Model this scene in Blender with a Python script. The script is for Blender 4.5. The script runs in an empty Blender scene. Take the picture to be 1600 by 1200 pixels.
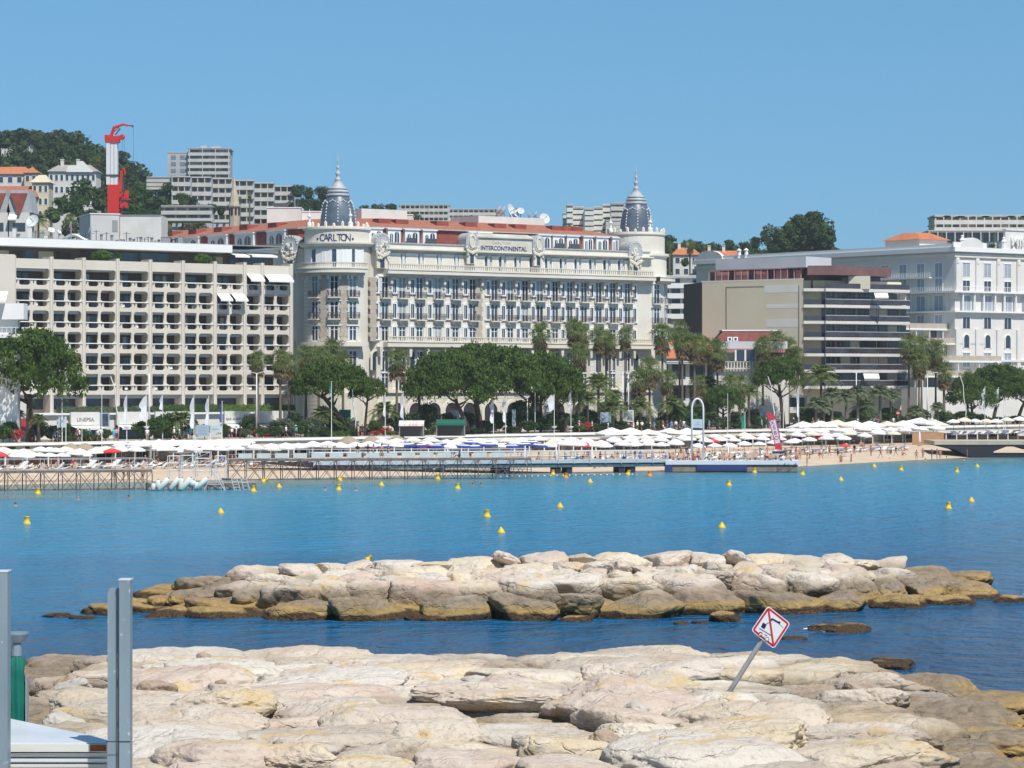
import bpy, bmesh, math, random
from mathutils import Vector, Matrix, noise, Euler
random.seed(7)
R=math.radians; PI=math.pi
F=4500.0; HZ=600.0; CH=11.7
SC=bpy.context.scene; COL=SC.collection
# ------------------------------------------------------------ camera, world, sun
cam=bpy.data.cameras.new('camera'); co=bpy.data.objects.new('camera',cam); COL.objects.link(co)
co.location=(0,0,CH); co.rotation_euler=(R(90),0,0)
cam.sensor_width=36; cam.lens=F/1600*36; cam.shift_y=(HZ-600)/1600
cam.clip_start=0.5; cam.clip_end=6000; SC.camera=co
SUN_AZ=(0.50,-0.866); SUN_EL=R(56)
w=bpy.data.worlds.new('World'); SC.world=w; w.use_nodes=True
nt=w.node_tree; bg=nt.nodes['Background']
sky=nt.nodes.new('ShaderNodeTexSky'); sky.sky_type='NISHITA'; sky.sun_disc=False
sky.sun_elevation=SUN_EL; sky.sun_rotation=math.atan2(SUN_AZ[0],SUN_AZ[1])
sky.altitude=900; sky.air_density=1.0; sky.dust_density=0.1; sky.ozone_density=3.0
hs=nt.nodes.new('ShaderNodeMixRGB'); hs.blend_type='MULTIPLY'; hs.inputs[0].default_value=1
tc=nt.nodes.new('ShaderNodeTexCoord'); sx_=nt.nodes.new('ShaderNodeSeparateXYZ'); nt.links.new(tc.outputs['Generated'],sx_.inputs[0])
sr=nt.nodes.new('ShaderNodeMapRange'); sr.inputs[2].default_value=0.30; nt.links.new(sx_.outputs['Z'],sr.inputs[0])
sk=nt.nodes.new('ShaderNodeValToRGB'); e_=sk.color_ramp.elements       # the blue of a clear dry sky down to the horizon
e_[0].position=0; e_[0].color=(0.284,0.490,0.769,1); e_[1].position=1; e_[1].color=(0.594,0.817,0.855,1)
for p_,c_ in ((.17,(0.333,0.568,0.821,1)),(.48,(0.450,0.757,0.872,1))):
    q_=e_.new(p_); q_.color=c_
nt.links.new(sr.outputs[0],sk.inputs[0]); nt.links.new(sk.outputs[0],hs.inputs[2])
nt.links.new(sky.outputs[0],hs.inputs[1]); nt.links.new(hs.outputs[0],bg.inputs[0])
bg.inputs[1].default_value=0.106
sl=bpy.data.lights.new('sun','SUN'); so=bpy.data.objects.new('sun',sl); COL.objects.link(so)
sl.energy=4.8; sl.angle=R(0.55); sl.color=(1.0,0.955,0.88)
sd=Vector((SUN_AZ[0]*math.cos(SUN_EL),SUN_AZ[1]*math.cos(SUN_EL),math.sin(SUN_EL)))
so.rotation_euler=sd.to_track_quat('Z','Y').to_euler()
SC.view_settings.view_transform='Standard'; SC.view_settings.look='None'
SC.view_settings.exposure=0.16; SC.view_settings.gamma=1
SC.render.engine='CYCLES'
# ------------------------------------------------------------ coordinates
TH=R(46.8); CV,SV=math.cos(TH),math.sin(TH)      # street axis s=(CV,SV), inland axis w=(-SV,CV)
SEAF,BLDF=R(46.8),R(36.87)                       # the beach and the house fronts run at slightly different angles
def FRAME(a):
    global TH,CV,SV
    TH=a; CV,SV=math.cos(a),math.sin(a)
WSW=301.0                                        # inland distance of the seawall
def WP(w): return WSW+(w-245)*(.5 if w>245 else 1)
def YN(Y): return 52650/(57+27000/Y)
def ZN(z,Y): return CH-57*YN(Y)/F-(6-z)*YN(Y)/Y
WBT=[(150,272.8),(203,272.8),(265,260),(323,248.5),(339,254),(373,260),(400,261),(480,262)]
def PX(px,py,Y): return Vector(((px-800)*Y/F,Y,CH+(HZ-py)*Y/F))
def GX(px,Y): return (px-800)*Y/F
def SW(s,w): return (s*CV-w*SV, s*SV+w*CV)
def ATW(px,w):
    k=(px-800)/F; Y=w/(CV-SV*k); return (k*Y,Y)
def SOF(px,w):
    x,y=ATW(px,w); return x*CV+y*SV
def PXOF(x,y): return 800+F*x/y
# ------------------------------------------------------------ materials
MT={}
def M(name,c,r=.7,c2=None,sc=1.0,bump=0,bs=6,metal=0,spec=.3,rng=(.4,.62),stretch=None,c3=None):
    m=bpy.data.materials.new(name); m.use_nodes=True; n=m.node_tree; b=n.nodes['Principled BSDF']
    b.inputs['Base Color'].default_value=(*c,1); b.inputs['Roughness'].default_value=r
    b.inputs['Metallic'].default_value=metal; b.inputs['Specular IOR Level'].default_value=spec
    if c2 or bump:
        g=n.nodes.new('ShaderNodeNewGeometry'); src=g.outputs['Position']
        if stretch:
            mp=n.nodes.new('ShaderNodeMapping'); mp.inputs['Scale'].default_value=stretch
            n.links.new(src,mp.inputs[0]); src=mp.outputs[0]
    if c2:
        t=n.nodes.new('ShaderNodeTexNoise'); t.inputs['Scale'].default_value=sc; t.inputs['Detail'].default_value=6; t.inputs['Roughness'].default_value=.62
        n.links.new(src,t.inputs[0])
        q=n.nodes.new('ShaderNodeValToRGB'); q.color_ramp.elements[0].position=rng[0]; q.color_ramp.elements[1].position=rng[1]
        q.color_ramp.elements[0].color=(*c,1); q.color_ramp.elements[1].color=(*c2,1)
        if c3: e=q.color_ramp.elements.new(1.0 if rng[1]<.98 else .99); e.color=(*c3,1)
        n.links.new(t.outputs['Fac'],q.inputs[0]); n.links.new(q.outputs[0],b.inputs['Base Color'])
    if bump:
        t2=n.nodes.new('ShaderNodeTexNoise'); t2.inputs['Scale'].default_value=bs; t2.inputs['Detail'].default_value=5
        n.links.new(src,t2.inputs[0]); bp=n.nodes.new('ShaderNodeBump'); bp.inputs['Strength'].default_value=bump; bp.inputs['Distance'].default_value=.1
        n.links.new(t2.outputs['Fac'],bp.inputs['Height']); n.links.new(bp.outputs[0],b.inputs['Normal'])
    MT[name]=m; return m
def leafmat(name,c,c2,sc=.6,trans=.18):
    m=M(name,c,.75,c2,sc,rng=(.35,.68),spec=.15)
    n=m.node_tree; b=n.nodes['Principled BSDF']
    tr=n.nodes.new('ShaderNodeBsdfTranslucent'); mx=n.nodes.new('ShaderNodeMixShader'); mx.inputs[0].default_value=trans
    tr.inputs[0].default_value=(*[min(1,v*1.5) for v in c2],1)
    n.links.new(b.outputs[0],mx.inputs[1]); n.links.new(tr.outputs[0],mx.inputs[2]); n.links.new(mx.outputs[0],n.nodes['Material Output'].inputs[0])
    return m
# ------------------------------------------------------------ mesh builder
class MB:
    def __init__(s): s.v=[];s.f=[];s.m=[]
    def quad(s,a,b,c,d,m=0):
        i=len(s.v); s.v+= [tuple(a),tuple(b),tuple(c),tuple(d)]; s.f.append((i,i+1,i+2,i+3)); s.m.append(m)
    def tri(s,a,b,c,m=0):
        i=len(s.v); s.v+= [tuple(a),tuple(b),tuple(c)]; s.f.append((i,i+1,i+2)); s.m.append(m)
    def box(s,x0,x1,y0,y1,z0,z1,m=0):
        i=len(s.v); s.v+=[(x,y,z) for z in (z0,z1) for x,y in ((x0,y0),(x1,y0),(x1,y1),(x0,y1))]
        for f in ((3,2,1,0),(4,5,6,7),(0,1,5,4),(1,2,6,5),(2,3,7,6),(3,0,4,7)): s.f.append(tuple(i+k for k in f)); s.m.append(m)
        return s
    def cbox(s,cx,cy,z0,z1,wx,wy,m=0,rot=0):
        i=len(s.v); c,n=math.cos(rot),math.sin(rot)
        for z in (z0,z1):
            for x,y in ((-wx,-wy),(wx,-wy),(wx,wy),(-wx,wy)): s.v.append((cx+(x*c-y*n)/2,cy+(x*n+y*c)/2,z))
        for f in ((3,2,1,0),(4,5,6,7),(0,1,5,4),(1,2,6,5),(2,3,7,6),(3,0,4,7)): s.f.append(tuple(i+k for k in f)); s.m.append(m)
        return s
    def prism(s,poly,z0,z1,m=0,caps=True,top=None):
        n=len(poly); i=len(s.v); s.v+=[(p[0],p[1],z0) for p in poly]+[(p[0],p[1],z1) for p in (top or poly)]
        for k in range(n):
            s.f.append((i+k,i+(k+1)%n,i+n+(k+1)%n,i+n+k)); s.m.append(m)
        if caps: s.f.append(tuple(i+n+k for k in range(n))); s.m.append(m); s.f.append(tuple(i+n-1-k for k in range(n))); s.m.append(m)
        return s
    def yprism(s,poly,y0,y1,m=0):            # poly in (x,z), extruded along y
        n=len(poly); i=len(s.v); s.v+=[(p[0],y0,p[1]) for p in poly]+[(p[0],y1,p[1]) for p in poly]
        for k in range(n): s.f.append((i+k,i+n+k,i+n+(k+1)%n,i+(k+1)%n)[::-1]); s.m.append(m)
        s.f.append(tuple(i+k for k in range(n))); s.m.append(m); s.f.append(tuple(i+2*n-1-k for k in range(n))); s.m.append(m)
        return s
    def lathe(s,prof,cx=0,cy=0,n=24,m=0,a0=0,a1=2*PI):
        i=len(s.v); full=abs(a1-a0-2*PI)<1e-4; na=n if full else n+1
        for r,z in prof:
            for k in range(na): a=a0+(a1-a0)*k/n; s.v.append((cx+r*math.cos(a),cy+r*math.sin(a),z))
        for j in range(len(prof)-1):
            for k in range(n):
                k2=(k+1)%na; s.f.append((i+j*na+k,i+j*na+k2,i+(j+1)*na+k2,i+(j+1)*na+k)); s.m.append(m)
        return s
    def tube(s,pts,rad,n=6,m=0,cap=True):
        pts=[Vector(p) for p in pts]
        if not isinstance(rad,(list,tuple)): rad=[rad]*len(pts)
        i=len(s.v); u=None
        for j,p in enumerate(pts):
            d=(pts[min(j+1,len(pts)-1)]-pts[max(j-1,0)])
            if d.length<1e-9: d=Vector((0,0,1))
            d.normalize()
            if u is None: u=d.orthogonal().normalized()
            u=(u-d*u.dot(d)).normalized(); v2=d.cross(u)
            for k in range(n):
                a=2*PI*k/n; q=p+(u*math.cos(a)+v2*math.sin(a))*rad[j]; s.v.append(tuple(q))
        for j in range(len(pts)-1):
            for k in range(n):
                k2=(k+1)%n; s.f.append((i+j*n+k,i+j*n+k2,i+(j+1)*n+k2,i+(j+1)*n+k)); s.m.append(m)
        if cap:
            s.f.append(tuple(i+n-1-k for k in range(n))); s.m.append(m); e=i+(len(pts)-1)*n
            s.f.append(tuple(e+k for k in range(n))); s.m.append(m)
        return s
    def ball(s,c,rx,ry,rz,n=8,m=0):
        h=max(3,n//2); pr=[(math.sin(PI*j/h),-math.cos(PI*j/h)) for j in range(h+1)]; i=len(s.v)
        s.lathe(pr,0,0,n,m)
        for k in range(i,len(s.v)): x,y,z=s.v[k]; s.v[k]=(c[0]+x*rx,c[1]+y*ry,c[2]+z*rz)
        return s
    def mesh(s,name,mats,smooth=False):
        me=bpy.data.meshes.new(name); me.from_pydata(s.v,[],s.f)
        if not isinstance(mats,(list,tuple)): mats=[mats]
        for q in mats: me.materials.append(q)
        if len(mats)>1: me.polygons.foreach_set('material_index',s.m)
        if smooth: me.polygons.foreach_set('use_smooth',[True]*len(me.polygons))
        me.update(); return me
    def build(s,name,mats,parent=None,smooth=False,loc=None):
        return OB(name,s.mesh(name,mats,smooth),parent,loc)
def OB(name,me,parent=None,loc=None,rz=0):
    o=bpy.data.objects.new(name,me); COL.objects.link(o)
    if parent: o.parent=parent
    if loc is not None: o.location=loc
    if rz: o.rotation_euler=(0,0,rz)
    return o
def EM(name,loc=(0,0,0),rz=0):
    o=bpy.data.objects.new(name,None); COL.objects.link(o); o.location=loc; o.rotation_euler=(0,0,rz); return o
def TAG(o,label,cat,group=None,kind=None):
    o['label']=label; o['category']=cat
    if group: o['group']=group
    if kind: o['kind']=kind
    return o
def ST(name,mb_or_me,mats=None,smooth=False):
    o=mb_or_me.build(name,mats,smooth=smooth) if isinstance(mb_or_me,MB) else OB(name,mb_or_me)
    o['kind']='structure'; return o
def COPY(o,parent=None,loc=None,rz=None,sc=None):
    c=o.copy(); COL.objects.link(c)
    if parent is not None: c.parent=parent
    for ch in o.children: COPY(ch,c)
    if loc is not None: c.location=loc
    if rz is not None: c.rotation_euler=(0,0,rz)
    if sc is not None: c.scale=sc if isinstance(sc,(tuple,list,Vector)) else (sc,sc,sc)
    return c
ONES='first second third fourth fifth sixth seventh eighth ninth tenth eleventh twelfth thirteenth fourteenth fifteenth sixteenth seventeenth eighteenth nineteenth'.split()
TENS={2:('twentieth','twenty'),3:('thirtieth','thirty'),4:('fortieth','forty'),5:('fiftieth','fifty'),6:('sixtieth','sixty'),7:('seventieth','seventy'),8:('eightieth','eighty'),9:('ninetieth','ninety')}
def ORD(i):
    if i<=19: return ONES[i-1]
    if i>=100: return 'hundredth' if i==100 else 'hundred and '+ORD(i-100)
    t,u=divmod(i,10); return TENS[t][0] if u==0 else TENS[t][1]+'-'+ONES[u-1]
REG={}
def REGI(key,o,desc,cat,group): REG.setdefault(key,[]).append((o,desc,cat,group))
def FINISH():           # labels of repeats: each look counted from the left of the picture within its row
    for key,l in REG.items():
        l=sorted(l,key=lambda t:PXOF(t[0].location.x,t[0].location.y)); by={}
        for t in l: by.setdefault(t[1],[]).append(t)
        for desc,q in by.items():
            for i,(o,d,c,g) in enumerate(q):
                if len(q)==1: lab=d+' '+key
                elif i==0: lab='leftmost '+d+' '+key
                elif i==len(q)-1: lab='rightmost '+d+' '+key
                else: lab='%s %s from the left %s'%(ORD(i+1),d,key)
                TAG(o,lab,c,g)
def interp(tab,x):
    if x<=tab[0][0]: return tab[0][1]
    for (a,b),(c,d) in zip(tab,tab[1:]):
        if x<=c: return b+(d-b)*(x-a)/(c-a)
    return tab[-1][1]
def text(s,size,mat,name='lettering',parent=None,loc=(0,0,0),rot=(R(90),0,0),depth=.03,align='CENTER',sx=1,bold=0,space=1):
    cu=bpy.data.curves.new(name,'FONT'); cu.body=s; cu.size=size; cu.extrude=depth; cu.align_x=align; cu.offset=bold; cu.space_character=space
    t=bpy.data.objects.new(name,cu); COL.objects.link(t)
    bpy.context.view_layer.update(); dg=bpy.context.evaluated_depsgraph_get(); me=bpy.data.meshes.new_from_object(t.evaluated_get(dg))
    bpy.data.objects.remove(t); me.materials.clear(); me.materials.append(mat)
    o=OB(name,me,parent,loc); o.rotation_euler=rot; o.scale=(sx,1,1); return o
def holed(outer,holes,depth,name,mat):
    """flat panel in x/z with holes, thickness along y from 0 to depth"""
    cu=bpy.data.curves.new(name,'CURVE'); cu.dimensions='2D'; cu.fill_mode='BOTH'; cu.extrude=depth/2
    for poly in [outer]+holes:
        sp=cu.splines.new('POLY'); sp.points.add(len(poly)-1); sp.use_cyclic_u=True
        for p,(x,z) in zip(sp.points,poly): p.co=(x,z,0,1)
    t=bpy.data.objects.new(name,cu); COL.objects.link(t); bpy.context.view_layer.update()
    me=bpy.data.meshes.new_from_object(t.evaluated_get(bpy.context.evaluated_depsgraph_get())); bpy.data.objects.remove(t)
    me.transform(Matrix.Translation((0,depth/2,0))@Matrix.Rotation(R(90),4,'X')); me.name=name
    me.materials.clear(); me.materials.append(mat); return me
def rrect(x0,x1,z0,z1,r,corners=(1,1,1,1),n=4):
    """corner order: bottom-left, bottom-right, top-right, top-left"""
    out=[]
    for (cx,cz,a),on in zip(((x0,z0,180),(x1,z0,270),(x1,z1,0),(x0,z1,90)),corners):
        if not on: out.append((cx,cz)); continue
        ox=cx+(r if cx==x0 else -r); oz=cz+(r if cz==z0 else -r)
        for k in range(n+1): t=R(a+90*k/n); out.append((ox+r*math.cos(t),oz+r*math.sin(t)))
    return out
# ------------------------------------------------------------ common materials
white=M('white_paint',(.78,.78,.76),.6); offwhite=M('off_white_render',(.62,.61,.57),.8,(.70,.69,.66),.35)
sandm=M('sand',(.52,.41,.30),.95,(.60,.48,.36),.25,bump=.5,bs=3)
cream=M('carlton_stucco',(.66,.615,.52),.8,(.72,.685,.61),.22,bump=.15,bs=6)
creamd=M('carlton_stone',(.56,.53,.46),.85,(.66,.64,.57),.4,bump=.5,bs=3)
quoin=M('stone_quoin',(.50,.44,.37),.9,(.42,.35,.29),.8)
slate=M('dome_slate',(.075,.10,.135),.42,(.12,.15,.19),.5,spec=.6); slatel=M('zinc_trim',(.36,.38,.40),.5,(.45,.47,.48),1)
glass=M('window_glass',(.035,.05,.075),.12,spec=.9); glassb=M('blue_glass',(.045,.07,.11),.12,(.025,.035,.06),.5,spec=.9)
iron=M('iron_rail',(.06,.06,.07),.6); dark=M('dark_recess',(.035,.033,.04),.9)
shutter=M('pale_shutter',(.60,.63,.64),.7); tile=M('roof_tile',(.30,.115,.075),.85,(.39,.17,.115),1.2,bump=.6,bs=8,rng=(.35,.7))
redw=M('red_mansard',(.25,.065,.05),.85,(.31,.09,.065),.8); orange=M('orange_tile',(.44,.15,.07),.85,(.52,.20,.10),1.0,bump=.6,bs=8)
navy=M('navy_lettering',(.02,.03,.13),.6); grey=M('grey_metal',(.30,.31,.32),.5); greyd=M('dark_metal',(.08,.085,.09),.5)
concrete=M('concrete_screen',(.585,.53,.45),.88,(.66,.61,.535),.16,bump=.25,bs=4,rng=(.3,.7)); 
wood=M('timber',(.22,.14,.09),.8,(.30,.20,.13),3); redp=M('red_paint',(.55,.035,.03),.5); redc=M('red_cloth',(.62,.06,.05),.8)
green=M('green_cloth',(.003,.10,.075),.7,(.006,.15,.11),3); bark=M('pine_bark',(.10,.065,.05),.95,(.16,.11,.085),4,bump=1,bs=14)
palmbark=M('palm_bark',(.15,.12,.095),.95,(.21,.175,.14),6,bump=1,bs=20)
leafpine=leafmat('pine_needles',(.034,.068,.015),(.095,.15,.03),.5,.1)
leafdark=leafmat('evergreen_leaf',(.03,.058,.022),(.065,.105,.036),.3,.1)
leafmid=leafmat('shrub_leaf',(.03,.065,.018),(.075,.125,.035),.5)
leafolive=leafmat('olive_leaf',(.06,.085,.05),(.13,.16,.10),.8)
leafpalm=leafmat('palm_frond',(.075,.112,.034),(.205,.255,.085),1.2,.25)
leafblue=leafmat('blue_palm_frond',(.09,.12,.06),(.21,.25,.145),1.2,.2)
leafdry=leafmat('dry_frond',(.20,.155,.09),(.34,.265,.155),1.5,.2)
leafbright=leafmat('hedge_leaf',(.07,.13,.025),(.13,.20,.05),1.0)
flower=M('flower_red',(.40,.05,.05),.8); skin=M('skin',(.50,.28,.19),.6); skint=M('tanned_skin',(.33,.17,.10),.6)
galv=None
# galvanised steel with vertical streaks
def galvanised():
    m=M('galvanised_steel',(.20,.26,.31),.42,(.29,.355,.40),2.2,bump=.04,bs=30,metal=.35,spec=.5,stretch=(1,1,.25),rng=(.3,.7))
    n=m.node_tree; b=n.nodes['Principled BSDF']; g=n.nodes.new('ShaderNodeNewGeometry')
    v=n.nodes.new('ShaderNodeTexNoise'); v.inputs['Scale'].default_value=26; v.inputs['Detail'].default_value=3
    n.links.new(g.outputs['Position'],v.inputs[0])
    q=n.nodes.new('ShaderNodeMapRange'); q.inputs[1].default_value=.68; q.inputs[2].default_value=.74; n.links.new(v.outputs['Fac'],q.inputs[0])
    mx=n.nodes.new('ShaderNodeMixRGB'); mx.inputs[2].default_value=(.5,.55,.58,1); src=b.inputs['Base Color'].links[0].from_socket
    n.links.new(q.outputs[0],mx.inputs[0]); n.links.new(src,mx.inputs[1]); n.links.new(mx.outputs[0],b.inputs['Base Color']); return m
galv=galvanised()
# ------------------------------------------------------------ water
def watermat():
    m=bpy.data.materials.new('sea_water'); m.use_nodes=True; n=m.node_tree; b=n.nodes['Principled BSDF']; L=n.links.new
    g=n.nodes.new('ShaderNodeNewGeometry'); sx=n.nodes.new('ShaderNodeSeparateXYZ'); L(g.outputs['Position'],sx.inputs[0])
    # distance from the shore, in the inland axis, decides how pale the bottom shows
    dw=n.nodes.new('ShaderNodeVectorMath'); dw.operation='DOT_PRODUCT'; dw.inputs[1].default_value=(-SV,CV,0); L(g.outputs['Position'],dw.inputs[0])
    n1=n.nodes.new('ShaderNodeTexNoise'); n1.inputs['Scale'].default_value=.013; n1.inputs['Detail'].default_value=4
    mp=n.nodes.new('ShaderNodeMapping'); mp.inputs['Scale'].default_value=(1,3.5,1); L(g.outputs['Position'],mp.inputs[0]); L(mp.outputs[0],n1.inputs[0])
    ad=n.nodes.new('ShaderNodeMath'); ad.operation='MULTIPLY_ADD'; ad.inputs[1].default_value=70; L(n1.outputs['Fac'],ad.inputs[0]); L(dw.outputs['Value'],ad.inputs[2])
    mr=n.nodes.new('ShaderNodeMapRange'); mr.inputs[1].default_value=95; mr.inputs[2].default_value=290; L(ad.outputs[0],mr.inputs[0])
    cr=n.nodes.new('ShaderNodeValToRGB'); e=cr.color_ramp.elements
    e[0].position=0; e[0].color=(.004,.068,.175,1); e[1].position=1; e[1].color=(.17,.27,.27,1)
    for p,c in ((.28,(.005,.135,.295,1)),(.48,(.005,.23,.45,1)),(.80,(.010,.28,.48,1)),(.93,(.045,.25,.36,1))):
        q=e.new(p); q.color=c
    L(mr.outputs[0],cr.inputs[0]); L(cr.outputs[0],b.inputs['Base Color'])
    b.inputs['Roughness'].default_value=.18; b.inputs['IOR'].default_value=1.33; b.inputs['Specular IOR Level'].default_value=.33
    # ripples: two noises, one larger swell
    hsum=None
    for sc,dt,wt,st in ((.10,3,.8,(1,1.4,1)),(.45,6,1.15,(1,1.1,1)),(1.9,5,.34,(1,1,1))):
        m2=n.nodes.new('ShaderNodeMapping'); m2.inputs['Scale'].default_value=st; m2.inputs['Rotation'].default_value=(0,0,.25*sc); L(g.outputs['Position'],m2.inputs[0])
        t=n.nodes.new('ShaderNodeTexNoise'); t.inputs['Scale'].default_value=sc; t.inputs['Detail'].default_value=dt; L(m2.outputs[0],t.inputs[0])
        k=n.nodes.new('ShaderNodeMath'); k.operation='MULTIPLY'; k.inputs[1].default_value=wt; L(t.outputs['Fac'],k.inputs[0])
        if hsum is None: hsum=k.outputs[0]
        else:
            a=n.nodes.new('ShaderNodeMath'); a.operation='ADD'; L(hsum,a.inputs[0]); L(k.outputs[0],a.inputs[1]); hsum=a.outputs[0]
    bp=n.nodes.new('ShaderNodeBump'); bp.inputs['Strength'].default_value=1; bp.inputs['Distance'].default_value=2.3; L(hsum,bp.inputs['Height']); L(bp.outputs[0],b.inputs['Normal'])
    return m
seam=watermat()
sea=MB(); nx,ny=1,1
sea.quad((-900,-200,0),(1500,-200,0),(1500,1400,0),(-900,1400,0)); ST('sea_water',sea,seam)
# sea bed / beach profile and land, in the street frame
S0,S1=-250,1100
prof=[(-1.6,-6),(-.4,-1.2),(0,0.02),(.10,.45),(.25,.85),(.55,1.2),(1.01,1.5)]
b=MB(); N=90
def beachline(s): return interp(WBT,s)+.5*math.sin(s*.083+1)
for i in range(N+1):
    s=S0+(S1-S0)*i/N
    for w_,z in prof:
        q_=beachline(s); x,y=SW(s,q_+w_*(WSW-q_) if w_>=0 else q_+w_*36); b.v.append((x,y,z))
n=len(prof)
for i in range(N):
    for j in range(n-1): b.f.append((i*n+j,(i+1)*n+j,(i+1)*n+j+1,i*n+j+1)); b.m.append(0)
ST('beach_sand',b,sandm,True)
pave=M('promenade_paving',(.42,.36,.30),.9,(.50,.44,.37),.7); asph=M('asphalt',(.05,.05,.052),.9,(.07,.07,.07),1)
earth=M('ground_earth',(.10,.10,.06),.95,(.16,.15,.09),.05); paint=M('road_marking',(.7,.7,.68),.8)
def strip(w0,w1,z,s0=S0,s1=S1,zb=None):
    p=[SW(s0,w0),SW(s1,w0),SW(s1,w1),SW(s0,w1)]; m=MB()
    if zb is None: m.quad(*[(x,y,z) for x,y in p])
    else: m.prism(p,zb,z)
    return m
GZ=4.1
ST('ground',strip(WSW+.2,1600,GZ-.12,-700,1600),earth)
ST('promenade',strip(WSW+.2,WSW+7.5,GZ,zb=GZ-.5),pave)
ST('road',strip(WSW+7.5,WSW+15,GZ-.115),asph)
rm=MB()
for i in range(120):
    s=100+i*6
    for wq in (WSW+11,):
        p=[SW(s,wq),SW(s+3,wq),SW(s+3,wq+.15),SW(s,wq+.15)]; rm.quad(*[(x,y,GZ-.108) for x,y in p])
ST('road_markings',rm,paint)
ST('pavement',strip(WSW+15,WSW+19,GZ+.01,zb=GZ-.3),pave)
# seawall with rounded white coping, in sections: one wall
sw=EM('seawall',(*SW(S0,WSW),0),TH); TAG(sw,'long cream seawall with white coping behind the beach','wall')
wallc=M('seawall_render',(.60,.55,.46),.9,(.68,.64,.56),.3)
m=MB(); m.box(0,S1-S0,-.25,.19,1.2,GZ-.351); m.build('wall_face',wallc,sw)
m=MB(); m.box(0,S1-S0,-.55,.19,GZ-.35,GZ-.02); m.build('coping',white,sw)
m=MB()
for i in range(150):
    s=165+i*2.1+.5*math.sin(i*1.7)
    if s<262 or 345<s<400: m.box(s-S0,s-S0+1.0+.4*math.sin(i*2.9),-.32,-.251,GZ-.75,GZ-.5)
m.build('railing_gap',dark,sw)
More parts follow.
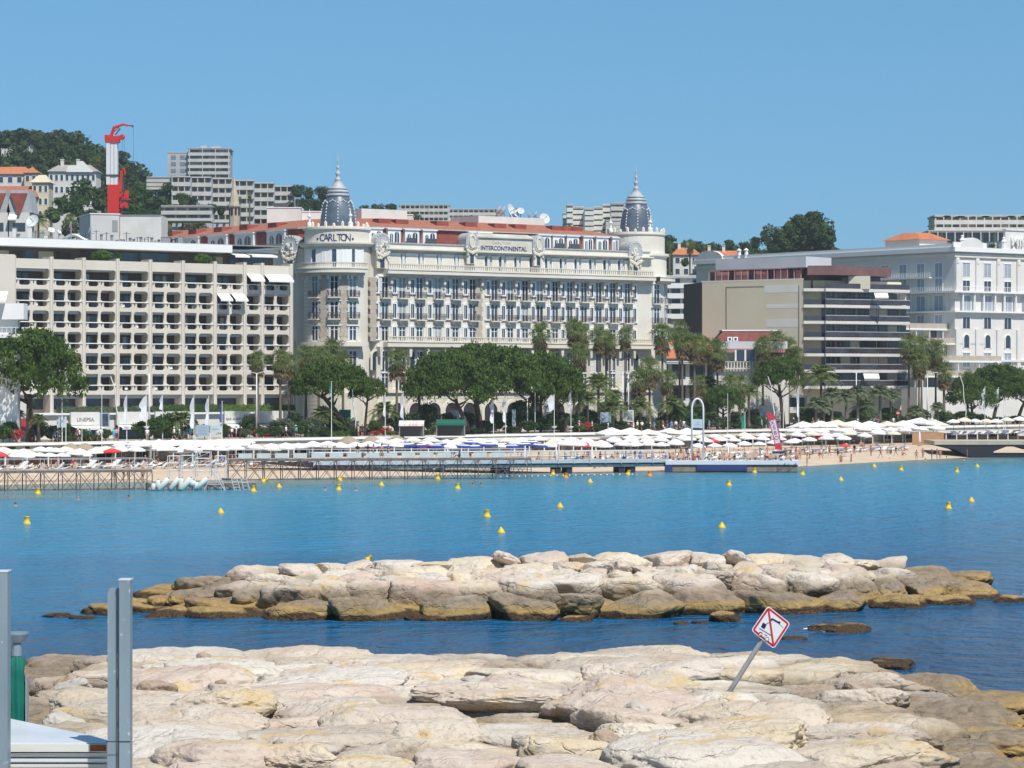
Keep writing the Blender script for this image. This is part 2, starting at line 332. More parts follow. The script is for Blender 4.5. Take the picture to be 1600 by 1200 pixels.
# ------------------------------------------------------------ rocks
def rockmat():
    m=bpy.data.materials.new('limestone_boulder'); m.use_nodes=True; n=m.node_tree; b=n.nodes['Principled BSDF']; L=n.links.new
    b.inputs['Roughness'].default_value=.92; b.inputs['Specular IOR Level'].default_value=.15
    g=n.nodes.new('ShaderNodeNewGeometry'); oi=n.nodes.new('ShaderNodeObjectInfo'); pos=g.outputs['Position']
    def N(sc,det=6,ro=.6,vec=None):
        t=n.nodes.new('ShaderNodeTexNoise'); t.inputs['Scale'].default_value=sc; t.inputs['Detail'].default_value=det; t.inputs['Roughness'].default_value=ro; L(vec or pos,t.inputs[0]); return t.outputs['Fac']
    def ramp(f,st):
        q=n.nodes.new('ShaderNodeValToRGB'); e=q.color_ramp.elements; e[0].position=st[0][0]; e[0].color=(*st[0][1],1); e[1].position=st[-1][0]; e[1].color=(*st[-1][1],1)
        for p,c in st[1:-1]: x=e.new(p); x.color=(*c,1)
        L(f,q.inputs[0]); return q.outputs[0]
    def mix(f,a,c,mode='MIX'):
        x=n.nodes.new('ShaderNodeMixRGB'); x.blend_type=mode
        if isinstance(f,float): x.inputs[0].default_value=f
        else: L(f,x.inputs[0])
        for i,v in ((1,a),(2,c)):
            if isinstance(v,tuple): x.inputs[i].default_value=(*v,1)
            else: L(v,x.inputs[i])
        return x.outputs[0]
    def mr(f,a,c,o0=0,o1=1):
        x=n.nodes.new('ShaderNodeMapRange'); x.inputs[1].default_value=a; x.inputs[2].default_value=c; x.inputs[3].default_value=o0; x.inputs[4].default_value=o1; L(f,x.inputs[0]); return x.outputs[0]
    base=ramp(oi.outputs['Random'],[(0,(.60,.52,.41)),(.22,(.56,.455,.37)),(.4,(.64,.60,.53)),(.55,(.57,.43,.345)),(.68,(.50,.44,.36)),(.82,(.66,.53,.35)),(1,(.68,.64,.56))])
    base=mix(mr(N(.45,5),.42,.62,0,.6),base,(.67,.61,.53))
    base=mix(mr(N(.28,5),.52,.70,0,.45),base,(.50,.345,.26))
    base=mix(mr(N(.85,7),.58,.72,0,.4),base,(.36,.315,.26))
    base=mix(mr(N(3.5,8,.7),.54,.66,0,.5),base,(.25,.22,.19))
    base=mix(mr(N(.6,4),.57,.67,0,.65),base,(.60,.42,.17))
    # tide zones
    sp=n.nodes.new('ShaderNodeSeparateXYZ'); L(pos,sp.inputs[0]); z=sp.outputs['Z']
    wob=n.nodes.new('ShaderNodeMath'); wob.operation='MULTIPLY_ADD'; wob.inputs[1].default_value=-.75; L(N(.5,5),wob.inputs[0]); L(z,wob.inputs[2])
    base=mix(mr(wob.outputs[0],.70,1.20,.88,0),base,mix(mr(N(2.5,6),.4,.6),(.17,.135,.095),(.26,.20,.135)))
    base=mix(mr(wob.outputs[0],.16,.42,.85,0),base,mix(mr(N(3,5),.35,.65),(.44,.295,.10),(.27,.185,.08)))
    base=mix(mr(wob.outputs[0],-.12,-.02,1,0),base,mix(mr(N(9,4),.4,.6),(.035,.022,.014),(.10,.065,.035)))
    L(base,b.inputs['Base Color'])
    # relief: cracks from voronoi, grain from noise
    v=n.nodes.new('ShaderNodeTexVoronoi'); v.feature='DISTANCE_TO_EDGE'; v.inputs['Scale'].default_value=.55
    mpv=n.nodes.new('ShaderNodeMapping'); mpv.inputs['Scale'].default_value=(.6,1.0,1.9)
    nn=n.nodes.new('ShaderNodeTexNoise'); nn.inputs['Scale'].default_value=1; nn.inputs['Detail'].default_value=4; L(pos,nn.inputs[0])
    av=n.nodes.new('ShaderNodeVectorMath'); av.operation='ADD'; L(pos,av.inputs[0]); L(nn.outputs['Color'],av.inputs[1]); L(av.outputs[0],mpv.inputs[0]); L(mpv.outputs[0],v.inputs[0])
    ck=mr(v.outputs['Distance'],0,.035,0,1)
    h=n.nodes.new('ShaderNodeMath'); h.operation='MULTIPLY_ADD'; h.inputs[1].default_value=.22; L(ck,h.inputs[0]); L(N(1.8,9,.66),h.inputs[2])
    h2=n.nodes.new('ShaderNodeMath'); h2.operation='MULTIPLY_ADD'; h2.inputs[1].default_value=.25; L(N(8,6,.7),h2.inputs[0]); L(h.outputs[0],h2.inputs[2])
    bp=n.nodes.new('ShaderNodeBump'); bp.inputs['Strength'].default_value=.75; bp.inputs['Distance'].default_value=.30; L(h2.outputs[0],bp.inputs['Height']); L(bp.outputs[0],b.inputs['Normal'])
    return m
rockm=rockmat()
def rockmesh(seed,sub,flat,ncut=11,amp=.10,ex=14,lo=.62):
    rnd=random.Random(seed); bm=bmesh.new(); bmesh.ops.create_icosphere(bm,subdivisions=sub,radius=1)
    pl=[]
    for k in range(ncut):
        v=Vector((rnd.gauss(0,1),rnd.gauss(0,1),rnd.gauss(0,.7))).normalized(); pl.append((v,rnd.uniform(lo,.92)))
    pl.append((Vector((rnd.uniform(-.2,.2),rnd.uniform(-.25,.1),1)).normalized(),flat))
    off=Vector((seed*3.1,seed*1.7,seed*.9))
    for v in bm.verts:
        d=v.co.normalized(); r=1.0
        acc=0
        for q,h in pl:
            c=d.dot(q)
            if c>.05: acc+= (c/h)**ex
        acc+=1; r=acc**(-1/ex)
        p=d*r
        r+= amp*noise.fractal(p*1.6+off,1,2,4)+amp*.45*noise.fractal(p*4.5+off,.8,2,4)
        # ledges
        r+= .03*noise.noise(p*3.1+off)
        if sub>=5: r+= .035*(abs(noise.noise(p*6+off)))+.022*noise.fractal(p*13+off,.7,2,3)
        v.co=d*r
    me=bpy.data.meshes.new('boulder'); bm.to_mesh(me); bm.free(); me.materials.append(rockm)
    me.polygons.foreach_set('use_smooth',[True]*len(me.polygons)); return me
RK_FAR=[rockmesh(100+i,5,random.uniform(.55,.8),9,.075,20,.56) for i in range(16)]
RK_NEAR=[rockmesh(200+i,6 if i<7 else 5,random.uniform(.55,.8),10,.085,18,.6) for i in range(13)]
def rock(me,x,y,z,sx,sy,sz,rz,tx=0,ty=0,key='',desc='',group=''):
    o=OB('boulder',me,None,(x,y,z)); o.scale=(sx,sy,sz); o.rotation_euler=(tx,ty,rz); REGI(key,o,desc,'boulder',group); return o
# far breakwater -----------------------------------------------------------
def fb_front(px): return interp([(120,52650/362),(240,52650/368),(640,52650/372),(900,52650/368),(1100,52650/362),(1250,52650/358),(1420,52650/348),(1590,52650/338)],px)   # waterline distance
def fb_ed(p): return max(.10,min(1,(p-95)/110,(1625-p)/150))
def fb_top(px): return interp([(125,935),(160,928),(230,910),(300,898),(380,884),(470,877),(560,873),(700,872),(800,864),(900,866),(980,866),(1080,862),(1160,866),(1280,868),(1340,876),(1420,886),(1480,893),(1540,900),(1590,914)],px)
GF='boulders of the far breakwater'
rnd=random.Random(5)
core=MB(); cols=60
pxs=[150+(1560-150)*i/cols for i in range(cols+1)]
for p in pxs:
    Yf=fb_front(p); e8=fb_ed(p); Yt=Yf+1+15*e8; zt=CH+(HZ-fb_top(p)-6)*Yt/F-.15; e=min(1,(p-125)/60,(1590-p)/60); zt*=max(.2,e)
    for dy,z in ((-.5,-1),(2*e8,.25*zt),(5.5*e8,zt*.8),(13*e8,zt),(18*e8,zt*.9),(23*e8,-1)): core.v.append((GX(p,Yf+dy),Yf+dy,z-.25))
for i in range(cols):
    for j in range(5): core.f.append((i*6+j,(i+1)*6+j,(i+1)*6+j+1,i*6+j+1)); core.m.append(0)
o=ST('breakwater_core',core,rockm,True)
rows=[('along the waterline of the far breakwater',1.4,.30,3.5,2.0,1.25,(1.45,1.0)),('in the second row of the far breakwater',4.6,.85,3.1,2.1,1.2,(1.6,1.0)),
      ('on the upper slope of the far breakwater',8.8,1.15,2.9,2.5,1.0,(1.55,1.0)),('on the crest of the far breakwater',15.5,1.2,2.7,2.8,.8,(1.5,1.0)),('behind the second row of the far breakwater',6.8,1.0,1.9,1.6,.85,(1,1))]
for ri,(key,dy,zf,wid,dep,hh,_) in enumerate(rows):
    p=(122,138,175,205,150)[ri]
    while p<(1555,1535,1505,1470,1525)[ri]:
        sz=rnd.choice([.6,.85,.95,1.05,1.15,1.3])*rnd.uniform(.92,1.08); Yf=fb_front(p); Y=Yf+dy+rnd.uniform(-.5,.5)
        dy_=dy*fb_ed(p) if ri else 1.4; Y=Yf+dy_+rnd.uniform(-.5,.5)*fb_ed(p); zt=max(.55,CH+(HZ-fb_top(p)+3)*(Yf+1+14.5*fb_ed(p))/F); edge=max(.55,min(1,(p-10)/170,(1700-p)/200))
        h=hh*sz*edge; 
        topz={0:zt*.56,1:zt*.84,2:zt*.95,3:zt*1.0,4:zt*.90,5:zt*.97}[ri]*rnd.uniform(.9,1.03)
        hw=.5*wid*sz*edge
        dsc=['pale cream','dusty pink','grey','warm beige','whitish'][rnd.randrange(5)] if ri>1 else ['ochre stained','grey brown','tan and brown','yellowish','weathered grey'][rnd.randrange(5)]
        rock(RK_FAR[rnd.randrange(16)],GX(p+hw*F/Y,Y),Y,topz-h*.78,hw*1.22,dep*.5*rnd.uniform(.9,1.25)*1.3,h,rnd.uniform(-.7,.7)+PI*rnd.randrange(2),rnd.uniform(-.26,.05),rnd.uniform(-.15,.15),key,dsc+' boulder',GF)
        p+=2*hw*F/Y*(rnd.uniform(.82,.98) if ri==0 else rnd.uniform(.74,.90))
# single low rocks in the channel
for px,py,wd,h,d in ((1133,970,.72,.42,'yellowish weed edged'),(1312,985,1.3,.28,'low dark awash'),(90,963,.6,.18,'small dark awash'),(668,968,1.0,.3,'brown weedy'),(902,970,.6,.25,'small brown'),(1390,1040,1.1,.2,'dark brown submerged'),(1065,975,.35,.12,'tiny dark'),(1095,974,.3,.12,'tiny brown'),(130,967,.5,.15,'small brown flat'),(1240,998,.6,.1,'faint reddish submerged')):
    Y=CH*F/(py-HZ); rock(RK_FAR[rnd.randrange(12)],GX(px,Y),Y,0,wd*1.6,wd*1.2,h*1.6,rnd.uniform(0,6),key='in the channel between the breakwaters',desc=d+' rock',group='rocks in the channel')
# near jetty ---------------------------------------------------------------
def nj_top(px): return interp([(-100,1075),(30,1050),(60,1040),(130,1023),(200,1014),(330,1010),(500,1012),(600,1016),(700,1018),(800,1024),(900,1012),(1000,1008),(1100,1006),(1180,1013),(1250,1026),(1330,1030),(1400,1048),(1480,1064),(1600,1104),(1700,1150)],px)
def nj_z(x,y):
    px=PXOF(x,y); x/=JS; y/=JS
    Yc=interp([(1180,53),(1400,51.3),(1480,50.6),(1600,48.2),(1700,46)],px); zc=CH+(HZ-nj_top(px))*Yc*JS/F
    if y>Yc: zc-= (y-Yc)**1.5*.36
    return zc
JS=2.05; GN='boulders of the near jetty'
core=MB(); nxx,nyy=180,150
for j in range(nyy+1):
    for i in range(nxx+1):
        x=-14+28*i/nxx; y=27+34*j/nyy
        z=nj_z(x*JS,max(y,30)*JS)-.75+.40*noise.fractal(Vector((x*.5,y*.5,3)),1,2,5)+.10*noise.noise(Vector((x*2.3,y*2.3,1)))
        core.v.append((x*JS,y*JS,z))
for j in range(nyy):
    for i in range(nxx): a=j*(nxx+1)+i; core.f.append((a,a+1,a+nxx+2,a+nxx+1)); core.m.append(0)
ST('jetty_core',core,rockm,True)
y=33.6; rowi=0
ROWN=['nearest row','second row','third row','fourth row','fifth row','sixth row','seventh row','eighth row','ninth row','tenth row','eleventh row','twelfth row','thirteenth row','fourteenth row']
while y<55.5:
    x=-9.5-rnd.uniform(0,1.5); step=1.5 if y<48 else 1.3
    while x<10.5:
        sz=rnd.uniform(.62,1.2) if rnd.random()<.78 else rnd.uniform(.35,.55); a=1.06*sz; yy=y+rnd.uniform(-.35,.35); xx=x+a
        z=nj_z(xx*JS,yy*JS)
        if z>-.5 and abs(xx)<.19*yy+1.5 and yy<57:
            h=rnd.uniform(.40,.56)*(sz**.5); up=rnd.uniform(-.12,.09)+(.08 if rnd.random()<.15 else 0)
            if yy>49.5: up=min(up,.0)-.05
            if abs(xx-3.6)<1.6 and 43.2<yy<48: up=-.13
            dsc=['cream','pinkish','pale grey','sand coloured','buff','whitish'][rnd.randrange(6)]
            rock(RK_NEAR[rnd.randrange(13)],xx*JS,yy*JS,z-h*JS*.52+up*JS-.12,a*1.28*JS,rnd.uniform(.85,1.15)*1.0*max(.62,sz)*JS,h*JS,rnd.uniform(-.45,.45)+PI*rnd.randrange(2),rnd.uniform(-.12,.08)*(1 if yy<50 else .4),rnd.uniform(-.13,.13)*(1 if yy<50 else .4),
                 'in the '+ROWN[min(13,rowi)]+' of the near jetty',dsc+' slab boulder',GN)
        x+=a*2*rnd.uniform(.80,.93)
    y+=step*rnd.uniform(.85,1.05); rowi+=1
# the long white slab in front of the sign
YA=44.5*JS; o=rock(RK_NEAR[3],GX(815,YA),YA,nj_z(GX(815,YA),YA)+.20,1.35*JS,.45*JS,.22*JS,-.08); 
REG[''].pop(); TAG(o,'long narrow white slab lying across the middle of the near jetty','boulder',GN)
YA=45.8*JS; o=rock(RK_NEAR[1],GX(740,YA),YA,nj_z(GX(740,YA),YA)+.1,1.1*JS,.42*JS,.2*JS,.1); REG[''].pop()
TAG(o,'pale slab resting just behind the long white one','boulder',GN); 
brownst=M('brown_stone',(.27,.20,.15),.95,(.40,.31,.23),1.5,bump=.8,bs=4); greyst=M('grey_pitted_stone',(.38,.35,.31),.95,(.50,.47,.42),1.2,bump=.9,bs=4)
BR=[]
for i in range(4):
    me=RK_NEAR[5+i].copy(); me.materials.clear(); me.materials.append(brownst if i%2 else greyst); BR.append(me)
STN=((245,1064,48,1,'small dark brown stone right of the tall steel post'),(110,1062,62,0,'grey angular stone leaning left of the tall steel post'),(105,1118,70,0,'pitted grey stone low beside the green parasol'),(318,1021,22,1,'little ochre brown stone near the crest at left'),(408,1056,26,1,'dark chipped stone below the crest, left of centre'),(520,1108,34,0,'grey broken stone left of the long white slab'),(745,1058,44,0,'pitted grey stone above the long white slab'),(855,1044,26,1,'small dark stone near the crest above the slab'),(575,1092,40,1,'ochre brown rounded stone left of the white slab'),(815,1148,34,0,'rough grey stone below the long white slab'),(345,1062,16,1,'tiny brown stone left of centre'),(372,1165,38,0,'wedge shaped grey stone at the bottom left'),(290,1150,44,1,'brown edged stone at the bottom left'),(795,1178,22,0,'tiny grey stone at the bottom centre'),(1000,1100,46,0,'dark pitted stone in the middle right'),(1290,1040,30,1,'dark brown stone right of the leaning sign'),(1450,1160,52,1,'dark brown stone at the lower right'),(1200,1170,46,0,'rough grey stone at the bottom right of the jetty'),(955,1150,60,1,'rusty brown cracked stone at the right of the bottom centre'),(1345,1070,46,1,'orange brown stone near the right crest'),(640,1045,24,0,'small grey stone on the crest near the middle'),(1130,1130,40,0,'grey stone below the foot of the sign'))
for i,(px,py,wp,k,lb) in enumerate([q for q in STN if q[0] in (245,110,105,318,745,345,372,815,1000,1345,955)]):
    zz=1.9; Y=(CH-zz)*F/(py-HZ)
    for _ in range(4): zz=nj_z(GX(px,Y),Y)+.15; Y=(CH-zz)*F/(py-HZ)
    wm=wp*Y/F; o=OB('stone',BR[k if i%2 else k+2 if k+2<4 else k],None,(GX(px,Y),Y,zz-.28*wm)); o.scale=(wm*.66,wm*.6,wm*.42); o.rotation_euler=(rnd.uniform(-.3,.3),rnd.uniform(-.3,.3),rnd.uniform(0,6)); TAG(o,lb,'stone','loose stones on the near jetty')
del REG['']
foamm=M('sea_foam',(.72,.76,.78),.8); fo=MB(); rf_=random.Random(4)
for (px,py,n,sp) in ((1296,984,60,26),(1590,937,60,10),(1592,1142,40,9),(1545,1196,30,9)):
    for _ in range(n):
        qx=px+rf_.gauss(0,sp*.5); qy=py+rf_.gauss(0,2.6); Y=CH*F/(qy-HZ); x=GX(qx,Y); r=rf_.uniform(.03,.12); k=7; a0=rf_.random()*6
        pts=[(x+r*rf_.uniform(.6,1.7)*math.cos(a0+2*PI*j/k),Y+r*rf_.uniform(.6,1.4)*math.sin(a0+2*PI*j/k),.03+rf_.random()*.05) for j in range(k)]
        i=len(fo.v); fo.v+=pts; fo.f.append(tuple(range(i,i+k))); fo.m.append(0)
o=fo.build('sea_foam',foamm); TAG(o,'scattered white flecks of foam around the rocks','foam',kind='stuff')
# ------------------------------------------------------------ foreground: tilted no-diving sign
Ys=94.6; KS=1.97
sg=EM('diving_sign',PX(1150,1066,Ys)); TAG(sg,'tilted red and white no diving sign on a leaning grey pole','sign')
u1=Vector((655-440,0,-(680-510))).normalized(); 
def SP(zx,zy): # pixel in the 6x crop -> x,z offset from the pole foot
    px=1100+zx/6; py=900+zy/6; p=PX(px,py,Ys)-PX(1150,1066,Ys); return Vector((p.x,0,p.z))
pole=MB(); pole.tube([SP(290,1010)+(SP(290,1010)-SP(548,600)).normalized()*.7+Vector((0,.08,0)),SP(290,1010)+Vector((0,.08,0)),SP(548,600)+Vector((0,.08,0)),SP(575,560)+Vector((0,.08,0))],.084,10); pole.build('pole',grey,sg,True)
c=[SP(440,510),SP(655,685),SP(812,445),SP(600,277)]
cen=sum(c,Vector())/4
def plate(sc,y,thick,m,name,r=.12,par=sg):
    y*=KS; thick*=KS
    pts=[]; cs=[cen+(p-cen)*sc for p in c]
    for i in range(4):
        p=cs[i]; a=cs[i-1]; b2=cs[(i+1)%4]
        for k in range(5):
            t=k/4; q0=p+(a-p)*r; q1=p+(b2-p)*r
            q=(1-t)**2*q0+2*t*(1-t)*p+t*t*q1; pts.append((q.x,q.z))
    mb=MB(); mb.yprism(pts,y,y+thick); return mb.build(name,m,par)
signw=M('sign_white',(.72,.74,.76),.4); signr=M('sign_red',(.50,.03,.05),.4); signn=M('sign_navy',(.012,.02,.09),.4)
teal=M('sticker_teal',(.16,.34,.36),.5)
pl=plate(1.0,-.012,.012,signw,'sign_plate')
plate(.945,-.0145,.002,signr,'red_border',par=pl); plate(.80,-.0175,.002,signw,'white_field',.05,par=pl)
def bar(p,q,wd,m,name,y=-.0205):
    y*=KS; wd*=KS
    a=SP(*p); b2=SP(*q); d=(b2-a).normalized(); nn=Vector((-d.z,0,d.x))*wd/2
    mb=MB(); mb.yprism([((a+nn).x,(a+nn).z),((a-nn).x,(a-nn).z),((b2-nn).x,(b2-nn).z),((b2+nn).x,(b2+nn).z)],y,y+.002); return mb.build(name,m,pl)
bar((604,315),(650,650),.030,signr,'red_slash',-.0235)
def poly(pts,m,name,y=-.0205):
    y*=KS
    mb=MB(); mb.yprism([(SP(*p).x,SP(*p).z) for p in pts],y,y+.002); return mb.build(name,m,pl)
poly([(552,435),(588,455),(566,498),(532,478)],signn,'diving_board_block')
bar((516,490),(628,556),.012,signn,'water_line'); bar((585,448),(612,434),.010,signn,'diver_legs')
poly([(628,398),(640,394),(694,424),(708,424),(718,436),(710,448),(696,444),(640,412),(622,436),(612,432)],signn,'diver_body')
bar((700,446),(742,484),.006,signn,'diver_arm'); bar((566,548),(590,560),.012,signn,'small_print')
def disc(c0,r,m,name,y=-.0235,a0=0,a1=2*PI,n=20):
    y*=KS; r*=KS
    cc=SP(*c0); mb=MB(); pts=[(cc.x+r*math.cos(a0+(a1-a0)*k/n),cc.z+r*math.sin(a0+(a1-a0)*k/n)) for k in range(n+(0 if a1-a0>6 else 1))]
    mb.yprism(pts,y,y+.002); return mb.build(name,m,pl)
disc((590,590),.038,teal,'round_sticker'); disc((590,590),.022,signw,'sticker_centre',-.0265)
disc((527,545),.040,signr,'arched_sticker',a0=0,a1=PI); disc((530,548),.022,signw,'sticker_centre',-.0265)
disc((533,552),.010,signn,'sticker_dot',-.0295)
mb=MB(); mb.box(SP(545,600).x-.1,SP(545,600).x+.1,.001,.17,SP(545,600).z-.04,SP(545,600).z+.04); mb.build('clamp',greyd,sg)
QZ=8.5
# ------------------------------------------------------------ quay under the camera and beach hut of metal
quaym=M('quay_concrete',(.42,.40,.36),.9,(.50,.48,.43),.8)
q=MB(); q.box(-12,14,-6,20.9,-2,QZ); ST('quay',q,quaym)
alu=M('aluminium_sheet',(.62,.66,.70),.34,(.72,.76,.79),1.3,metal=.15,spec=.5)
slatm=M('cream_slat',(.66,.65,.60),.5,(.56,.55,.50),2,stretch=(.3,1,3)); rust=M('rust',(.30,.10,.03),.9,(.18,.06,.02),30)
hut=EM('metal_kiosk',(-4.3,18.5,QZ)); TAG(hut,'low pale metal kiosk with sheet roof and slatted shutter behind the post','kiosk')
def hl(px,py,Y): return PX(px,py,Y)-Vector((-4.3,18.5,QZ))
zt=PX(0,1160,17.9).z-QZ
# roof: back edge slopes towards the right-hand post
fr=hl(172,1152,17.9); fl=hl(-160,1160,17.9); bl=hl(-160,1108,19.7); br=hl(0,1120,19.3)
m=MB(); pts=[(fl.x,fl.y),(fr.x,fr.y),(fr.x,fr.y+.12),(br.x,br.y),(bl.x,bl.y)]
m.prism(pts,zt-.03,zt); m.build('roof_sheet',alu,hut)
m=MB(); m.box(fl.x,fr.x,fl.y-.03,fl.y-.002,zt-.055,zt-.008); m.build('roof_edge',slatm,hut)
m=MB(); m.box(fr.x-.12,fr.x-.02,fl.y-.036,fl.y-.031,zt-.05,zt-.012); m.build('rust_patch',rust,hut)
for k in range(17):
    m=MB(); z1=zt-.060-k*.034; m.yprism([(fl.x,z1-.024),(fr.x,z1-.024),(fr.x,z1-.006),(fl.x,z1-.006)],fl.y-.005-(k%3)*.010,fl.y+.03); m.box(fl.x,fr.x,fl.y+.005,fl.y+.031,z1-.032,z1-.0245); m.build('shutter_slat',[slatm,alu,slatm][k%3],hut)
m=MB(); m.prism([(fl.x,fl.y+.08),(fr.x-.03,fr.y+.08),(br.x-.05,br.y-.1),(bl.x,bl.y-.1)],0,zt-.035); m.build('cabinet',alu,hut)
def post(name,pxl,pxm,pxr,ptop,ptop2,Y,label,z0=QZ):
    a=PX(pxl,0,Y).x; m1=PX(pxm,0,Y).x; c1=PX(pxr,0,Y).x; e=EM(name,(m1,Y,z0)); TAG(e,label,'metal post','steel posts of the kiosk')
    zt1=PX(0,ptop,Y).z-z0; zt2=PX(0,ptop2,Y).z-z0; L=a-m1; Rr=c1-m1
    m=MB(); m.yprism([(0,0),(Rr,0),(Rr,zt1),(0,zt1)],-.05,-.044); m.yprism([(0,0),(.006,0),(.006,zt1),(0,zt1)],-.0439,.06); m.yprism([(Rr-.006,0),(Rr,0),(Rr,zt1),(Rr-.006,zt1)],-.0439,.06); m.build('channel',galv,e)
    m=MB(); m.yprism([(L,0),(L+.055,0),(L+.055,zt2),(L+.02,zt2),(L,zt2-.03)],.0,.006); m.yprism([(L+.0555,0),(-.0005,0),(-.0005,zt2-.005),(L+.0555,zt2-.005)],.03,.036); m.box(L+.0485,L+.0545,.0065,.0295,0,zt2-.01); m.build('flange',galv,e)
    m=MB(); m.yprism([(-.004,zt1),(Rr+.004,zt1),(Rr+.004,zt1+.008),(-.004,zt1+.008)],-.053,.062); m.build('end_plate',alu,e)
    return e
pr=post('steel_post',168,188,205,906,918,17.6,'tall galvanised steel channel post at the right end of the kiosk')
m=MB(); L=PX(168,0,17.6).x-PX(188,0,17.6).x; zj=PX(0,1157,17.6).z-QZ; m.box(L-.002,PX(205,0,17.6).x-PX(188,0,17.6).x+.002,-.052,-.0505,zj-.004,zj+.002); m.build('joint_line',dark,pr)
post('steel_post',-22,-4,14,893,900,17.5,'wide galvanised post cut by the left edge of the photo')
# closed green parasol with its bracket
pz=EM('closed_parasol',(PX(26,0,19.8).x,19.8,QZ)); TAG(pz,'closed dark green parasol standing behind the left metal post','parasol')
zb=PX(0,1150,19.8).z-QZ; ztt=PX(0,1030,19.8).z-QZ
m=MB(); m.tube([(0,0,0),(0,0,PX(0,995,19.8).z-QZ)],.022,10); m.build('pole',grey,pz)
m=MB(); prs=[]
for j in range(12):
    t=j/11; z=zb-.5+(ztt-zb+.5)*t; r=.075*(1-.25*t)+.01*math.sin(j*1.7); prs.append((r,z))
prs.append((.02,ztt+.03)); i0=0; m.lathe(prs,0,0,28)
for k,(x,y,z) in enumerate(m.v): a=math.atan2(y,x); f=1+.14*math.cos(7*a+z*2.2); m.v[k]=(x*f,y*f,z)
m.build('folded_canopy',green,pz,True)
m=MB(); m.box(.068,.076,-.05,.05,zb-.4,ztt-.12); m.build('grey_strap',grey,pz)
za=PX(0,1002,19.8).z-QZ
m=MB(); m.tube([(0,0,za-.10),(0,0,za-.02)],.035,12); m.lathe([(.02,za-.02),(.05,za+.0),(.085,za+.05),(.085,za+.062),(.0,za+.062)],0,0,16); m.build('top_bracket',galv,pz)
m=MB(); m.lathe([(.016,-.002),(.016,.004),(0,.004)],0,0,10); 
# ============================================================ buildings
FRAME(BLDF)
def LF(w):                       # helper for a frame whose x axis runs along the street at inland distance w
    def f(px,s0): return SOF(px,w)-s0
    return f
def ZP(px,py,w):                 # height seen at pixel py on the plane w
    x,y=ATW(px,w); return CH+(HZ-py)*y/F
def part(name,mb,mats,par,loc=None,smooth=False): return mb.build(name,mats,par,smooth,loc)
def copies(me,name,par,places,mats=None):
    out=[]
    for p in places:
        o=OB(name,me,par,(p[0],p[1],p[2]),p[3] if len(p)>3 else 0)
        if len(p)>4: o.scale=(p[4],1,p[5] if len(p)>5 else 1)
        out.append(o)
    return out
# ------------------------------------------------------------ Carlton-type palace hotel
WC=376.7; sC=SOF(590,WC); hotel=EM('grand_hotel',(*SW(sC,WC),0),TH)
TAG(hotel,'cream belle epoque palace hotel with two dark domes and red tiled mansard roof','hotel')
XC=lambda px: SOF(px,WC)-sC
XE=XC(1012)
def findy(px,x):
    lo,hi=-5.,160.
    for _ in range(50):
        mid=(lo+hi)/2; X,Y=SW(sC+x,WC+mid)
        if PXOF(X,Y)>px: lo=mid
        else: hi=mid
    return lo
WD=findy(199,-8)
body=MB(); bp_=[(0,0),(XE,0),(XE,WD),(-9,WD),(-9,9.5),(-5,6)]
body.prism(bp_,GZ-.2,33.2); part('wall',body,cream,hotel)
# rusticated lower storeys, belts and cornices (front and west side)
def ring(z0,z1,d,name,m,x0=1.0,x1=None):
    x1=XE+.6 if x1 is None else x1
    b=MB(); b.box(x0,x1,-d,-.003,z0,z1); b.box(-9-d,-9.003,10,WD,z0,z1); return part(name,b,m,hotel)
ring(GZ-.1,10.3,.22,'base_storey',creamd); ring(10.3,10.9,.6,'belt_course',cream)
ring(17.6,18.3,1.35,'balcony_belt',cream); ring(18.3,18.42,1.45,'belt_edge',cream)
ring(29.15,29.75,1.5,'main_cornice',cream); ring(28.75,29.15,.8,'cornice_moulding',creamd); ring(29.75,29.87,1.6,'cornice_lip',cream)
ring(32.75,33.0,.7,'upper_cornice',creamd); ring(33.001,33.2,1.0,'upper_cornice_lip',cream)
b=MB(); b.box(1,XE,-.55,-.15,33.201,33.95); b.box(-9.55,-9.15,10,WD,33.201,33.95); part('parapet',b,cream,hotel)
b=MB(); b.box(.9,XE+.1,-.7,-.05,33.951,34.13); b.box(-9.7,-9.05,10,WD,33.951,34.13); part('parapet_coping',b,slatel,hotel)
# balustrades
def balus(x0,x1,y,z,h,name,side=False):
    b=MB(); n=int(abs(x1-x0)/.42)
    for k in range(n+1):
        t=x0+(x1-x0)*k/n
        if side: b.cbox(y,t,z+.1,z+h-.1,.17,.17)
        else: b.cbox(t,y,z+.1,z+h-.1,.17,.17)
    if side: b.box(y-.14,y+.14,x0,x1,z+h-.1,z+h+.04); b.box(y-.14,y+.14,x0,x1,z,z+.1)
    else: b.box(x0,x1,y-.14,y+.14,z+h-.1,z+h+.04); b.box(x0,x1,y-.14,y+.14,z,z+.1)
    return part(name,b,cream,hotel)
balus(1.2,XE,-1.35,29.88,.85,'cornice_balustrade'); balus(1.2,XE,-1.2,18.43,.8,'belt_balustrade'); balus(10,WD,-10.3,29.88,.85,'cornice_balustrade',True)
curtain=M('window_curtain',(.34,.36,.37),.8); rv=random.Random(12)
def vary(fn,*a): return [fn(*a,pm=p) for p in (0,0,3,4,0)]
def vcopies(ms,name,par,places):
    for p in places: OB(name,ms[rv.randrange(len(ms))],par,(p[0],p[1],p[2]),p[3] if len(p)>3 else 0)
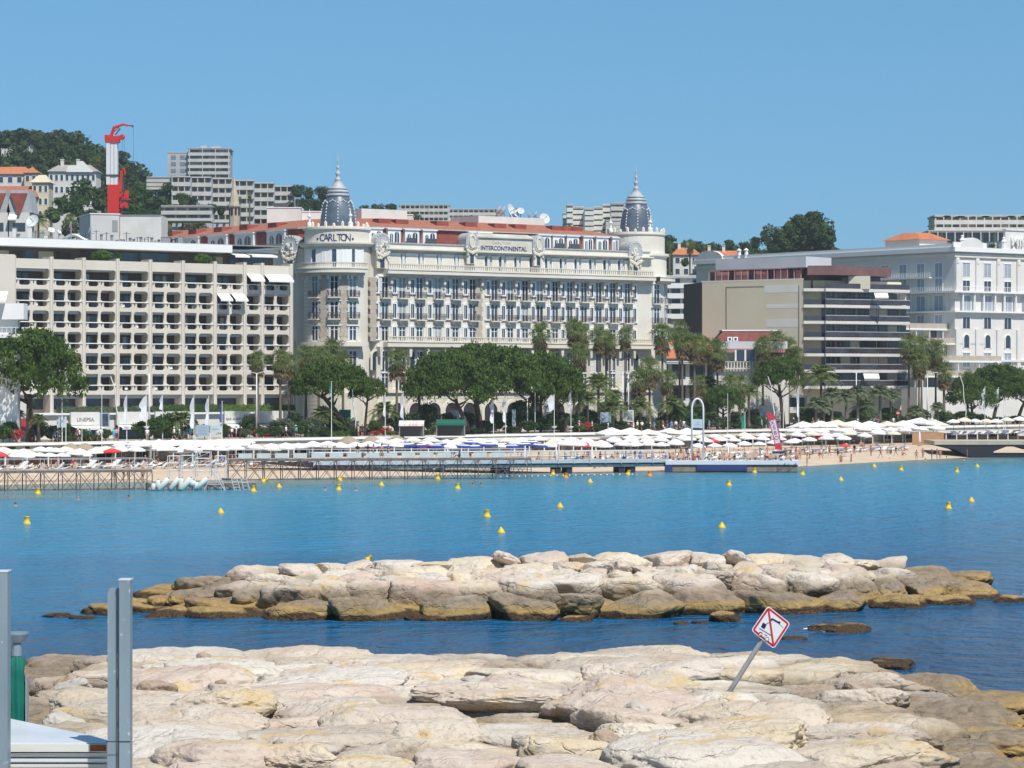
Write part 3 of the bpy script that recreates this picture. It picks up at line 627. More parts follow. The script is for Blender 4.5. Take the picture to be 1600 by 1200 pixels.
# window kinds ------------------------------------------------
def french(h,w=1.05,pm=2):
    b=MB(); hw=w/2
    b.box(-hw-.38,-hw-.02,-.07,.0,.0,h,0); b.box(hw+.02,hw+.38,-.07,.0,.0,h,0)           # folded shutters
    b.box(-hw-.62,hw+.62,-.20,.0,h+.02,h+.22,1); b.box(-hw-.05,hw+.05,-.13,-.001,h-.06,h+.019,1)
    b.box(-hw,hw,-.02,.03,0,h-.06,2);
    if pm: b.box(-hw,hw,-.03,-.0201,h*.35 if pm==3 else 0,h-.06,pm)
    b.box(-.07,.07,-.055,-.021,0,h-.06,1)
    b.box(-hw,hw,-.05,-.021,h*.72,h*.72+.07,1)
    return b.mesh('french_window',[shutter,white,glassb,curtain,dark])
def narrow(h,w=.62):
    b=MB(); hw=w/2
    b.box(-hw-.22,-hw,-.14,0,-.1,h+.1,0); b.box(hw,hw+.22,-.14,0,-.1,h+.1,0); b.box(-hw-.22,hw+.22,-.14,0,h+.101,h+.36,0); b.box(-hw-.34,hw+.34,-.24,0,-.3,-.101,0)
    b.box(-hw,hw,-.03,.02,-.1,h+.1,1); b.box(-.03,.03,-.06,-.031,-.1,h+.1,0)
    b.yprism([(-.2,h+.36),(.2,h+.36),(0,h+.62)],-.16,0,0)
    return b.mesh('narrow_window',[white,glass])
def balcony(w=1.95,d=.9):
    b=MB(); b.box(-w/2,w/2,-d,0,-.18,0,0); b.yprism([(-w/2+.25,-.18),(w/2-.25,-.18),(w/2-.6,-.7),(-w/2+.6,-.7)],-.5,0,0)
    b.yprism([(-w/2+.6,-.701),(w/2-.6,-.701),(0,-1.1)],-.3,0,0)
    b.box(-w/2,w/2,-d,-d+.04,.92,.98,1); b.box(-w/2,w/2,-d,-d+.04,.05,.09,1)
    n=13
    for k in range(n+1):
        x=-w/2+.03+(w-.06)*k/n; b.cbox(x,-d+.02,.09,.92,.035,.035,1)
        if k%2: b.cbox(x,-d+.015,.3,.7,.11,.02,1)
    for sx in (-1,1):
        b.box(sx*w/2-.02,sx*w/2+.02,-d+.041,0,.92,.98,1)
        for k in range(4): b.cbox(sx*(w/2-.02),-d+.2+k*.22,.0,.92,.03,.03,1)
    return b.mesh('balcony',[cream,iron])
FRENCH=[601,628,655,684,711,738,772,797,820,843,867,890,912,935,957,980]
NARROW=[587.5,616,644,671,699,727,762,786,809,832.5,856,879,901,924,947,969,991]
vA,vB,vC=vary(french,3.3,1.05),vary(french,2.7,1.05),vary(french,2.2,1.05); fmA,fmB,fmC=vA[0],vB[0],vC[0]; nmA,nmB,nmC=narrow(1.9),narrow(2.0),narrow(1.7); bal=balcony(); bals=balcony(1.9,.7)
TC=(-4.2,5.0); TR=5.4
def towerpos(a,z,r=TR,c=TC): t=R(a); return (c[0]+r*math.cos(t),c[1]+r*math.sin(t),z,t+PI/2)
TA=(195,230.6,262)
FL=[(vA,25.35,bal),(vB,21.95,bal),(vC,18.6,None)]
for fm,z,bl in FL:
    pos=[(XC(p),-.003,z) for p in FRENCH]+[towerpos(a,z,TR-.02) for a in TA]
    vcopies(fm,'french_window',hotel,pos)
    if bl:
        copies(bl,'balcony',hotel,[(XC(p),-.0,z) for p in FRENCH]+[(*towerpos(a,z,TR-.25)[:3],towerpos(a,z)[3]) for a in TA])
for nm,z in ((nmA,26.3),(nmB,22.3),(nmC,18.9)): copies(nm,'narrow_window',hotel,[(XC(p),-.003,z) for p in NARROW])
# west side windows
copies(fmA,'side_window',hotel,[(-9.003,12.0+k*4.3,z,-PI/2) for k in range(1) for z in (25.35,21.95,18.6)])
copies(bals,'side_balcony',hotel,[(-9.0,12.0,z,-PI/2) for z in (25.35,21.95)])
# pilasters and brackets
b=MB(); bk=MB()
px_mid=[(FRENCH[i]+NARROW[i+1])/2 for i in range(16)]
for p in px_mid:
    x=XC(p); b.box(x-.32,x+.32,-.2,-.003,18.43,28.7); bk.yprism([(x-.22,28.7),(x+.22,28.7),(x+.22,27.6),(x-.22,27.6)],-.75,-.21); bk.yprism([(x-.16,27.599),(x+.16,27.599),(x+.1,27.0),(x-.1,27.0)],-.45,-.21)
part('pilaster',b,cream,hotel); part('cornice_bracket',bk,creamd,hotel)
b=MB()
for p0 in (747,570+12):
    x=XC(p0)
    for k in range(14): wd=.75 if k%2 else .55; b.box(x-wd,x+wd,-.26,-.003,18.45+k*.72,18.45+k*.72+.70)
part('quoin',b,quoin,hotel)
b=MB()
for k in range(14):
    for a,wd in ((213,.75 if k%2 else .55),(246,.7 if k%2 else .5)):
        x,y,z,t=towerpos(a,18.45+k*.72,TR-.02); b.cbox(x,y,z,z+.70,wd*2,.35,0,t)
part('tower_quoin',b,quoin,hotel)
# frieze storey: framed white panels between small windows
PAN=[(605,625),(633,652),(661,681),(689,708),(716,733),(740,756),(768,778),(790,802),(813,826),(838,850),(861,873),(884,896),(907,919),(930,941),(953,964),(975,984)]
b=MB(); g=MB()
for i,(p0,p1) in enumerate(PAN):
    x0,x1=XC(p0),XC(p1); b.box(x0,x1,-.22,-.003,30.1,32.35,0); b.box(x0+.22,x1-.22,-.25,-.221,30.5,32.1,1); b.box(x0-.1,x1+.1,-.32,-.003,32.351,32.5,0)
    if i<len(PAN)-1:
        y0,y1=XC(p1)+.25,XC(PAN[i+1][0])-.25; c_=(y0+y1)/2; g.box(y0,c_-.25,-.03,-.003,30.1,32.4,0); g.box(c_+.25,y1,-.03,-.003,30.1,32.4,0); g.box(c_-.25,c_+.25,-.28,-.003,30.1,32.5,1)
part('frieze_panel',b,[white,cream],hotel); part('frieze_window',g,[glassb,shutter],hotel)
# lower storeys
fmD=french(3.2,1.1); fmE=french(2.3,1.1)
copies(fmD,'lower_window',hotel,[(XC(p),-.003,13.7) for p in FRENCH]+[towerpos(a,13.7,TR-.02) for a in TA])
copies(fmE,'lower_window',hotel,[(XC(p),-.003,11.1) for p in FRENCH])
b=MB()
for p in px_mid+[590]:
    x=XC(p); b.yprism([(x-.3,17.6),(x+.3,17.6),(x+.2,16.0),(x-.2,16.0)],-1.1,-.003); b.box(x-.4,x+.4,-.25,-.003,10.9,15.99)
part('belt_bracket',b,creamd,hotel)
def archwin(w,h,d=.3,n=10):
    b=MB(); hw=w/2; pts=[(-hw,0),(hw,0)]+[(hw*math.cos(PI*k/n),h-hw+hw*math.sin(PI*k/n)) for k in range(n+1)]
    b.yprism(pts,-.05,.0,1)
    for k in range(n):
        a0,a1=PI*k/n,PI*(k+1)/n
        b.yprism([(hw*math.cos(a0),h-hw+hw*math.sin(a0)),((hw+d)*math.cos(a0),h-hw+(hw+d)*math.sin(a0)),((hw+d)*math.cos(a1),h-hw+(hw+d)*math.sin(a1)),(hw*math.cos(a1),h-hw+hw*math.sin(a1))],-.2,.0,0)
    b.box(-hw-d,-hw,-.2,0,0,h-hw,0); b.box(hw,hw+d,-.2,0,0,h-hw,0); return b
am=archwin(2.6,4.6,.5).mesh('arcade_opening',[cream,dark])
copies(am,'arcade_opening',hotel,[(XC(p),-.221,GZ) for p in (598,620,648,676,704,732,765,800,835,870,905,940,975)])
am2=archwin(1.6,3.0,.3).mesh('arched_window',[cream,glass])
copies(am2,'arched_window',hotel,[(XC(p),-.003,13.9) for p in NARROW[::2]])
gro=M('joint_shadow',(.40,.37,.31),.9); b=MB()
for k in range(20):
    z=4.7+k*.66
    if z<10.2: b.box(1.1,XE,-.226,-.221,z,z+.07)
    elif 11<z<17.4:
        b.box(1.1,XE,-.006,-.0035,z,z+.06)
for k in range(40): z=4.6+k*.62; b.lathe([(TR+.005+(.25 if z<10.3 else 0),z),(TR+.005+(.25 if z<10.3 else 0),z+.06)],*TC,30,0,R(150),R(208))
part('stone_coursing',b,gro,hotel)
# tower -------------------------------------------------------
b=MB(); b.lathe([(TR,GZ-.1),(TR,33.3),(TR+.5,33.3),(TR+.75,33.7),(TR+.75,33.95),(TR-.1,33.95),(TR-.1,36.0),(TR+.15,36.0),(TR+.15,36.25),(TR-.5,36.25),(TR-.5,35.9),(0,35.9)],*TC,48); tower=part('corner_tower',b,cream,hotel,smooth=False)
def tring(r0,r1,z0,z1,name,m,c=TC,a0=150,a1=280,par=None):
    b=MB(); b.lathe([(r0,z0),(r1,z0),(r1,z1),(r0,z1)],*c,28,0,R(a0),R(a1)); return part(name,b,m,par or hotel)
tring(TR-.1,TR+1.5,29.15,29.75,'tower_cornice',cream); tring(TR-.1,TR+.8,28.75,29.149,'tower_cornice_moulding',creamd); tring(TR-.1,TR+1.6,29.751,29.87,'tower_cornice_lip',cream)
tring(TR-.1,TR+1.3,17.6,18.3,'tower_belt',cream,a0=175); tring(TR-.1,TR+.25,GZ-.1,10.3,'tower_base',creamd,a0=150)
b=MB()
for k in range(52):
    a=152+k*2.5; x,y,z,t=towerpos(a,29.97,TR+1.35); b.cbox(x,y,z,z+.65,.14,.14,0,t)
b.lathe([(TR+1.2,30.62),(TR+1.5,30.62),(TR+1.5,30.76),(TR+1.2,30.76)],*TC,28,0,R(150),R(281)); b.lathe([(TR+1.2,29.88),(TR+1.5,29.88),(TR+1.5,29.98),(TR+1.2,29.98)],*TC,28,0,R(150),R(281)); part('tower_balustrade',b,cream,hotel)
b=MB()
for a in (165,180,207,221,240,252,258,270):
    x,y,z,t=towerpos(a,28.0,TR+.25); b.cbox(x,y,28.1,28.74,.3,.7,0,t)
part('tower_bracket',b,white,hotel)
b=MB(); g=MB()
for a in TA:
    x,y,z,t=towerpos(a,30.1,TR-.0); g.cbox(x,y,30.0,32.8,1.3,.12,0,t)
for a in (180,207,218,243,251,274):
    x,y,z,t=towerpos(a,30.1,TR+.02); b.cbox(x,y,30.0,32.9,1.7,.25,0,t)
part('tower_panel',b,white,hotel); part('tower_frieze_window',g,glassb,hotel)
# sign on the drum
# letters run round the drum from angle 217 to 245
word='CARLTON'; 
for i,chh in enumerate(word):
    a=231.5-22.5+i*7.5; x,y,z,t=towerpos(a,33.98,TR-.07); text(chh,1.65,navy,'sign_letter',hotel,(x,y,34.1),(R(90),0,t),.03,sx=.82)
for a in (200.0,262.5):
    x,y,z,t=towerpos(a,34.2,TR-.06); b=MB(); b.cbox(0,0,.0,.3,.3,.06); b.build('sign_star',navy,hotel,loc=(x,y,34.3)).rotation_euler=(0,0,t)
def dome(c,zb,name='dome',sc=1.0):
    e=EM(name,(*c,zb)); e.parent=hotel; e.scale=(sc,sc,sc)
    b=MB(); b.lathe([(2.72,-1.2),(2.74,0),(2.72,.8),(2.62,1.7),(2.42,2.7),(2.1,3.7),(1.8,4.3),(1.72,4.45)],0,0,32); b.build('dome_shell',slate,e,True)
    b=MB(); b.lathe([(1.72,4.4),(1.9,4.5),(1.92,4.75),(1.6,4.9),(1.62,5.0),(1.75,5.05),(1.72,5.35),(1.4,5.5),(1.42,5.55),(1.55,5.6),(1.45,5.8),(.95,6.1),(.85,6.5),(.45,7.0),(.5,7.05),(.45,7.3),(.28,7.4),(.25,7.7),(.42,8.0),(.42,8.2),(.2,8.4),(.16,8.8),(.28,9.0),(.26,9.15),(.1,9.3),(.08,9.8),(.16,9.95),(.06,10.1),(.03,11.2),(0,11.3)],0,0,20); b.build('lantern_finial',slatel,e,True)
    b=MB()
    for k in range(8):
        a=2*PI*k/8+.2
        for r,z in ((2.76,0),(2.74,.5),(2.7,1.0),(2.64,1.5),(2.56,2.0),(2.46,2.5),(2.33,3.0)):
            b.ball((r*math.cos(a),r*math.sin(a),z+.4),.11,.11,.16,6)
        for q in range(5):
            aa=a+PI/8+(q-2)*.11; rr=2.2; b.ball((rr*math.cos(aa),rr*math.sin(aa),3.55+.28*(1-abs(q-2)/2)),.1,.1,.1,6)
    b.build('dome_beads',white,e)
    b=MB()
    for k in range(22):
        a=2*PI*k/22; b.ball((4.75*math.cos(a),4.75*math.sin(a),-.35+(k%2)*.18),.3,.3,.42+.14*(k%2),6)
    b.lathe([(4.55,-.8),(4.95,-.8),(4.95,-.45),(4.55,-.45)],0,0,32); b.build('scroll_cresting',cream,e)
    for a in (160,262):
        b=MB(); b.lathe([(.4,-.7),(.42,.1),(.2,.25),(.14,1.0),(.32,1.15),(.3,1.35),(.1,1.5),(.04,2.3),(0,2.4)],4.6*math.cos(R(a)),4.6*math.sin(R(a)),10); b.build('corner_finial',white,e)
    return e
dome(TC,36.95)
def findx(px,y):
    lo,hi=-30.,120.
    for _ in range(50):
        mid=(lo+hi)/2; X,Y=SW(sC+mid,WC+y)
        if PXOF(X,Y)<px: lo=mid
        else: hi=mid
    return lo
cx2=findx(994,5); TC2=(cx2,5.0); dome(TC2,38.0,sc=1.0)
b=MB(); b.lathe([(5.2,GZ),(5.2,33.3),(5.6,33.5),(5.6,33.9),(4.9,33.95),(4.9,37.0),(5.1,37.1),(5.1,37.3),(0,37.3)],*TC2,40); part('east_tower',b,cream,hotel)
for z0,z1,r1,mm in ((29.15,29.75,6.7,cream),(29.76,29.87,6.8,white),(17.6,18.3,6.5,cream),(28.75,29.149,6.0,creamd)): tring(5.1,r1,z0,z1,'east_tower_cornice',mm,c=TC2,a0=-92,a1=40)
for z,fm in ((25.35,fmA),(21.95,fmB),(18.6,fmC)):
    copies(fm,'tower_window',hotel,[towerpos(a,z,5.22,TC2) for a in (-88,-50)])
copies(bal,'tower_balcony',hotel,[(*towerpos(a,z,5.0,TC2)[:3],towerpos(a,z)[3]) for a in (-88,-50) for z in (25.35,21.95)])
# mansard roof ------------------------------------------------
inset=1.3; mp=[(inset,inset),(XE-6,inset),(XE-6,WD-1.5),(-9+inset,WD-1.5),(-9+inset,11),(-3,6)]
b=MB(); b.prism(mp,33.19,36.6,0,caps=False); part('mansard_wall',b,redw,hotel)
tp=[(inset+3,inset+5),(XE-13,inset+5),(XE-13,WD-7),(-9+inset+5,WD-7),(-9+inset+5,14),(1,9)]
mo=[(inset-.3,inset-.4),(XE-5.6,inset-.4),(XE-5.6,WD-1),(-9+inset-.4,WD-1),(-9+inset-.4,10.8),(-3.3,5.6)]
b=MB(); b.prism(mo,36.6,38.3,0,True,tp); part('tiled_roof',b,tile,hotel)
b=MB(); b.prism(mo,36.43,36.599,0); part('eaves',b,slatel,hotel)
def dormer(w):
    b=MB(); b.box(-w/2,w/2,-.5,.6,0,2.95,0); b.box(-w/2-.15,w/2+.15,-.7,.6,2.951,3.12,0)
    def aw(cx,ww,h):
        hw=ww/2; n=8; b.yprism([(cx-hw,.5),(cx+hw,.5)]+[(cx+hw*math.cos(PI*k/n),h-hw+hw*math.sin(PI*k/n)) for k in range(n+1)],-.53,-.499,1)
        b.box(cx-.05,cx+.05,-.55,-.531,.5,h-.1,0)
    aw(-w*.22,w*.22,2.3); aw(w*.2,w*.34,2.6); return b
DM=[(581,602),(610,630),(637,659),(665,686),(737,747),(751,772),(845,865),(868,886),(890,909),(916,931),(936,955),(961,971)]
for p0,p1 in DM:
    x0,x1=XC(p0),XC(p1); q=1.0; dormer((x1-x0)).build('dormer',[white,glass],hotel,loc=((x0+x1)/2,inset-.1,33.3))
for p0,p1 in ((637,651),(667,684),(869,884),(891,907)):
    b=MB(); b.box(XC(p0),XC(p1),.3,.34,34.1,35.0); part('terrace_screen',b,greyd,hotel)
for p0,p1 in ((212,226),(245,262),(286,312),(327,356),(369,398),(419,447)):
    y0,y1=findy(p1,-8),findy(p0,-8); o=dormer(y1-y0).build('dormer',[white,glass],hotel,loc=(-9+inset-.1,(y0+y1)/2,33.3)); o.rotation_euler=(0,0,-PI/2)
for p in (232,268,305,345,385,430):
    yy=findy(p,-6); b=MB(); b.box(-6.6,-4.5,yy-1.3,yy+1.3,36.9,37.9); part('roof_hatch',b,redw,hotel)
for p in (600,627,690,735,780,812,870,885,900):
    xx=findx(p,3.5); b=MB(); b.box(xx-1.2,xx+1.2,3.2,5,37.1,38.1); part('roof_hatch',b,redw,hotel)
b=MB(); b.box(5,14,12,18,38.5,40.2); b.box(30,44,14,22,38.5,40.0); part('roof_plant_room',b,offwhite,hotel)
# west end block on the roof and chimneys, in front of the crane
y0=findy(183,-9); b=MB(); X,Y=SW(sC-9,WC+42); 
# barrel roofed gables with cartouches
def gable(x,y,z,rz,s=1.0,ring=False):
    e=EM('gable_ornament',(x,y,z),rz); e.parent=hotel; e.scale=(s,s,s)
    b=MB(); n=10; pts=[(1.7,-1.5),(1.7,.6)]+[(1.7*math.cos(PI*k/n),.6+1.5*math.sin(PI*k/n)) for k in range(1,n)]+[(-1.7,.6),(-1.7,-1.5)]
    b.yprism(pts,-.7,2.6); b.build('barrel_roof',slatel,e)
    b=MB(); pts2=[]; n=16
    rg=random.Random(int(x*7))
    if ring:
        n=22; b.tube([(.72*math.cos(2*PI*k/n),-.85,.1+1.35*math.sin(2*PI*k/n)) for k in range(n+1)],.16,6)
        for k in range(26):
            a=2*PI*k/26; f=1+.35*rg.random(); b.ball((1.0*f*math.cos(a),-.72,.1+1.55*f**.5*math.sin(a)),rg.uniform(.12,.24),.2,rg.uniform(.12,.26),6)
    else:
        for k in range(34): b.ball((rg.gauss(0,.75),-.75-.2*rg.random(),rg.gauss(-1.2,.8)),rg.uniform(.14,.36),.22,rg.uniform(.16,.42),6)
        for k in range(9): a=PI*k/8; b.ball((1.55*math.cos(a),-.72,.5+1.35*math.sin(a)),.17,.15,.17,6)
    for k in range(7): b.ball((-1.2+.4*k,-.85,-2.0-.5*(1-abs(k-3)/3)),.3,.3,.45,6)
    for sx in (-1,1):
        for k in range(4): b.ball((sx*(1.5-.12*k),-.75,-1.2-k*.55),.28,.25,.35,6)
    b.build('carved_scrolls',cream,e)
    b=MB(); b.lathe([(0,0),(1,0)],0,0,18); 
    for k,(X,Y,Z) in enumerate(b.v): b.v[k]=(X*(.62 if ring else .5),-.80 if ring else -.72,Y*(1.25 if ring else .5)+(.1 if ring else .4))
    b.build('oval_opening',creamd,e)
    b=MB(); b.box(-1.3,1.3,-.6,-.1,-4.9,-1.0); b.box(-.5,.5,-.63,-.601,-4.8,-2.6,1); b.build('gable_pier',[cream,glassb],e)
    return e
gable(XC(591)+.4,-.1,33.9,0,.8); gable(XC(731),-.7,34.6,0,.72,True); gable(XC(835),-.7,34.6,0,.72,True); gable(XC(988),-.3,34.0,0,.85); gable(-9.2,findy(457,-9),33.6,-PI/2+.5,.85)
# attic over the centre with its lettering
b=MB(); x0,x1=XC(738),XC(829); b.box(x0,x1,-.95,-.1,33.201,35.4); b.box(x0,x1,-1.2,.5,35.401,35.65); b.yprism([(x0,35.651),(x1,35.651),(x1-1,36.1),(x0+1,36.1)],-.6,1.2); part('centre_attic',b,creamd,hotel)
xm=(XC(757)+XC(806))/2
text('INTERCONTINENTAL',.98,navy,'sign_lettering',hotel,(xm,-.98,33.42),depth=.02,sx=.98,bold=.01); text('CARLTON',.6,quoin,'sign_lettering',hotel,(xm-.5,-.98,34.45),depth=.015,sx=1.4)
# satellite dishes -------------------------------------------
dishw=M('dish_white',(.62,.65,.68),.5)
def dishmesh(r):
    b=MB(); b.lathe([(r*t,.28*r*t*t) for t in (0.001,.25,.5,.75,1)],0,0,20); d=b.mesh('dish',dishw,True); return d
DISH=dishmesh(1.0)
def dish(px,py,Y,r,az,el,base,desc):
    p=PX(px,py,Y); e=EM('satellite_dish',(p.x,p.y,base)); h=p.z-base
    b=MB(); b.tube([(0,0,0),(0,0,h)],.09*max(1,r*.6),6); b.tube([(0,0,h*.5),(0,.3,h)],.05,5); b.build('mast',grey,e)
    d=Vector((math.cos(R(el))*math.cos(R(az)),math.cos(R(el))*math.sin(R(az)),math.sin(R(el))))
    q=OB('reflector',DISH,e,(0,0,h)); q.scale=(r,r,r); q.rotation_euler=d.to_track_quat('Z','Y').to_euler()
    b=MB(); tip=d*r*.9; b.tube([(0,0,0),tip],.04*r,5); b.ball(tip,.09*r,.09*r,.09*r,6); f=b.build('feed_arm',greyd,e); f.location=(0,0,h)
    TAG(e,desc,'satellite dish','satellite dishes on the roofs'); return e
for i,(px,py,r,az,el,lab) in enumerate(((781,330,.95,160,25,'dark side-turned satellite dish at the left of the hotel roof cluster'),(788,331,1.05,165,25,'second side-turned satellite dish in the hotel roof cluster'),(797,331,1.45,-25,22,'largest white satellite dish of the cluster on the hotel roof'),(805,333,.8,-40,25,'small white oval dish right of the largest hotel dish'),(813.5,330,.65,-80,30,'round white dish standing upright in the hotel roof cluster'),(828,337,.6,170,25,'small dark dish left of the middle of the hotel roof'),(838,336,.65,160,25,'dark thin dish turned away on the hotel roof'),(850,342,1.0,-60,22,'white tilted satellite dish at the right end of the hotel roof cluster'))):
    dish(px,py,512,r,az,el,38.7,lab)
# ------------------------------------------------------------ brutalist residence on the left
WL=361.7; sL=SOF(22,WL); res=EM('apartment_block',(*SW(sL,WL),0),TH); TAG(res,'beige concrete apartment block with a grid of round-cornered balcony openings','building')
XL=lambda px: SOF(px,WL)-sL
PIL=[22,80.5,131,184,235,286,336,382.5,410,455]
H=2.96; ZT=27.95; 
wl=XL(455)
b=MB(); b.box(-60,wl,2.2,24,GZ-.1,28.7); b.box(-60,.0,-.3,2.199,GZ-.1,29.7); part('rear_wall',b,concrete,res)
for k in range(7):
    b=MB(); z=ZT-H-k*H; b.box(.01,wl-.01,.4,2.19,z-.02,z+.25); part('floor_slab',b,concrete,res)
b=MB(); b.box(0.01,wl,.36,2.19,ZT-.02,ZT+.3); b.box(0,wl,.05,.36,ZT,ZT+1.25); part('parapet',b,concrete,res)
b=MB()
for p in PIL:
    x=XL(p); b.box(x-.26,x+.26,-.12,2.195,GZ-.1,ZT+1.6)
for q in PIL: pass
pil=part('pillar',b,concrete,res)
b=MB()
for p in PIL:
    x=XL(p); b.box(x+.10,x+.13,-.124,-.121,GZ,ZT+1.55)
part('pillar_joint',b,greyd,res)
doorc=M('terrace_wall',(.10,.085,.075),.9,(.065,.055,.05),.5)  # wall colour darkened to stand in for the shade inside the balconies
def screen(w,top):
    q=[]
    if top: q.append(rrect(.06,w-.06,1.42,2.86,.28,(1,1,1,0)))
    elif w>3.5:
        m_=w*.47; q.append(rrect(.06,m_-.28,1.40,2.93,.22,(0,0,0,0))); q.append(rrect(m_+.12,w-.12,1.40,2.93,.42,(1,1,1,1)))
    else: q.append(rrect(.1,w-.1,1.40,2.93,.35))
    n=2 if w>3.5 else 1
    for k in range(n):
        x0=(k+.0)*w/n; ww=w/n; q.append(rrect(x0+ww*.20,x0+ww*.86,.55,1.27,.28,(1,1,1,1)))
        if w>3.5: q.append(rrect(x0+.03,x0+.03+ww*.08,.75,1.25,.05,(0,0,0,0)))
    return holed([(0,0),(w,0),(w,2.965),(0,2.965)],q,.3,'balcony_screen',concrete)
cache={}
rnd=random.Random(3)
valm=M('awning_canvas',(.45,.46,.46),.8); railm=white
for i in range(len(PIL)-1):
    x0,x1=XL(PIL[i])+.265,XL(PIL[i+1])-.265; w_=x1-x0
    for k in range(6):
        z=ZT-H*(k+1)
        me=screen(w_,k==0); o=OB('balcony_screen',me,res,(x0,.02+.002*i,z))
        b=MB(); b.box(0,w_,-.09,.015,1.27,1.36); b.box(0,w_,.32,.5,1.30,1.36); b.build('handrail',railm,res,loc=(x0,0,z))
        a=rnd.uniform(.3,.62); b=MB(); sp=rnd.uniform(0,.35)*w_
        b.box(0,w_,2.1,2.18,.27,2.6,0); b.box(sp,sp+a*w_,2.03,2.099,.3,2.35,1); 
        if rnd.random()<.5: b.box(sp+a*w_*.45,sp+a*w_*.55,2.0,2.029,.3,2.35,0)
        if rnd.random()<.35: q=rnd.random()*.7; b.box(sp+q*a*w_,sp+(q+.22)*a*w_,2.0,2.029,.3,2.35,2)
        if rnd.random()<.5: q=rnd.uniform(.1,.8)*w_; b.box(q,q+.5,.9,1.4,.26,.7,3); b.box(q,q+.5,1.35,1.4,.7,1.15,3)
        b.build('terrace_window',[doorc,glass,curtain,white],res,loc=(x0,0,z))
        if rnd.random()<.8:
            b=MB(); b.box(.15,w_*.93,.36,.40,2.62-(.15 if rnd.random()<.4 else 0),2.90); b.build('awning_valance',valm,res,loc=(x0,0,z))
    # ground floor
    zg=ZT-6*H
    b=MB(); b.box(0,w_,.0,.3,zg-.0,zg+.02); b.box(0,w_,2.05,2.19,GZ+4,zg-.05,1); b.box(0,w_,.6,.7,zg-.55,zg-.03,2); b.build('lobby_window',[concrete,glass,valm],res,loc=(x0,0,0))
def awning(par,x0,x1,z,d,drop,m=None,y=0,thk=.04):
    b=MB(); b.quad((x0,y,z),(x1,y,z),(x1,y-d,z-drop),(x0,y-d,z-drop)); b.quad((x0,y,z-thk),(x0,y-d,z-drop-thk),(x1,y-d,z-drop-thk),(x1,y,z-thk))
    b.box(x0,x1,y-d-.02,y-d,z-drop-.28,z-drop); return b.build('awning',m or white,par)
def awn(p0,p1,k,f=.0):
    z=ZT-H*k+H-.05; awning(res,XL(p0),XL(p1),z,1.3,.9,white,0)
awn(338,357,2); awn(361,381,2); awn(385,407,1); awn(413,452,1)
# penthouse with white overhanging roof
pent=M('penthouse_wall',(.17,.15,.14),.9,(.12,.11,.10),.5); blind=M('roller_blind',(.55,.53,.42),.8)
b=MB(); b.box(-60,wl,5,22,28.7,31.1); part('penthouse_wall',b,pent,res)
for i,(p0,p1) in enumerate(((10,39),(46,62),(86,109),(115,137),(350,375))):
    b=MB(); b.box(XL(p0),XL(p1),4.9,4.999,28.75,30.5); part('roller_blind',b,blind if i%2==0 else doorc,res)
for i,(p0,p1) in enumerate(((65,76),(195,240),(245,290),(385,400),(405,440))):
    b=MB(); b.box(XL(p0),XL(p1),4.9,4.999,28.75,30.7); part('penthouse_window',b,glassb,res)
b=MB(); b.box(-60,XL(372),1.6,23,31.0,32.1); b.box(XL(372)+.01,wl,3.6,23,31.2,31.6); part('roof_slab',b,white,res)
b=MB(); b.box(-60,wl,1.9,22.5,32.101,32.2); part('roof_gravel',b,grey,res)
awning(res,XL(375),XL(398),31.1,2.2,.5,white,3.5); awning(res,XL(400),XL(440),31.1,2.4,.4,white,3.5)
rnd=random.Random(11)
for (px,py,r,az,el,lab) in ((52,346,.95,-110,25,'large white dish turned half away at the left of the concrete block roof'),(68,362,.45,170,30,'small dish edge-on left of the middle on the concrete block roof'),(80,360,.5,-60,40,'small white dish beside the large one on the concrete block roof'),(111,351,.5,185,20,'narrow edge-on dish on a pole on the concrete block roof'),(92,362,.35,-40,30,'tiny dish low on the concrete block roof'),(142,359,.6,180,25,'thin dish seen edge-on right of the duct on the concrete roof')):
    dish(px,py,412,r,az,el,32.2,lab)
b=MB(); p=PX(112,373,414); pts=[]
for k in range(9): t=k/8; pts.append((-1.2+3.6*t,0,.15+1.0*math.sin(PI*min(1,t*1.2))*.75))
b.tube(pts,.28,10); e=b.build('ventilation_duct',M('duct_metal',(.5,.52,.54),.35,metal=.4),loc=(p.x,p.y,32.2),smooth=True); TAG(e,'curved silver ventilation duct on the concrete block roof','duct')
def roofgear(px0,px1,Y,base,n,seed,label,hmax=1.6):
    rnd=random.Random(seed); e=EM('rooftop_machinery',(GX((px0+px1)/2,Y),Y,base)); TAG(e,label,'rooftop equipment')
    for k in range(n):
        b=MB(); x=GX(px0+(px1-px0)*(k+.5)/n,Y)-GX((px0+px1)/2,Y); wd=rnd.uniform(.4,1.3); hh=rnd.uniform(.4,hmax)
        if rnd.random()<.4: b.tube([(x,0,0),(x,0,hh*1.5)],.06,5); b.tube([(x-.5,0,hh*1.3),(x+.5,0,hh*1.3)],.04,4); b.build('antenna',greyd,e)
        elif rnd.random()<.5: b.cbox(x,0,0,hh,wd,1.0); b.cbox(x,0,hh,hh+.05,wd+.1,1.1); b.build('cooling_unit',[offwhite,grey][k%2],e)
        else: b.lathe([(.2,0),(.2,hh*.8),(.35,hh*.85),(0,hh)],x,0,8); b.build('vent_cowl',grey,e)
    return e
roofgear(20,75,412,32.2,9,1,'antennas and vents clustered at the left of the concrete block roof',2.0); roofgear(195,285,424,32.2,16,2,'row of dark cooling units and pipes on the right of the concrete block roof',1.3)
roofgear(130,195,418,32.2,8,3,'thin aerials and vents in the middle of the concrete block roof',1.4)
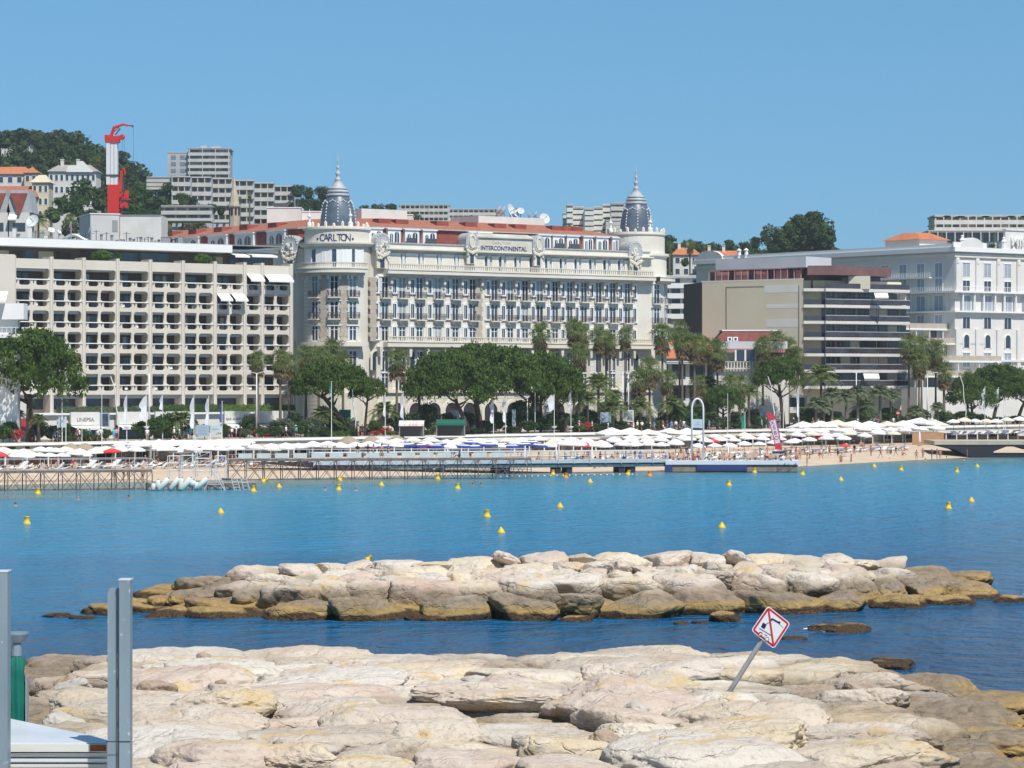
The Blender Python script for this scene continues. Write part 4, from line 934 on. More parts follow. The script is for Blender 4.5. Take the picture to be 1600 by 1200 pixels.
# boxes behind the crane
def boxbld(name,px0,px1,Y,z0,z1,dep,mat_,label,cat='building',rz=0,face=None):
    e=EM(name,((GX(px0,Y)+GX(px1,Y))/2,Y,z0),rz); TAG(e,label,cat); w_=GX(px1,Y)-GX(px0,Y)
    b=MB(); b.box(-w_/2,w_/2,0,dep,0,z1-z0); b.build('wall',mat_,e); return e,w_,z1-z0
pr_=M('plant_render',(.56,.55,.53),.85,(.62,.61,.59),.3)
e,w_,h_=boxbld('stair_tower',141,187,470,20,CH+(HZ-335)*470/F,9,pr_,'pale blind rooftop block left of the red tiled roof below the crane','rooftop block',rz=R(20))
b=MB(); b.box(-w_/2+3.6,-w_/2+4.5,-.05,0,h_-2.8,h_-.9); b.build('door',grey,e)
b=MB(); b.box(-w_/2-.1,w_/2+.1,-.1,9.1,h_,h_+.18); b.build('roof_edge',white,e)
e,w_,h_=boxbld('plant_room',187.5,252,474,24,CH+(HZ-337)*474/F,9,offwhite,'long low cream rooftop block to the right of the blind rooftop block','rooftop block')
b=MB(); b.box(-w_/2,w_/2,-.1,9.1,h_,h_+.15); b.build('roof_edge',grey,e)
for (p0,p1,py,Y,lab) in ((417,470,325,505,'white rooftop box left of the domed tower with a dark funnel'),(470,503,331,508,'low white rooftop box just left of the dome'),(575,645,336,512,'long low cream rooftop box right of the left dome')):
    e,w_,h_=boxbld('roof_box',p0,p1,Y,36,CH+(HZ-py)*Y/F,6,offwhite,lab,'rooftop block')
    b=MB(); b.box(-w_/2-.1,w_/2+.1,-.1,6.1,h_,h_+.15); b.build('roof_edge',white,e)
    if p0==417:
        b=MB(); b.yprism([(-1.8,h_+.15),(.2,h_+.15),(1,h_+.9),(-2.0,h_+.9)],.5,1.5,0); b.build('roof_funnel',greyd,e)
        b=MB(); b.cbox(1.2,1,-1.6+h_,h_+.0,1,.2); b.build('wall_vent',grey,e)
# ------------------------------------------------------------ right-hand modern block with blank side wall
mb_=M('blank_wall',(.72,.62,.45),.85,(.76,.67,.51),.12,rng=(.35,.7)); mbl=M('wall_patch',(.76,.72,.63),.85,(.79,.76,.68),.3); brn=M('brown_cladding',(.10,.075,.065),.7); roofbr=M('brown_fascia',(.16,.085,.08),.6,(.19,.105,.10),.6)
ledge=M('balcony_ledge',(.60,.57,.51),.8,(.66,.63,.58),.4); smoke=M('smoked_glass',(.035,.032,.045),.12,(.06,.055,.07),.5,spec=.8)
A=(36.0,545.0); B0=(53.7,531.0); C0=(57.5,531.5); D0=(74.6,541.0)
blk=EM('apartment_block',(B0[0],B0[1],GZ)); TAG(blk,'modern block with beige blank side wall and brown glass balconies on each floor','building')
def L2(p): return (p[0]-B0[0],p[1]-B0[1])
zt_=CH+(HZ-437)*531/F-GZ
a_,b_,c_,d_=L2(A),L2(B0),L2(C0),L2(D0)
e_pt=(a_[0]-2.8,a_[1]+11); back=(d_[0]-6,d_[1]+24)
b=MB(); b.prism([a_,(b_[0]-.01,b_[1]),(b_[0],b_[1]+3.4),(c_[0]+.5,c_[1]+3.6),(d_[0]-1,d_[1]+3.5),back,(e_pt[0]+8,e_pt[1]+20),e_pt],-.2,zt_); part('wall',b,mb_,blk)
b=MB(); n_=Vector((a_[0]-e_pt[0],a_[1]-e_pt[1],0)).normalized()
q=[(a_[0]-.06,a_[1]-.02),(a_[0]-.02,a_[1]-.01),(e_pt[0],e_pt[1]),(e_pt[0]-.06,e_pt[1])]; b.prism(q,0,zt_-.02); part('brown_side',b,brn,blk)
dw=Vector((b_[0]-a_[0],b_[1]-a_[1])); LW=dw.length; dw/=LW; nw=Vector((dw.y,-dw.x))
def onwall(t0,t1,z0,z1,th,m,name,u=0):
    p0=Vector(a_)+dw*t0*LW; p1=Vector(a_)+dw*t1*LW; i=u; f0=p0+nw*i; f1=p1+nw*i; g0=p0+nw*(i+th); g1=p1+nw*(i+th)
    b=MB(); b.prism([g0,g1,f1,f0],z0,z1); return part(name,b,m,blk)
for z0,z1,t0 in ((zt_-2.3,zt_-.9,.62),(zt_-5.2,zt_-4.4,.64),(zt_-8.7,zt_-7.2,.64)): onwall(t0,.955,z0,z1,.02,mbl,'pale_patch',.003)
for t0,t1,z0,z1 in ((.24,.245,0,zt_-1),(.955,.96,0,zt_-1),(.245,.62,zt_-1.05,zt_-1)): onwall(t0,t1,z0,z1,.05,brn if False else greyd,'wall_groove',.003)
onwall(-.01,1.0,zt_+.001,zt_+.25,.12,mbl,'coping',-.1)
# roof-top: pink framed glazing, grey metal penthouse, brown fascia
pinkf=M('pink_frame',(.42,.20,.19),.7); gm=M('grey_roof_sheet',(.56,.56,.58),.5,(.62,.62,.64),.2)
b=MB()
for k in range(15):
    t=.05+k*.065; p=Vector(a_)+dw*t*LW-nw*.6; b.cbox(p.x,p.y,zt_,zt_+2.1,.16,.16,0)
    if k<14: p2=Vector(a_)+dw*(t+.0325)*LW-nw*1.0; b.cbox(p2.x,p2.y,zt_,zt_+1.9,1.35,.08,1 if k%3 else 2,math.atan2(dw.y,dw.x))
p0=Vector(a_)+dw*.04*LW; p1=Vector(a_)+dw*LW; b.prism([p0-nw*.5,p1-nw*.5,p1-nw*.7,p0-nw*.7],zt_+2.1,zt_+2.3,0); part('roof_glazing',b,[pinkf,pinkf,smoke],blk)
p0=Vector(a_)+dw*.09*LW; p1=Vector(a_)+dw*1.02*LW
b=MB(); q0,q1=p0-nw*1.5,p1-nw*.2; q2,q3=p1-nw*9,p0-nw*9; pm=p0+(p1-p0)*.42-nw*1.2
b.prism([q0,q1,q2,q3],zt_+2.31,zt_+4.3,0,True); part('penthouse_roof',b,gm,blk)
b=MB(); b.prism([p0-nw*3,p1-nw*3,q2,q3],zt_,zt_+2.3,0); part('penthouse_wall',b,brn,blk)
# terraces
nst=7; FP=3.0; ztop=CH+(HZ-451)*533/F-GZ
dd=Vector((d_[0]-c_[0],d_[1]-c_[1])); LD=dd.length; dd/=LD; nn_=Vector((dd.y,-dd.x))
for k in range(nst):
    z=ztop-k*FP
    poly=[(b_[0]+.02,b_[1]-.3),(c_[0],c_[1]-.5),(c_[0]+.3,c_[1]-.9),(d_[0],d_[1]-.9),(d_[0],d_[1]+3.4),(b_[0]+.02,b_[1]+3.38)]
    b=MB(); b.prism(poly,z-.55,z-.0); part('balcony_slab',b,ledge,blk)
    if k: 
        p0=Vector(c_)+Vector((.3,-.8)); p1=Vector(d_)+Vector((0,-.8))
        b=MB(); b.prism([p0,p1,p1+Vector((0,.04)),p0+Vector((0,.04))],z+.12,z+.98); b.prism([Vector(b_)+Vector((.1,-.25)),Vector(c_)+Vector((-.4,-.35)),Vector(c_)+Vector((-.4,-.3)),Vector(b_)+Vector((.1,-.2))],z+.1,z+.95); part('glass_railing',b,smoke,blk)
        b=MB(); b.prism([p0-Vector((0,.05)),p1-Vector((0,.05)),p1+Vector((0,.06)),p0+Vector((0,.06))],z+.981,z+1.06); part('handrail',b,ledge,blk)
        b=MB()
        for t in (0,.12,.36,.60,.73,.88,1.0):
            p=p0+(p1-p0)*t; b.cbox(p.x,p.y+.1,z+.0,z+FP-.55,.10,.14)
        part('balcony_post',b,brn,blk)
        b=MB(); rr=random.Random(k)
        for j in range(9):
            t0=j/9; pa=Vector(c_)+dd*LD*t0+Vector((0,3.3)); pb_=Vector(c_)+dd*LD*(t0+.105)+Vector((0,3.3)); mi=rr.choice([0,0,0,1,1,2])
            b.prism([pa-nn_*-.0+Vector((0,0)),pb_,pb_+Vector((0,.2)),pa+Vector((0,.2))],z+.02,z+2.4,mi)
        part('terrace_window',b,[smoke,glass,ledge],blk)
for (px0,px1,k,) in ((1366,1387,1),(1348,1372,6)):
    z=ztop-k*FP+2.3; x0,x1=GX(px0,535)-B0[0],GX(px1,535)-B0[0]; y=(x0-c_[0])/LD*dd.y*LD*.9+c_[1]-.6
    awning(blk,x0,x1,z,1.5,.8,white,y)
b=MB(); q=[(c_[0]-3,c_[1]-.2),(c_[0]+2,c_[1]-.4),(d_[0]-3.5,d_[1]-.6),(d_[0]-3.5,d_[1]+8),(c_[0]-3,c_[1]+8)]; b.prism(q,ztop+2.5,ztop+4.2); part('brown_fascia',b,roofbr,blk)
b=MB(); q=[(c_[0]-2,c_[1]+3),(d_[0]-5,d_[1]+3),(d_[0]-5,d_[1]+8),(c_[0]-2,c_[1]+8)]; b.prism(q,ztop,ztop+2.5); b.cbox(c_[0]+7,c_[1]+4.5,ztop,ztop+2.4,4,2.8,1); part('top_storey',b,[smoke,blind],blk)
p0=Vector(c_)+Vector((.3,-.8)); p1=Vector(d_)+Vector((0,-.8)); b=MB(); b.prism([p0,p1,p1+Vector((0,.04)),p0+Vector((0,.04))],ztop+.02,ztop+.95); part('glass_railing',b,smoke,blk)
# ------------------------------------------------------------ Miramar-like white palace
WM=410.0; s0m=SOF(1492,WM); mir=EM('white_palace',(*SW(s0m,WM),0),TH); TAG(mir,'large white palace block with columns, balconies and rooftop sign at far right','building')
mw=M('palace_render',(.66,.635,.60),.85,(.72,.70,.67),.2,bump=.1)
x_,y_=ATW(1492,WM); zM=CH+(HZ-393)*y_/F
def findw(px,lx=0):     # inland distance along the side wall seen at px
    lo,hi=-5.,150.
    for _ in range(50):
        mid=(lo+hi)/2; X,Y=SW(s0m+lx,WM+mid)
        if PXOF(X,Y)>px: lo=mid
        else: hi=mid
    return lo
W90=findw(1088)
b=MB(); b.box(0,40,0,W90,GZ-.1,zM); part('wall',b,mw,mir)
def both(z0,z1,d,name,m):
    b=MB(); b.box(-d,40,-d,-.003,z0,z1); b.box(-d,-.003,0,W90+.3,z0,z1); return part(name,b,m,mir)
both(zM,zM+.9,.9,'roof_cornice',white); both(zM-1.1,zM-.35,.35,'cornice_moulding',cream)
lv=[CH+(HZ-y)*y_/F for y in (457,487,513,540)]
both(lv[0],lv[0]+.35,1.2,'balcony_slab',white); both(lv[1]-.1,lv[1]+.25,.9,'balcony_slab',white); both(lv[3]-3.2,lv[3]-2.8,.5,'string_course',mw)
zz=[zM-4.9,zM-8.0,lv[1]+.3,lv[1]-3.3,lv[1]-7.2,lv[1]-11.0,lv[1]-14.6]
pw=M('palace_shutter',(.36,.40,.46),.8,(.30,.34,.40),.3)
def pwin(w,h,arch=False,op=False):
    if arch: return archwin(w,h,.25).mesh('arched_window',[white,glass])
    b=MB(); b.box(-w/2-.2,w/2+.2,-.14,0,h,h+.22,0); b.box(-w/2-.2,-w/2,-.1,0,0,h,0); b.box(w/2,w/2+.2,-.1,0,0,h,0); b.box(-w/2,w/2,-.03,.0,0,h,2 if op else 1)
    b.box(-.04,.04,-.06,-.031,0,h,0); return b.mesh('shuttered_window',[white,pw,glass])
wA,wB,wC_,wD=pwin(2.0,2.7),pwin(2.0,2.2,op=True),pwin(2.4,3.0),pwin(1.5,2.6,True)
cols_=[3.2,9.3,15.2,21.3,27.2]
for i,z in enumerate(zz):
    me=[wA,wB,wC_,wB,wD,wA,wA][i]
    for x in cols_: OB('window',me,mir,(x,-.003,z))
    m2=[wA,wA,wC_,wA,wA,wA,wA][i]
    for k in range(12):
        y=4.5+k*5.1
        if y<W90-3: OB('side_window',m2,mir,(-.003,y,z),-PI/2)
b=MB()
for x in (.5,6.2,12.3,18.2,24.3):
    for dx in (-.0,):
        b.box(x-.45,x+.45,-.38,-.003,lv[0]+.36,zM-1.2); b.box(x-.3,x+.3,-.5,-.381,zM-2.3,zM-1.5)
        b.box(x-.5,x+.5,-.4,-.003,GZ,lv[1]-3.5)
for y in range(2,int(W90)-2,5): b.box(-.5,-.003,y-.25,y+.25,lv[1]+.26,lv[0]-.01)
part('pilaster',b,mw,mir)
b=MB()
for x in (4.9,7.6,10.9,13.6,16.9,19.6,22.9,1.6): b.lathe([(.24,lv[1]+.26),(.2,lv[0]-.4),(.3,lv[0]-.2),(.3,lv[0])],x,-.7,8)
part('column',b,white,mir)
def mrail(z,w0=0,w1=W90,d=1.1,name='balcony_railing'):
    b=MB(); b.box(-d-.03,-d,w0,w1,z+.85,z+.92)
    n=int((w1-w0)/.5)
    for k in range(n): b.cbox(-d-.015,w0+(w1-w0)*k/n,z,z+.85,.07,.07)
    return part(name,b,white,mir)
mrail(lv[0]+.36); b=MB(); b.box(0,40,-1.13,-1.1,lv[0]+1.2,lv[0]+1.28)
for k in range(60): b.cbox(k*.5,-1.1,lv[0]+.36,lv[0]+1.2,.07,.07)
part('balcony_railing',b,white,mir)
b=MB(); b.box(-1.2,0,6,40,zM-5.2,zM-4.95); part('upper_balcony',b,white,mir); mrail(zM-4.95,6,40)
# arched pediments and sign
for px in ((1515,0),):
    x=SOF(px[0],WM)-s0m; n=12; b=MB(); pts=[(x+3.2*math.cos(PI*k/n),zM+.9+2.0*math.sin(PI*k/n)) for k in range(n+1)]; b.yprism(pts,-.8,.2); part('arched_pediment',b,mw,mir)
b=MB(); n=12; yc=findw(1112); pts=[(yc+4.5*math.cos(PI*k/n),zM+.9+2.0*math.sin(PI*k/n)) for k in range(n+1)]; b.yprism(pts,0,.8)
b.v=[(-y_v,x_v,z_v) for x_v,y_v,z_v in b.v]; part('arched_pediment',b,mw,mir)
b=MB(); b.box(-1.0,8.5,-.6,-.2,zM+.9,zM+1.9); b.box(-.6,-.1,0,W90,zM+.9,zM+1.6); part('parapet',b,white,mir)
x=SOF(1567,WM)-s0m; b=MB(); b.box(x,x+14,-.7,-.1,zM+.91,zM+4.7); b.box(x-.1,x+14,-.9,.1,zM+4.701,zM+5.0); part('sign_wall',b,mw,mir)
text('MIRAMAR',2.9,white,'sign_lettering',mir,(x+1.3,-1.0,zM+1.6),depth=.2,align='LEFT',bold=.03)
for p0 in (1502,1567):
    b=MB(); b.lathe([(.5,zM+.9),(.45,zM+2.2),(.6,zM+2.4),(.3,zM+2.8),(.35,zM+3.2),(0,zM+3.4)],SOF(p0,WM)-s0m,-.3,8); part('urn',b,white,mir)
for px in (1157,1168):
    yy=findw(px); b=MB(); b.lathe([(.4,zM+.9),(.4,zM+2.5),(.6,zM+2.6),(0,zM+3.1)],-.4,yy,8); part('urn',b,white,mir)
b=MB(); b.box(2,10,12,22,zM,zM+3.0); part('roof_room',b,mw,mir); b=MB(); b.prism([(1.4,11.4),(10.6,11.4),(10.6,22.6),(1.4,22.6)],zM+3.01,zM+4.6,0,True,[(4,15),(8,15),(8,19),(4,19)]); part('tiled_roof',b,orange,mir)
# terraces in front of the palace (glazed winter gardens)
ter=EM('terrace_wing',(*SW(SOF(1425,WM-1),WM-3),0),TH); TAG(ter,'low stepped terrace wing with white slabs and beige screens beside the palace','building')
xt=lambda px: (GX(px,572)-GX(1425,572))*1.62
beige=M('beige_screen',(.50,.44,.36),.8,(.44,.38,.31),.6)
for (px0,px1,pt,pb,rec) in ((1421,1527,535,558,3.0),(1428,1546,563,582,1.5),(1430,1546,587,620,0),(1425,1500,512,530,4.5)):
    z1=CH+(HZ-pt)*570/F; z0=CH+(HZ-pb)*570/F; x0,x1=xt(px0),xt(px1)
    b=MB(); b.box(x0,x1,rec,9,z1-.35,z1); part('white_slab',b,white,ter)
    b=MB(); b.box(x0,x1,rec+.1,rec+.18,z1+.01,z1+1.0); part('glass_rail',b,beige,ter)
    b=MB(); nb=8
    for k in range(nb): b.box(x0+(x1-x0)*k/nb,x0+(x1-x0)*(k+1)/nb,rec+2.2,rec+2.4,z0-.6,z1-.36,[0,1,0,2,0,1,2,0][k])
    part('screen_wall',b,[beige,smoke,pw],ter)
    b=MB()
    for k in range(5): b.cbox(x0+.2+(x1-x0-.4)*k/4,rec+.3,z0-.6,z1-.35,.16,.16)
    part('post',b,white,ter)
b=MB(); b.box(xt(1425),xt(1600),.5,12,GZ,CH+(HZ-605)*570/F); part('ground_storey',b,mw,ter)
# ------------------------------------------------------------ small buildings between
def floors(e,w_,h_,dep,n,wall,slab,gl,posts=0,over=.6,rail=True,front=-.0,nm='balcony_slab'):
    hh=h_/n
    b=MB(); b.box(-w_/2,w_/2,1.4,dep,0,h_); part('wall',b,wall,e)
    for k in range(n):
        z=k*hh; b=MB(); b.box(-w_/2-over,w_/2+over,front,1.399,z+hh-.28,z+hh); b.box(-w_/2-over,-w_/2,1.4,dep,z+hh-.28,z+hh)
        if rail: b.box(-w_/2-over,w_/2+over,front,front+.12,z+.0,z+.75)
        part(nm,b,slab,e)
        b=MB(); m_=max(3,int(w_/3)); rr=random.Random(k*7+int(w_))
        for j in range(m_):
            if rr.random()<.8: b.box(-w_/2+w_*(j+.12)/m_,-w_/2+w_*(j+.88)/m_,1.34,1.399,z+.15,z+hh-.4)
        if b.v: part('window_band',b,gl,e)
    if posts:
        b=MB()
        for j in range(posts+1): x=-w_/2+w_*j/posts; b.cbox(x,.1,0,h_,.25,.25)
        part('divider',b,slab,e)
    b=MB(); b.box(-w_/2-over,w_/2+over,-.1,dep+.2,h_,h_+.2); part('roof',b,slab,e)
def flbld(px0,px1,pt,pb,Y,n,label,wall=None,slab=None,gl=None,dep=12,posts=0,rz=0,over=.6,base=None,name='apartment_block',group=None):
    z0=CH+(HZ-pb)*Y/F if base is None else base; z1=CH+(HZ-pt)*Y/F; xc=GX((px0+px1)/2,Y)
    e=EM(name,(xc,Y,z0),rz); TAG(e,label,'building',group)
    floors(e,(px1-px0)*Y/F,z1-z0,dep,n,wall or offwhite,slab or white,gl or glassb,posts,over); return e
flbld(1030,1083,432,512,590,5,'white terraced block with blue glass in the gap right of the palace hotel',gl=glassb)
flbld(1402,1450,480,640,600,8,'pale block squeezed behind the brown balcony block',mw,white)
# low buildings between palms
lowc=M('low_house_render',(.62,.60,.56),.85,(.68,.66,.63),.3)
def house(px0,px1,pe,pr,Y,roofm,label,dep=9,base=GZ,wallm=None,hip=1.5,nw=4,name='house',over=.5,cat='house',win=True,chim=0):
    z1=CH+(HZ-pe)*Y/F; z2=CH+(HZ-pr)*Y/F; w_=(px1-px0)*Y/F; e=EM(name,(GX((px0+px1)/2,Y),Y,base)); TAG(e,label,cat)
    h_=z1-base; b=MB(); b.box(-w_/2,w_/2,0,dep,0,h_); part('wall',b,wallm or lowc,e)
    b=MB(); o_=over; b.prism([(-w_/2-o_,-o_),(w_/2+o_,-o_),(w_/2+o_,dep+o_),(-w_/2-o_,dep+o_)],h_,z2-base,0,True,[(-w_/2+hip,dep*.4),(w_/2-hip,dep*.4),(w_/2-hip,dep*.6),(-w_/2+hip,dep*.6)]); r_=part('roof',b,roofm,e)
    if win:
        for fl in range(max(1,min(3,int(h_/3.2)))):
            for k in range(nw):
                x=-w_/2+w_*(k+.5)/nw; b=MB(); ww=min(.6,w_/nw*.25); zt=h_-.8-fl*3.1
                b.box(-ww-.12,ww+.12,-.06,-.001,zt-1.6,zt+.1,0); b.box(-ww,ww,-.08,-.061,zt-1.5,zt,1); part('window',b,[white,glass],e,loc=(x,0,0))
    for k in range(chim):
        b=MB(); x=-w_/4+k*w_/3; b.box(x-.4,x+.4,dep*.3,dep*.3+.8,h_+.3,z2-base+1.2); b.box(x-.5,x+.5,dep*.3-.1,dep*.3+.9,z2-base+1.2,z2-base+1.4); part('chimney',b,lowc,e)
    return e
e=house(1040,1122,560,533,540,orange,'white house with a bright orange tiled roof between the palms',nw=6,dep=12,hip=.8)
# restaurant with brown mansard
e=EM('villa',(GX(1172,505),505,GZ)); TAG(e,'white villa with dark red mansard roof and two dormers in front of the blank wall','house')
w_=(1222-1118)*505/F; zf=lambda py: CH+(HZ-py)*505/F-GZ
b=MB(); b.box(-w_/2,w_/2,0,10,0,zf(533)); b.box(-w_/2-.6,w_/2+.6,-3.5,-.001,0,zf(572)); part('wall',b,lowc,e)
b=MB(); b.prism([(-w_/2-.3,-.2),(w_/2+.3,-.2),(w_/2+.3,10.3),(-w_/2-.3,10.3)],zf(533),zf(517),0,True,[(-w_/2+1.2,1.5),(w_/2-.6,1.5),(w_/2-.6,9),(-w_/2+1.2,9)]); rf=part('roof',b,M('brown_tile',(.17,.05,.045),.85,(.22,.07,.06),1.5,bump=.5,bs=8),e)
b=MB(); b.box(-w_/2+1.0,w_/2-.4,1.3,9.2,zf(517),zf(516)+.1); part('roof_edge',b,white,e)
for px in (1140,1149):
    b=MB(); x=GX(px-1172+800,505); b.box(x-.42,x+.42,-.5,1.0,zf(533),zf(526.5),0); b.box(x-.2,x+.2,-.53,-.501,zf(532),zf(528),1); part('dormer',b,[white,glass],e)
b=MB(); b.box(-w_/2-.4,w_/2+.4,-3.4,-.3,zf(545),zf(534)+.02,0); part('veranda_roof',b,gm,e)
b=MB(); b.box(GX(1147-1172+800,505),GX(1178-1172+800,505),-3.55,-3.45,zf(564),zf(547),1); b.box(-w_/2,w_/2,-3.5,-3.42,zf(551),zf(545)-.01,0)
for px in (1147,1162,1178): x=GX(px-1172+800,505); b.box(x-.15,x+.15,-3.6,-3.551,zf(564),zf(547),2)
part('veranda_glazing',b,[pinkf,glass,white],e)
b=MB(); x0,x1=-w_/2-.4,w_/2-1
for k in range(22): x=x0+(x1-x0)*k/21; b.cbox(x,-4.0,zf(575),zf(566),.22,.22)
b.box(x0,x1,-4.15,-3.85,zf(566),zf(565)); b.box(x0,x1,-4.15,-3.85,zf(577),zf(575)); part('balustrade',b,cream,e)
e=flbld(1020,1130,566,672,520,3,'low cream building with shopfronts behind the palm trunks',lowc,white,dep=9,base=GZ)
e=flbld(1130,1262,618,660,508,2,'low pink and white shop row below the villa',M('pink_wall',(.55,.43,.37),.85),lowc,dep=6,base=GZ)
# ------------------------------------------------------------ street level of the left block: hedge, shop awnings
WS=262+8; 
def streetbox(name,px0,px1,w0,dep,z0,z1,m,par=None):
    s0,s1=SOF(px0,w0),SOF(px1,w0); e=EM(name,(*SW(s0,w0),0),TH); b=MB(); b.box(0,s1-s0,0,dep,z0,z1); part('body',b,m,e); return e,s1-s0
shop=EM('shop_terrace',(*SW(SOF(60,356.2),356.2),0),TH); TAG(shop,'row of shops with white sign fascia and terrace above, below the concrete block','shop')
xs=lambda px: SOF(px,356.2)-SOF(60,356.2)
b=MB(); b.box(xs(60),xs(460),0,5.4,GZ-.1,GZ+3.3); part('shop_wall',b,lowc,shop)
b=MB(); b.box(xs(58),xs(462),-.5,5.5,GZ+3.301,GZ+3.55); part('terrace_slab',b,white,shop)
for p0,p1,t in ((106,151,'UNEPSA'),(178,230,''),(238,292,''),(346,384,'BAR ALBERTUNI'),(395,455,'')):
    x0,x1=xs(p0),xs(p1); b=MB(); b.box(x0,x1,-.9,-.51,GZ+1.9,GZ+3.7); f=part('sign_fascia',b,offwhite,shop)
    if t: text(t,.75 if len(t)<8 else .5,M('sign_grey_'+t[:2],(.16,.14,.15),.7),'sign_lettering',f,((x0+x1)/2,-.93,GZ+2.4),depth=.01)
    b=MB(); b.box(x0+.3,x1-.3,-.08,-.003,GZ,GZ+1.85); part('shop_window',b,glass,shop); awning(shop,x0,x1,GZ+1.88,1.9,.35,white,-.5)
# gallery on the very left
e=EM('corner_shop',(*SW(SOF(-40,354.2),354.2),0),TH); TAG(e,'white corner shop with dark blue letters at the left edge behind the lamp','shop')
xq=lambda px: SOF(px,354.2)-SOF(-40,354.2)
b=MB(); b.box(0,xq(45),0,6,GZ-.1,GZ+5.2); part('wall',b,offwhite,e)
text('RK',1.15,navy,'sign_lettering',e,(xq(2.5),-.05,GZ+3.6),depth=.02,align='LEFT')
b=MB(); b.box(xq(-20),xq(14),-.06,-.003,GZ,GZ+2.2); part('shop_window',b,glass,e)
e2=awning(e,xq(22),xq(46),GZ+2.9,2.4,1.3,M('maroon_cloth',(.22,.02,.03),.8),0)
annex=EM('white_annex',(GX(10,375),375,GZ)); TAG(annex,'white balcony corner of a hotel jutting in at the left edge','building')
za=lambda py: CH+(HZ-py)*375/F-GZ
b=MB(); b.box(-6,GX(836,375)-.8+.05,0,3,za(499),za(474)); b.box(-6,GX(825,375)-.8,1.0,3,0,za(499)); part('wall',b,white,annex)
b=MB()
for k in range(8): b.cbox(-3+k*.6,.1,za(522),za(512),.06,.06)
b.box(-3.5,1.6,.05,.12,za(512),za(511)); b.box(-3.5,2.0,0,1.8,za(528),za(522)); part('balcony',b,white,annex)
awning(annex,-5,.2,za(455),1.5,1.2,white,0)
# garden terrace of the hotel: striped and green awnings of a kiosk café
def kiosk(px0,px1,Y,m,label,py1,drop=.7):
    x0,x1=GX(px0,Y),GX(px1,Y); e=EM('cafe_canopy',((x0+x1)/2,Y,GZ)); TAG(e,label,'canopy'); w_=x1-x0; h=CH+(HZ-py1)*Y/F-GZ
    awning(e,-w_/2,w_/2,h,2.4,drop,m,0)
    b=MB()
    for sx in (-1,1):
        b.cbox(sx*(w_/2-.1),-2.2,0,h-drop,.08,.08); b.cbox(sx*(w_/2-.1),-.1,0,h,.08,.08)
    part('frame',b,grey,e); b=MB(); b.box(-w_/2,w_/2,.0,2.5,0,h-.1); b.box(-w_/2-.1,w_/2+.1,-.05,2.6,h-.099,h+.05); part('bar_counter',b,greyd,e); return e
pinks=M('striped_canvas',(.68,.50,.50),.8,(.78,.74,.73),8,stretch=(1,0.02,.02),rng=(.49,.51))
kiosk(624,663,418,pinks,'pink and white striped awning of a seafront cafe',657,.5); kiosk(682,727,422,M('dark_green_canvas',(.01,.13,.09),.8),'dark green awning of a seafront cafe under the pines',656,.5)

FRAME(SEAF)
# ============================================================ hills
SKY=[(-300,170),(-100,195),(0,222),(60,222),(100,232),(150,250),(200,272),(230,300),(300,312),(450,320),(520,322),(620,340),(760,350),(870,372),(1000,385),(1100,395),(1200,398),(1300,402),(1450,395),(1600,385),(1900,380)]
def hillz(px,Y):
    zc=CH+(HZ-interp(SKY,px))*1000/F-6
    t=max(0,min(1,(Y-575)/425)); t=t*t*(3-2*t)*.6+t*.4
    if px<240: t=max(0,min(1,(Y-600)/400))**.9
    return GZ+(zc-GZ)*t+1.5*noise.noise(Vector((px*.02,Y*.01,0)))*t
hill=MB(); NX,NY=110,50
for j in range(NY+1):
    Y=575+j*(1500-575)/NY
    for i in range(NX+1):
        px=-350+2300*i/NX; hill.v.append((GX(px,Y),Y,hillz(px,Y)-.13 if j else 2))
for j in range(NY):
    for i in range(NX): a=j*(NX+1)+i; hill.f.append((a,a+1,a+NX+2,a+NX+1)); hill.m.append(0)
hm=M('hillside_scrub',(.045,.06,.025),.95,(.09,.10,.045),.06,rng=(.3,.7)); ST('hills',hill,hm,True)
# ------------------------------------------------------------ foliage
def leafcloud(mb,c,r,n,size,rnd,m=0,flat=1.0,up=.35,shell=.72):
    for _ in range(n):
        d=Vector((rnd.gauss(0,1),rnd.gauss(0,1),rnd.gauss(0,1))).normalized()
        if d.z<-.3: d.z*=-.6 if rnd.random()<up else 1
        rr=rnd.uniform(shell,1.03); p=Vector((c[0]+d.x*r*rr,c[1]+d.y*r*rr,c[2]+d.z*r*rr*flat))
        t=(d+Vector((rnd.gauss(0,.55),rnd.gauss(0,.55),rnd.gauss(0,.55)))).normalized(); u=t.orthogonal().normalized(); v=t.cross(u)
        a=rnd.uniform(0,PI); u,v=u*math.cos(a)+v*math.sin(a),v*math.cos(a)-u*math.sin(a); s=size*rnd.uniform(.6,1.3)
        mb.quad(p-u*s-v*s*.35,p+u*s*.3-v*s*.55,p+u*s+v*s*.35,p-u*s*.3+v*s*.55,m)
def core(mb,c,rx,ry,rz,m=0): mb.ball(c,rx,ry,rz,10,m)  # solid ball added inside the foliage to block light between the leaves
def pinecrown(seed,W=8.5,Hh=5.2,n=240,q=60):
    """umbrella pine crown: dome of many small needle clumps, flat underside; origin at crown base centre"""
    rnd=random.Random(seed); b=MB()
    for k in range(n):
        a=rnd.uniform(0,2*PI); rr=math.sqrt(rnd.random()); x,y=rr*math.cos(a),rr*math.sin(a)
        zz=max(0,1-rr**3.2)**.6; lay=rnd.random()
        z=Hh*(zz*(.78 if lay>.25 else rnd.uniform(.15,.7)))+rnd.uniform(-.2,.25)
        lump=1+.12*noise.noise(Vector((x*2,y*2,seed)))
        leafcloud(b,(x*W*.93*lump,y*W*.93*lump,z*lump+.5),rnd.uniform(.75,1.35),q,.20,rnd,flat=.62,shell=.6)
    core(b,(0,0,Hh*.42),W*.5,W*.5,Hh*.15)
    return b.mesh('crown',leafpine)
PINES=[pinecrown(1),pinecrown(2,8.5,5.6),pinecrown(3,8.5,4.8)]
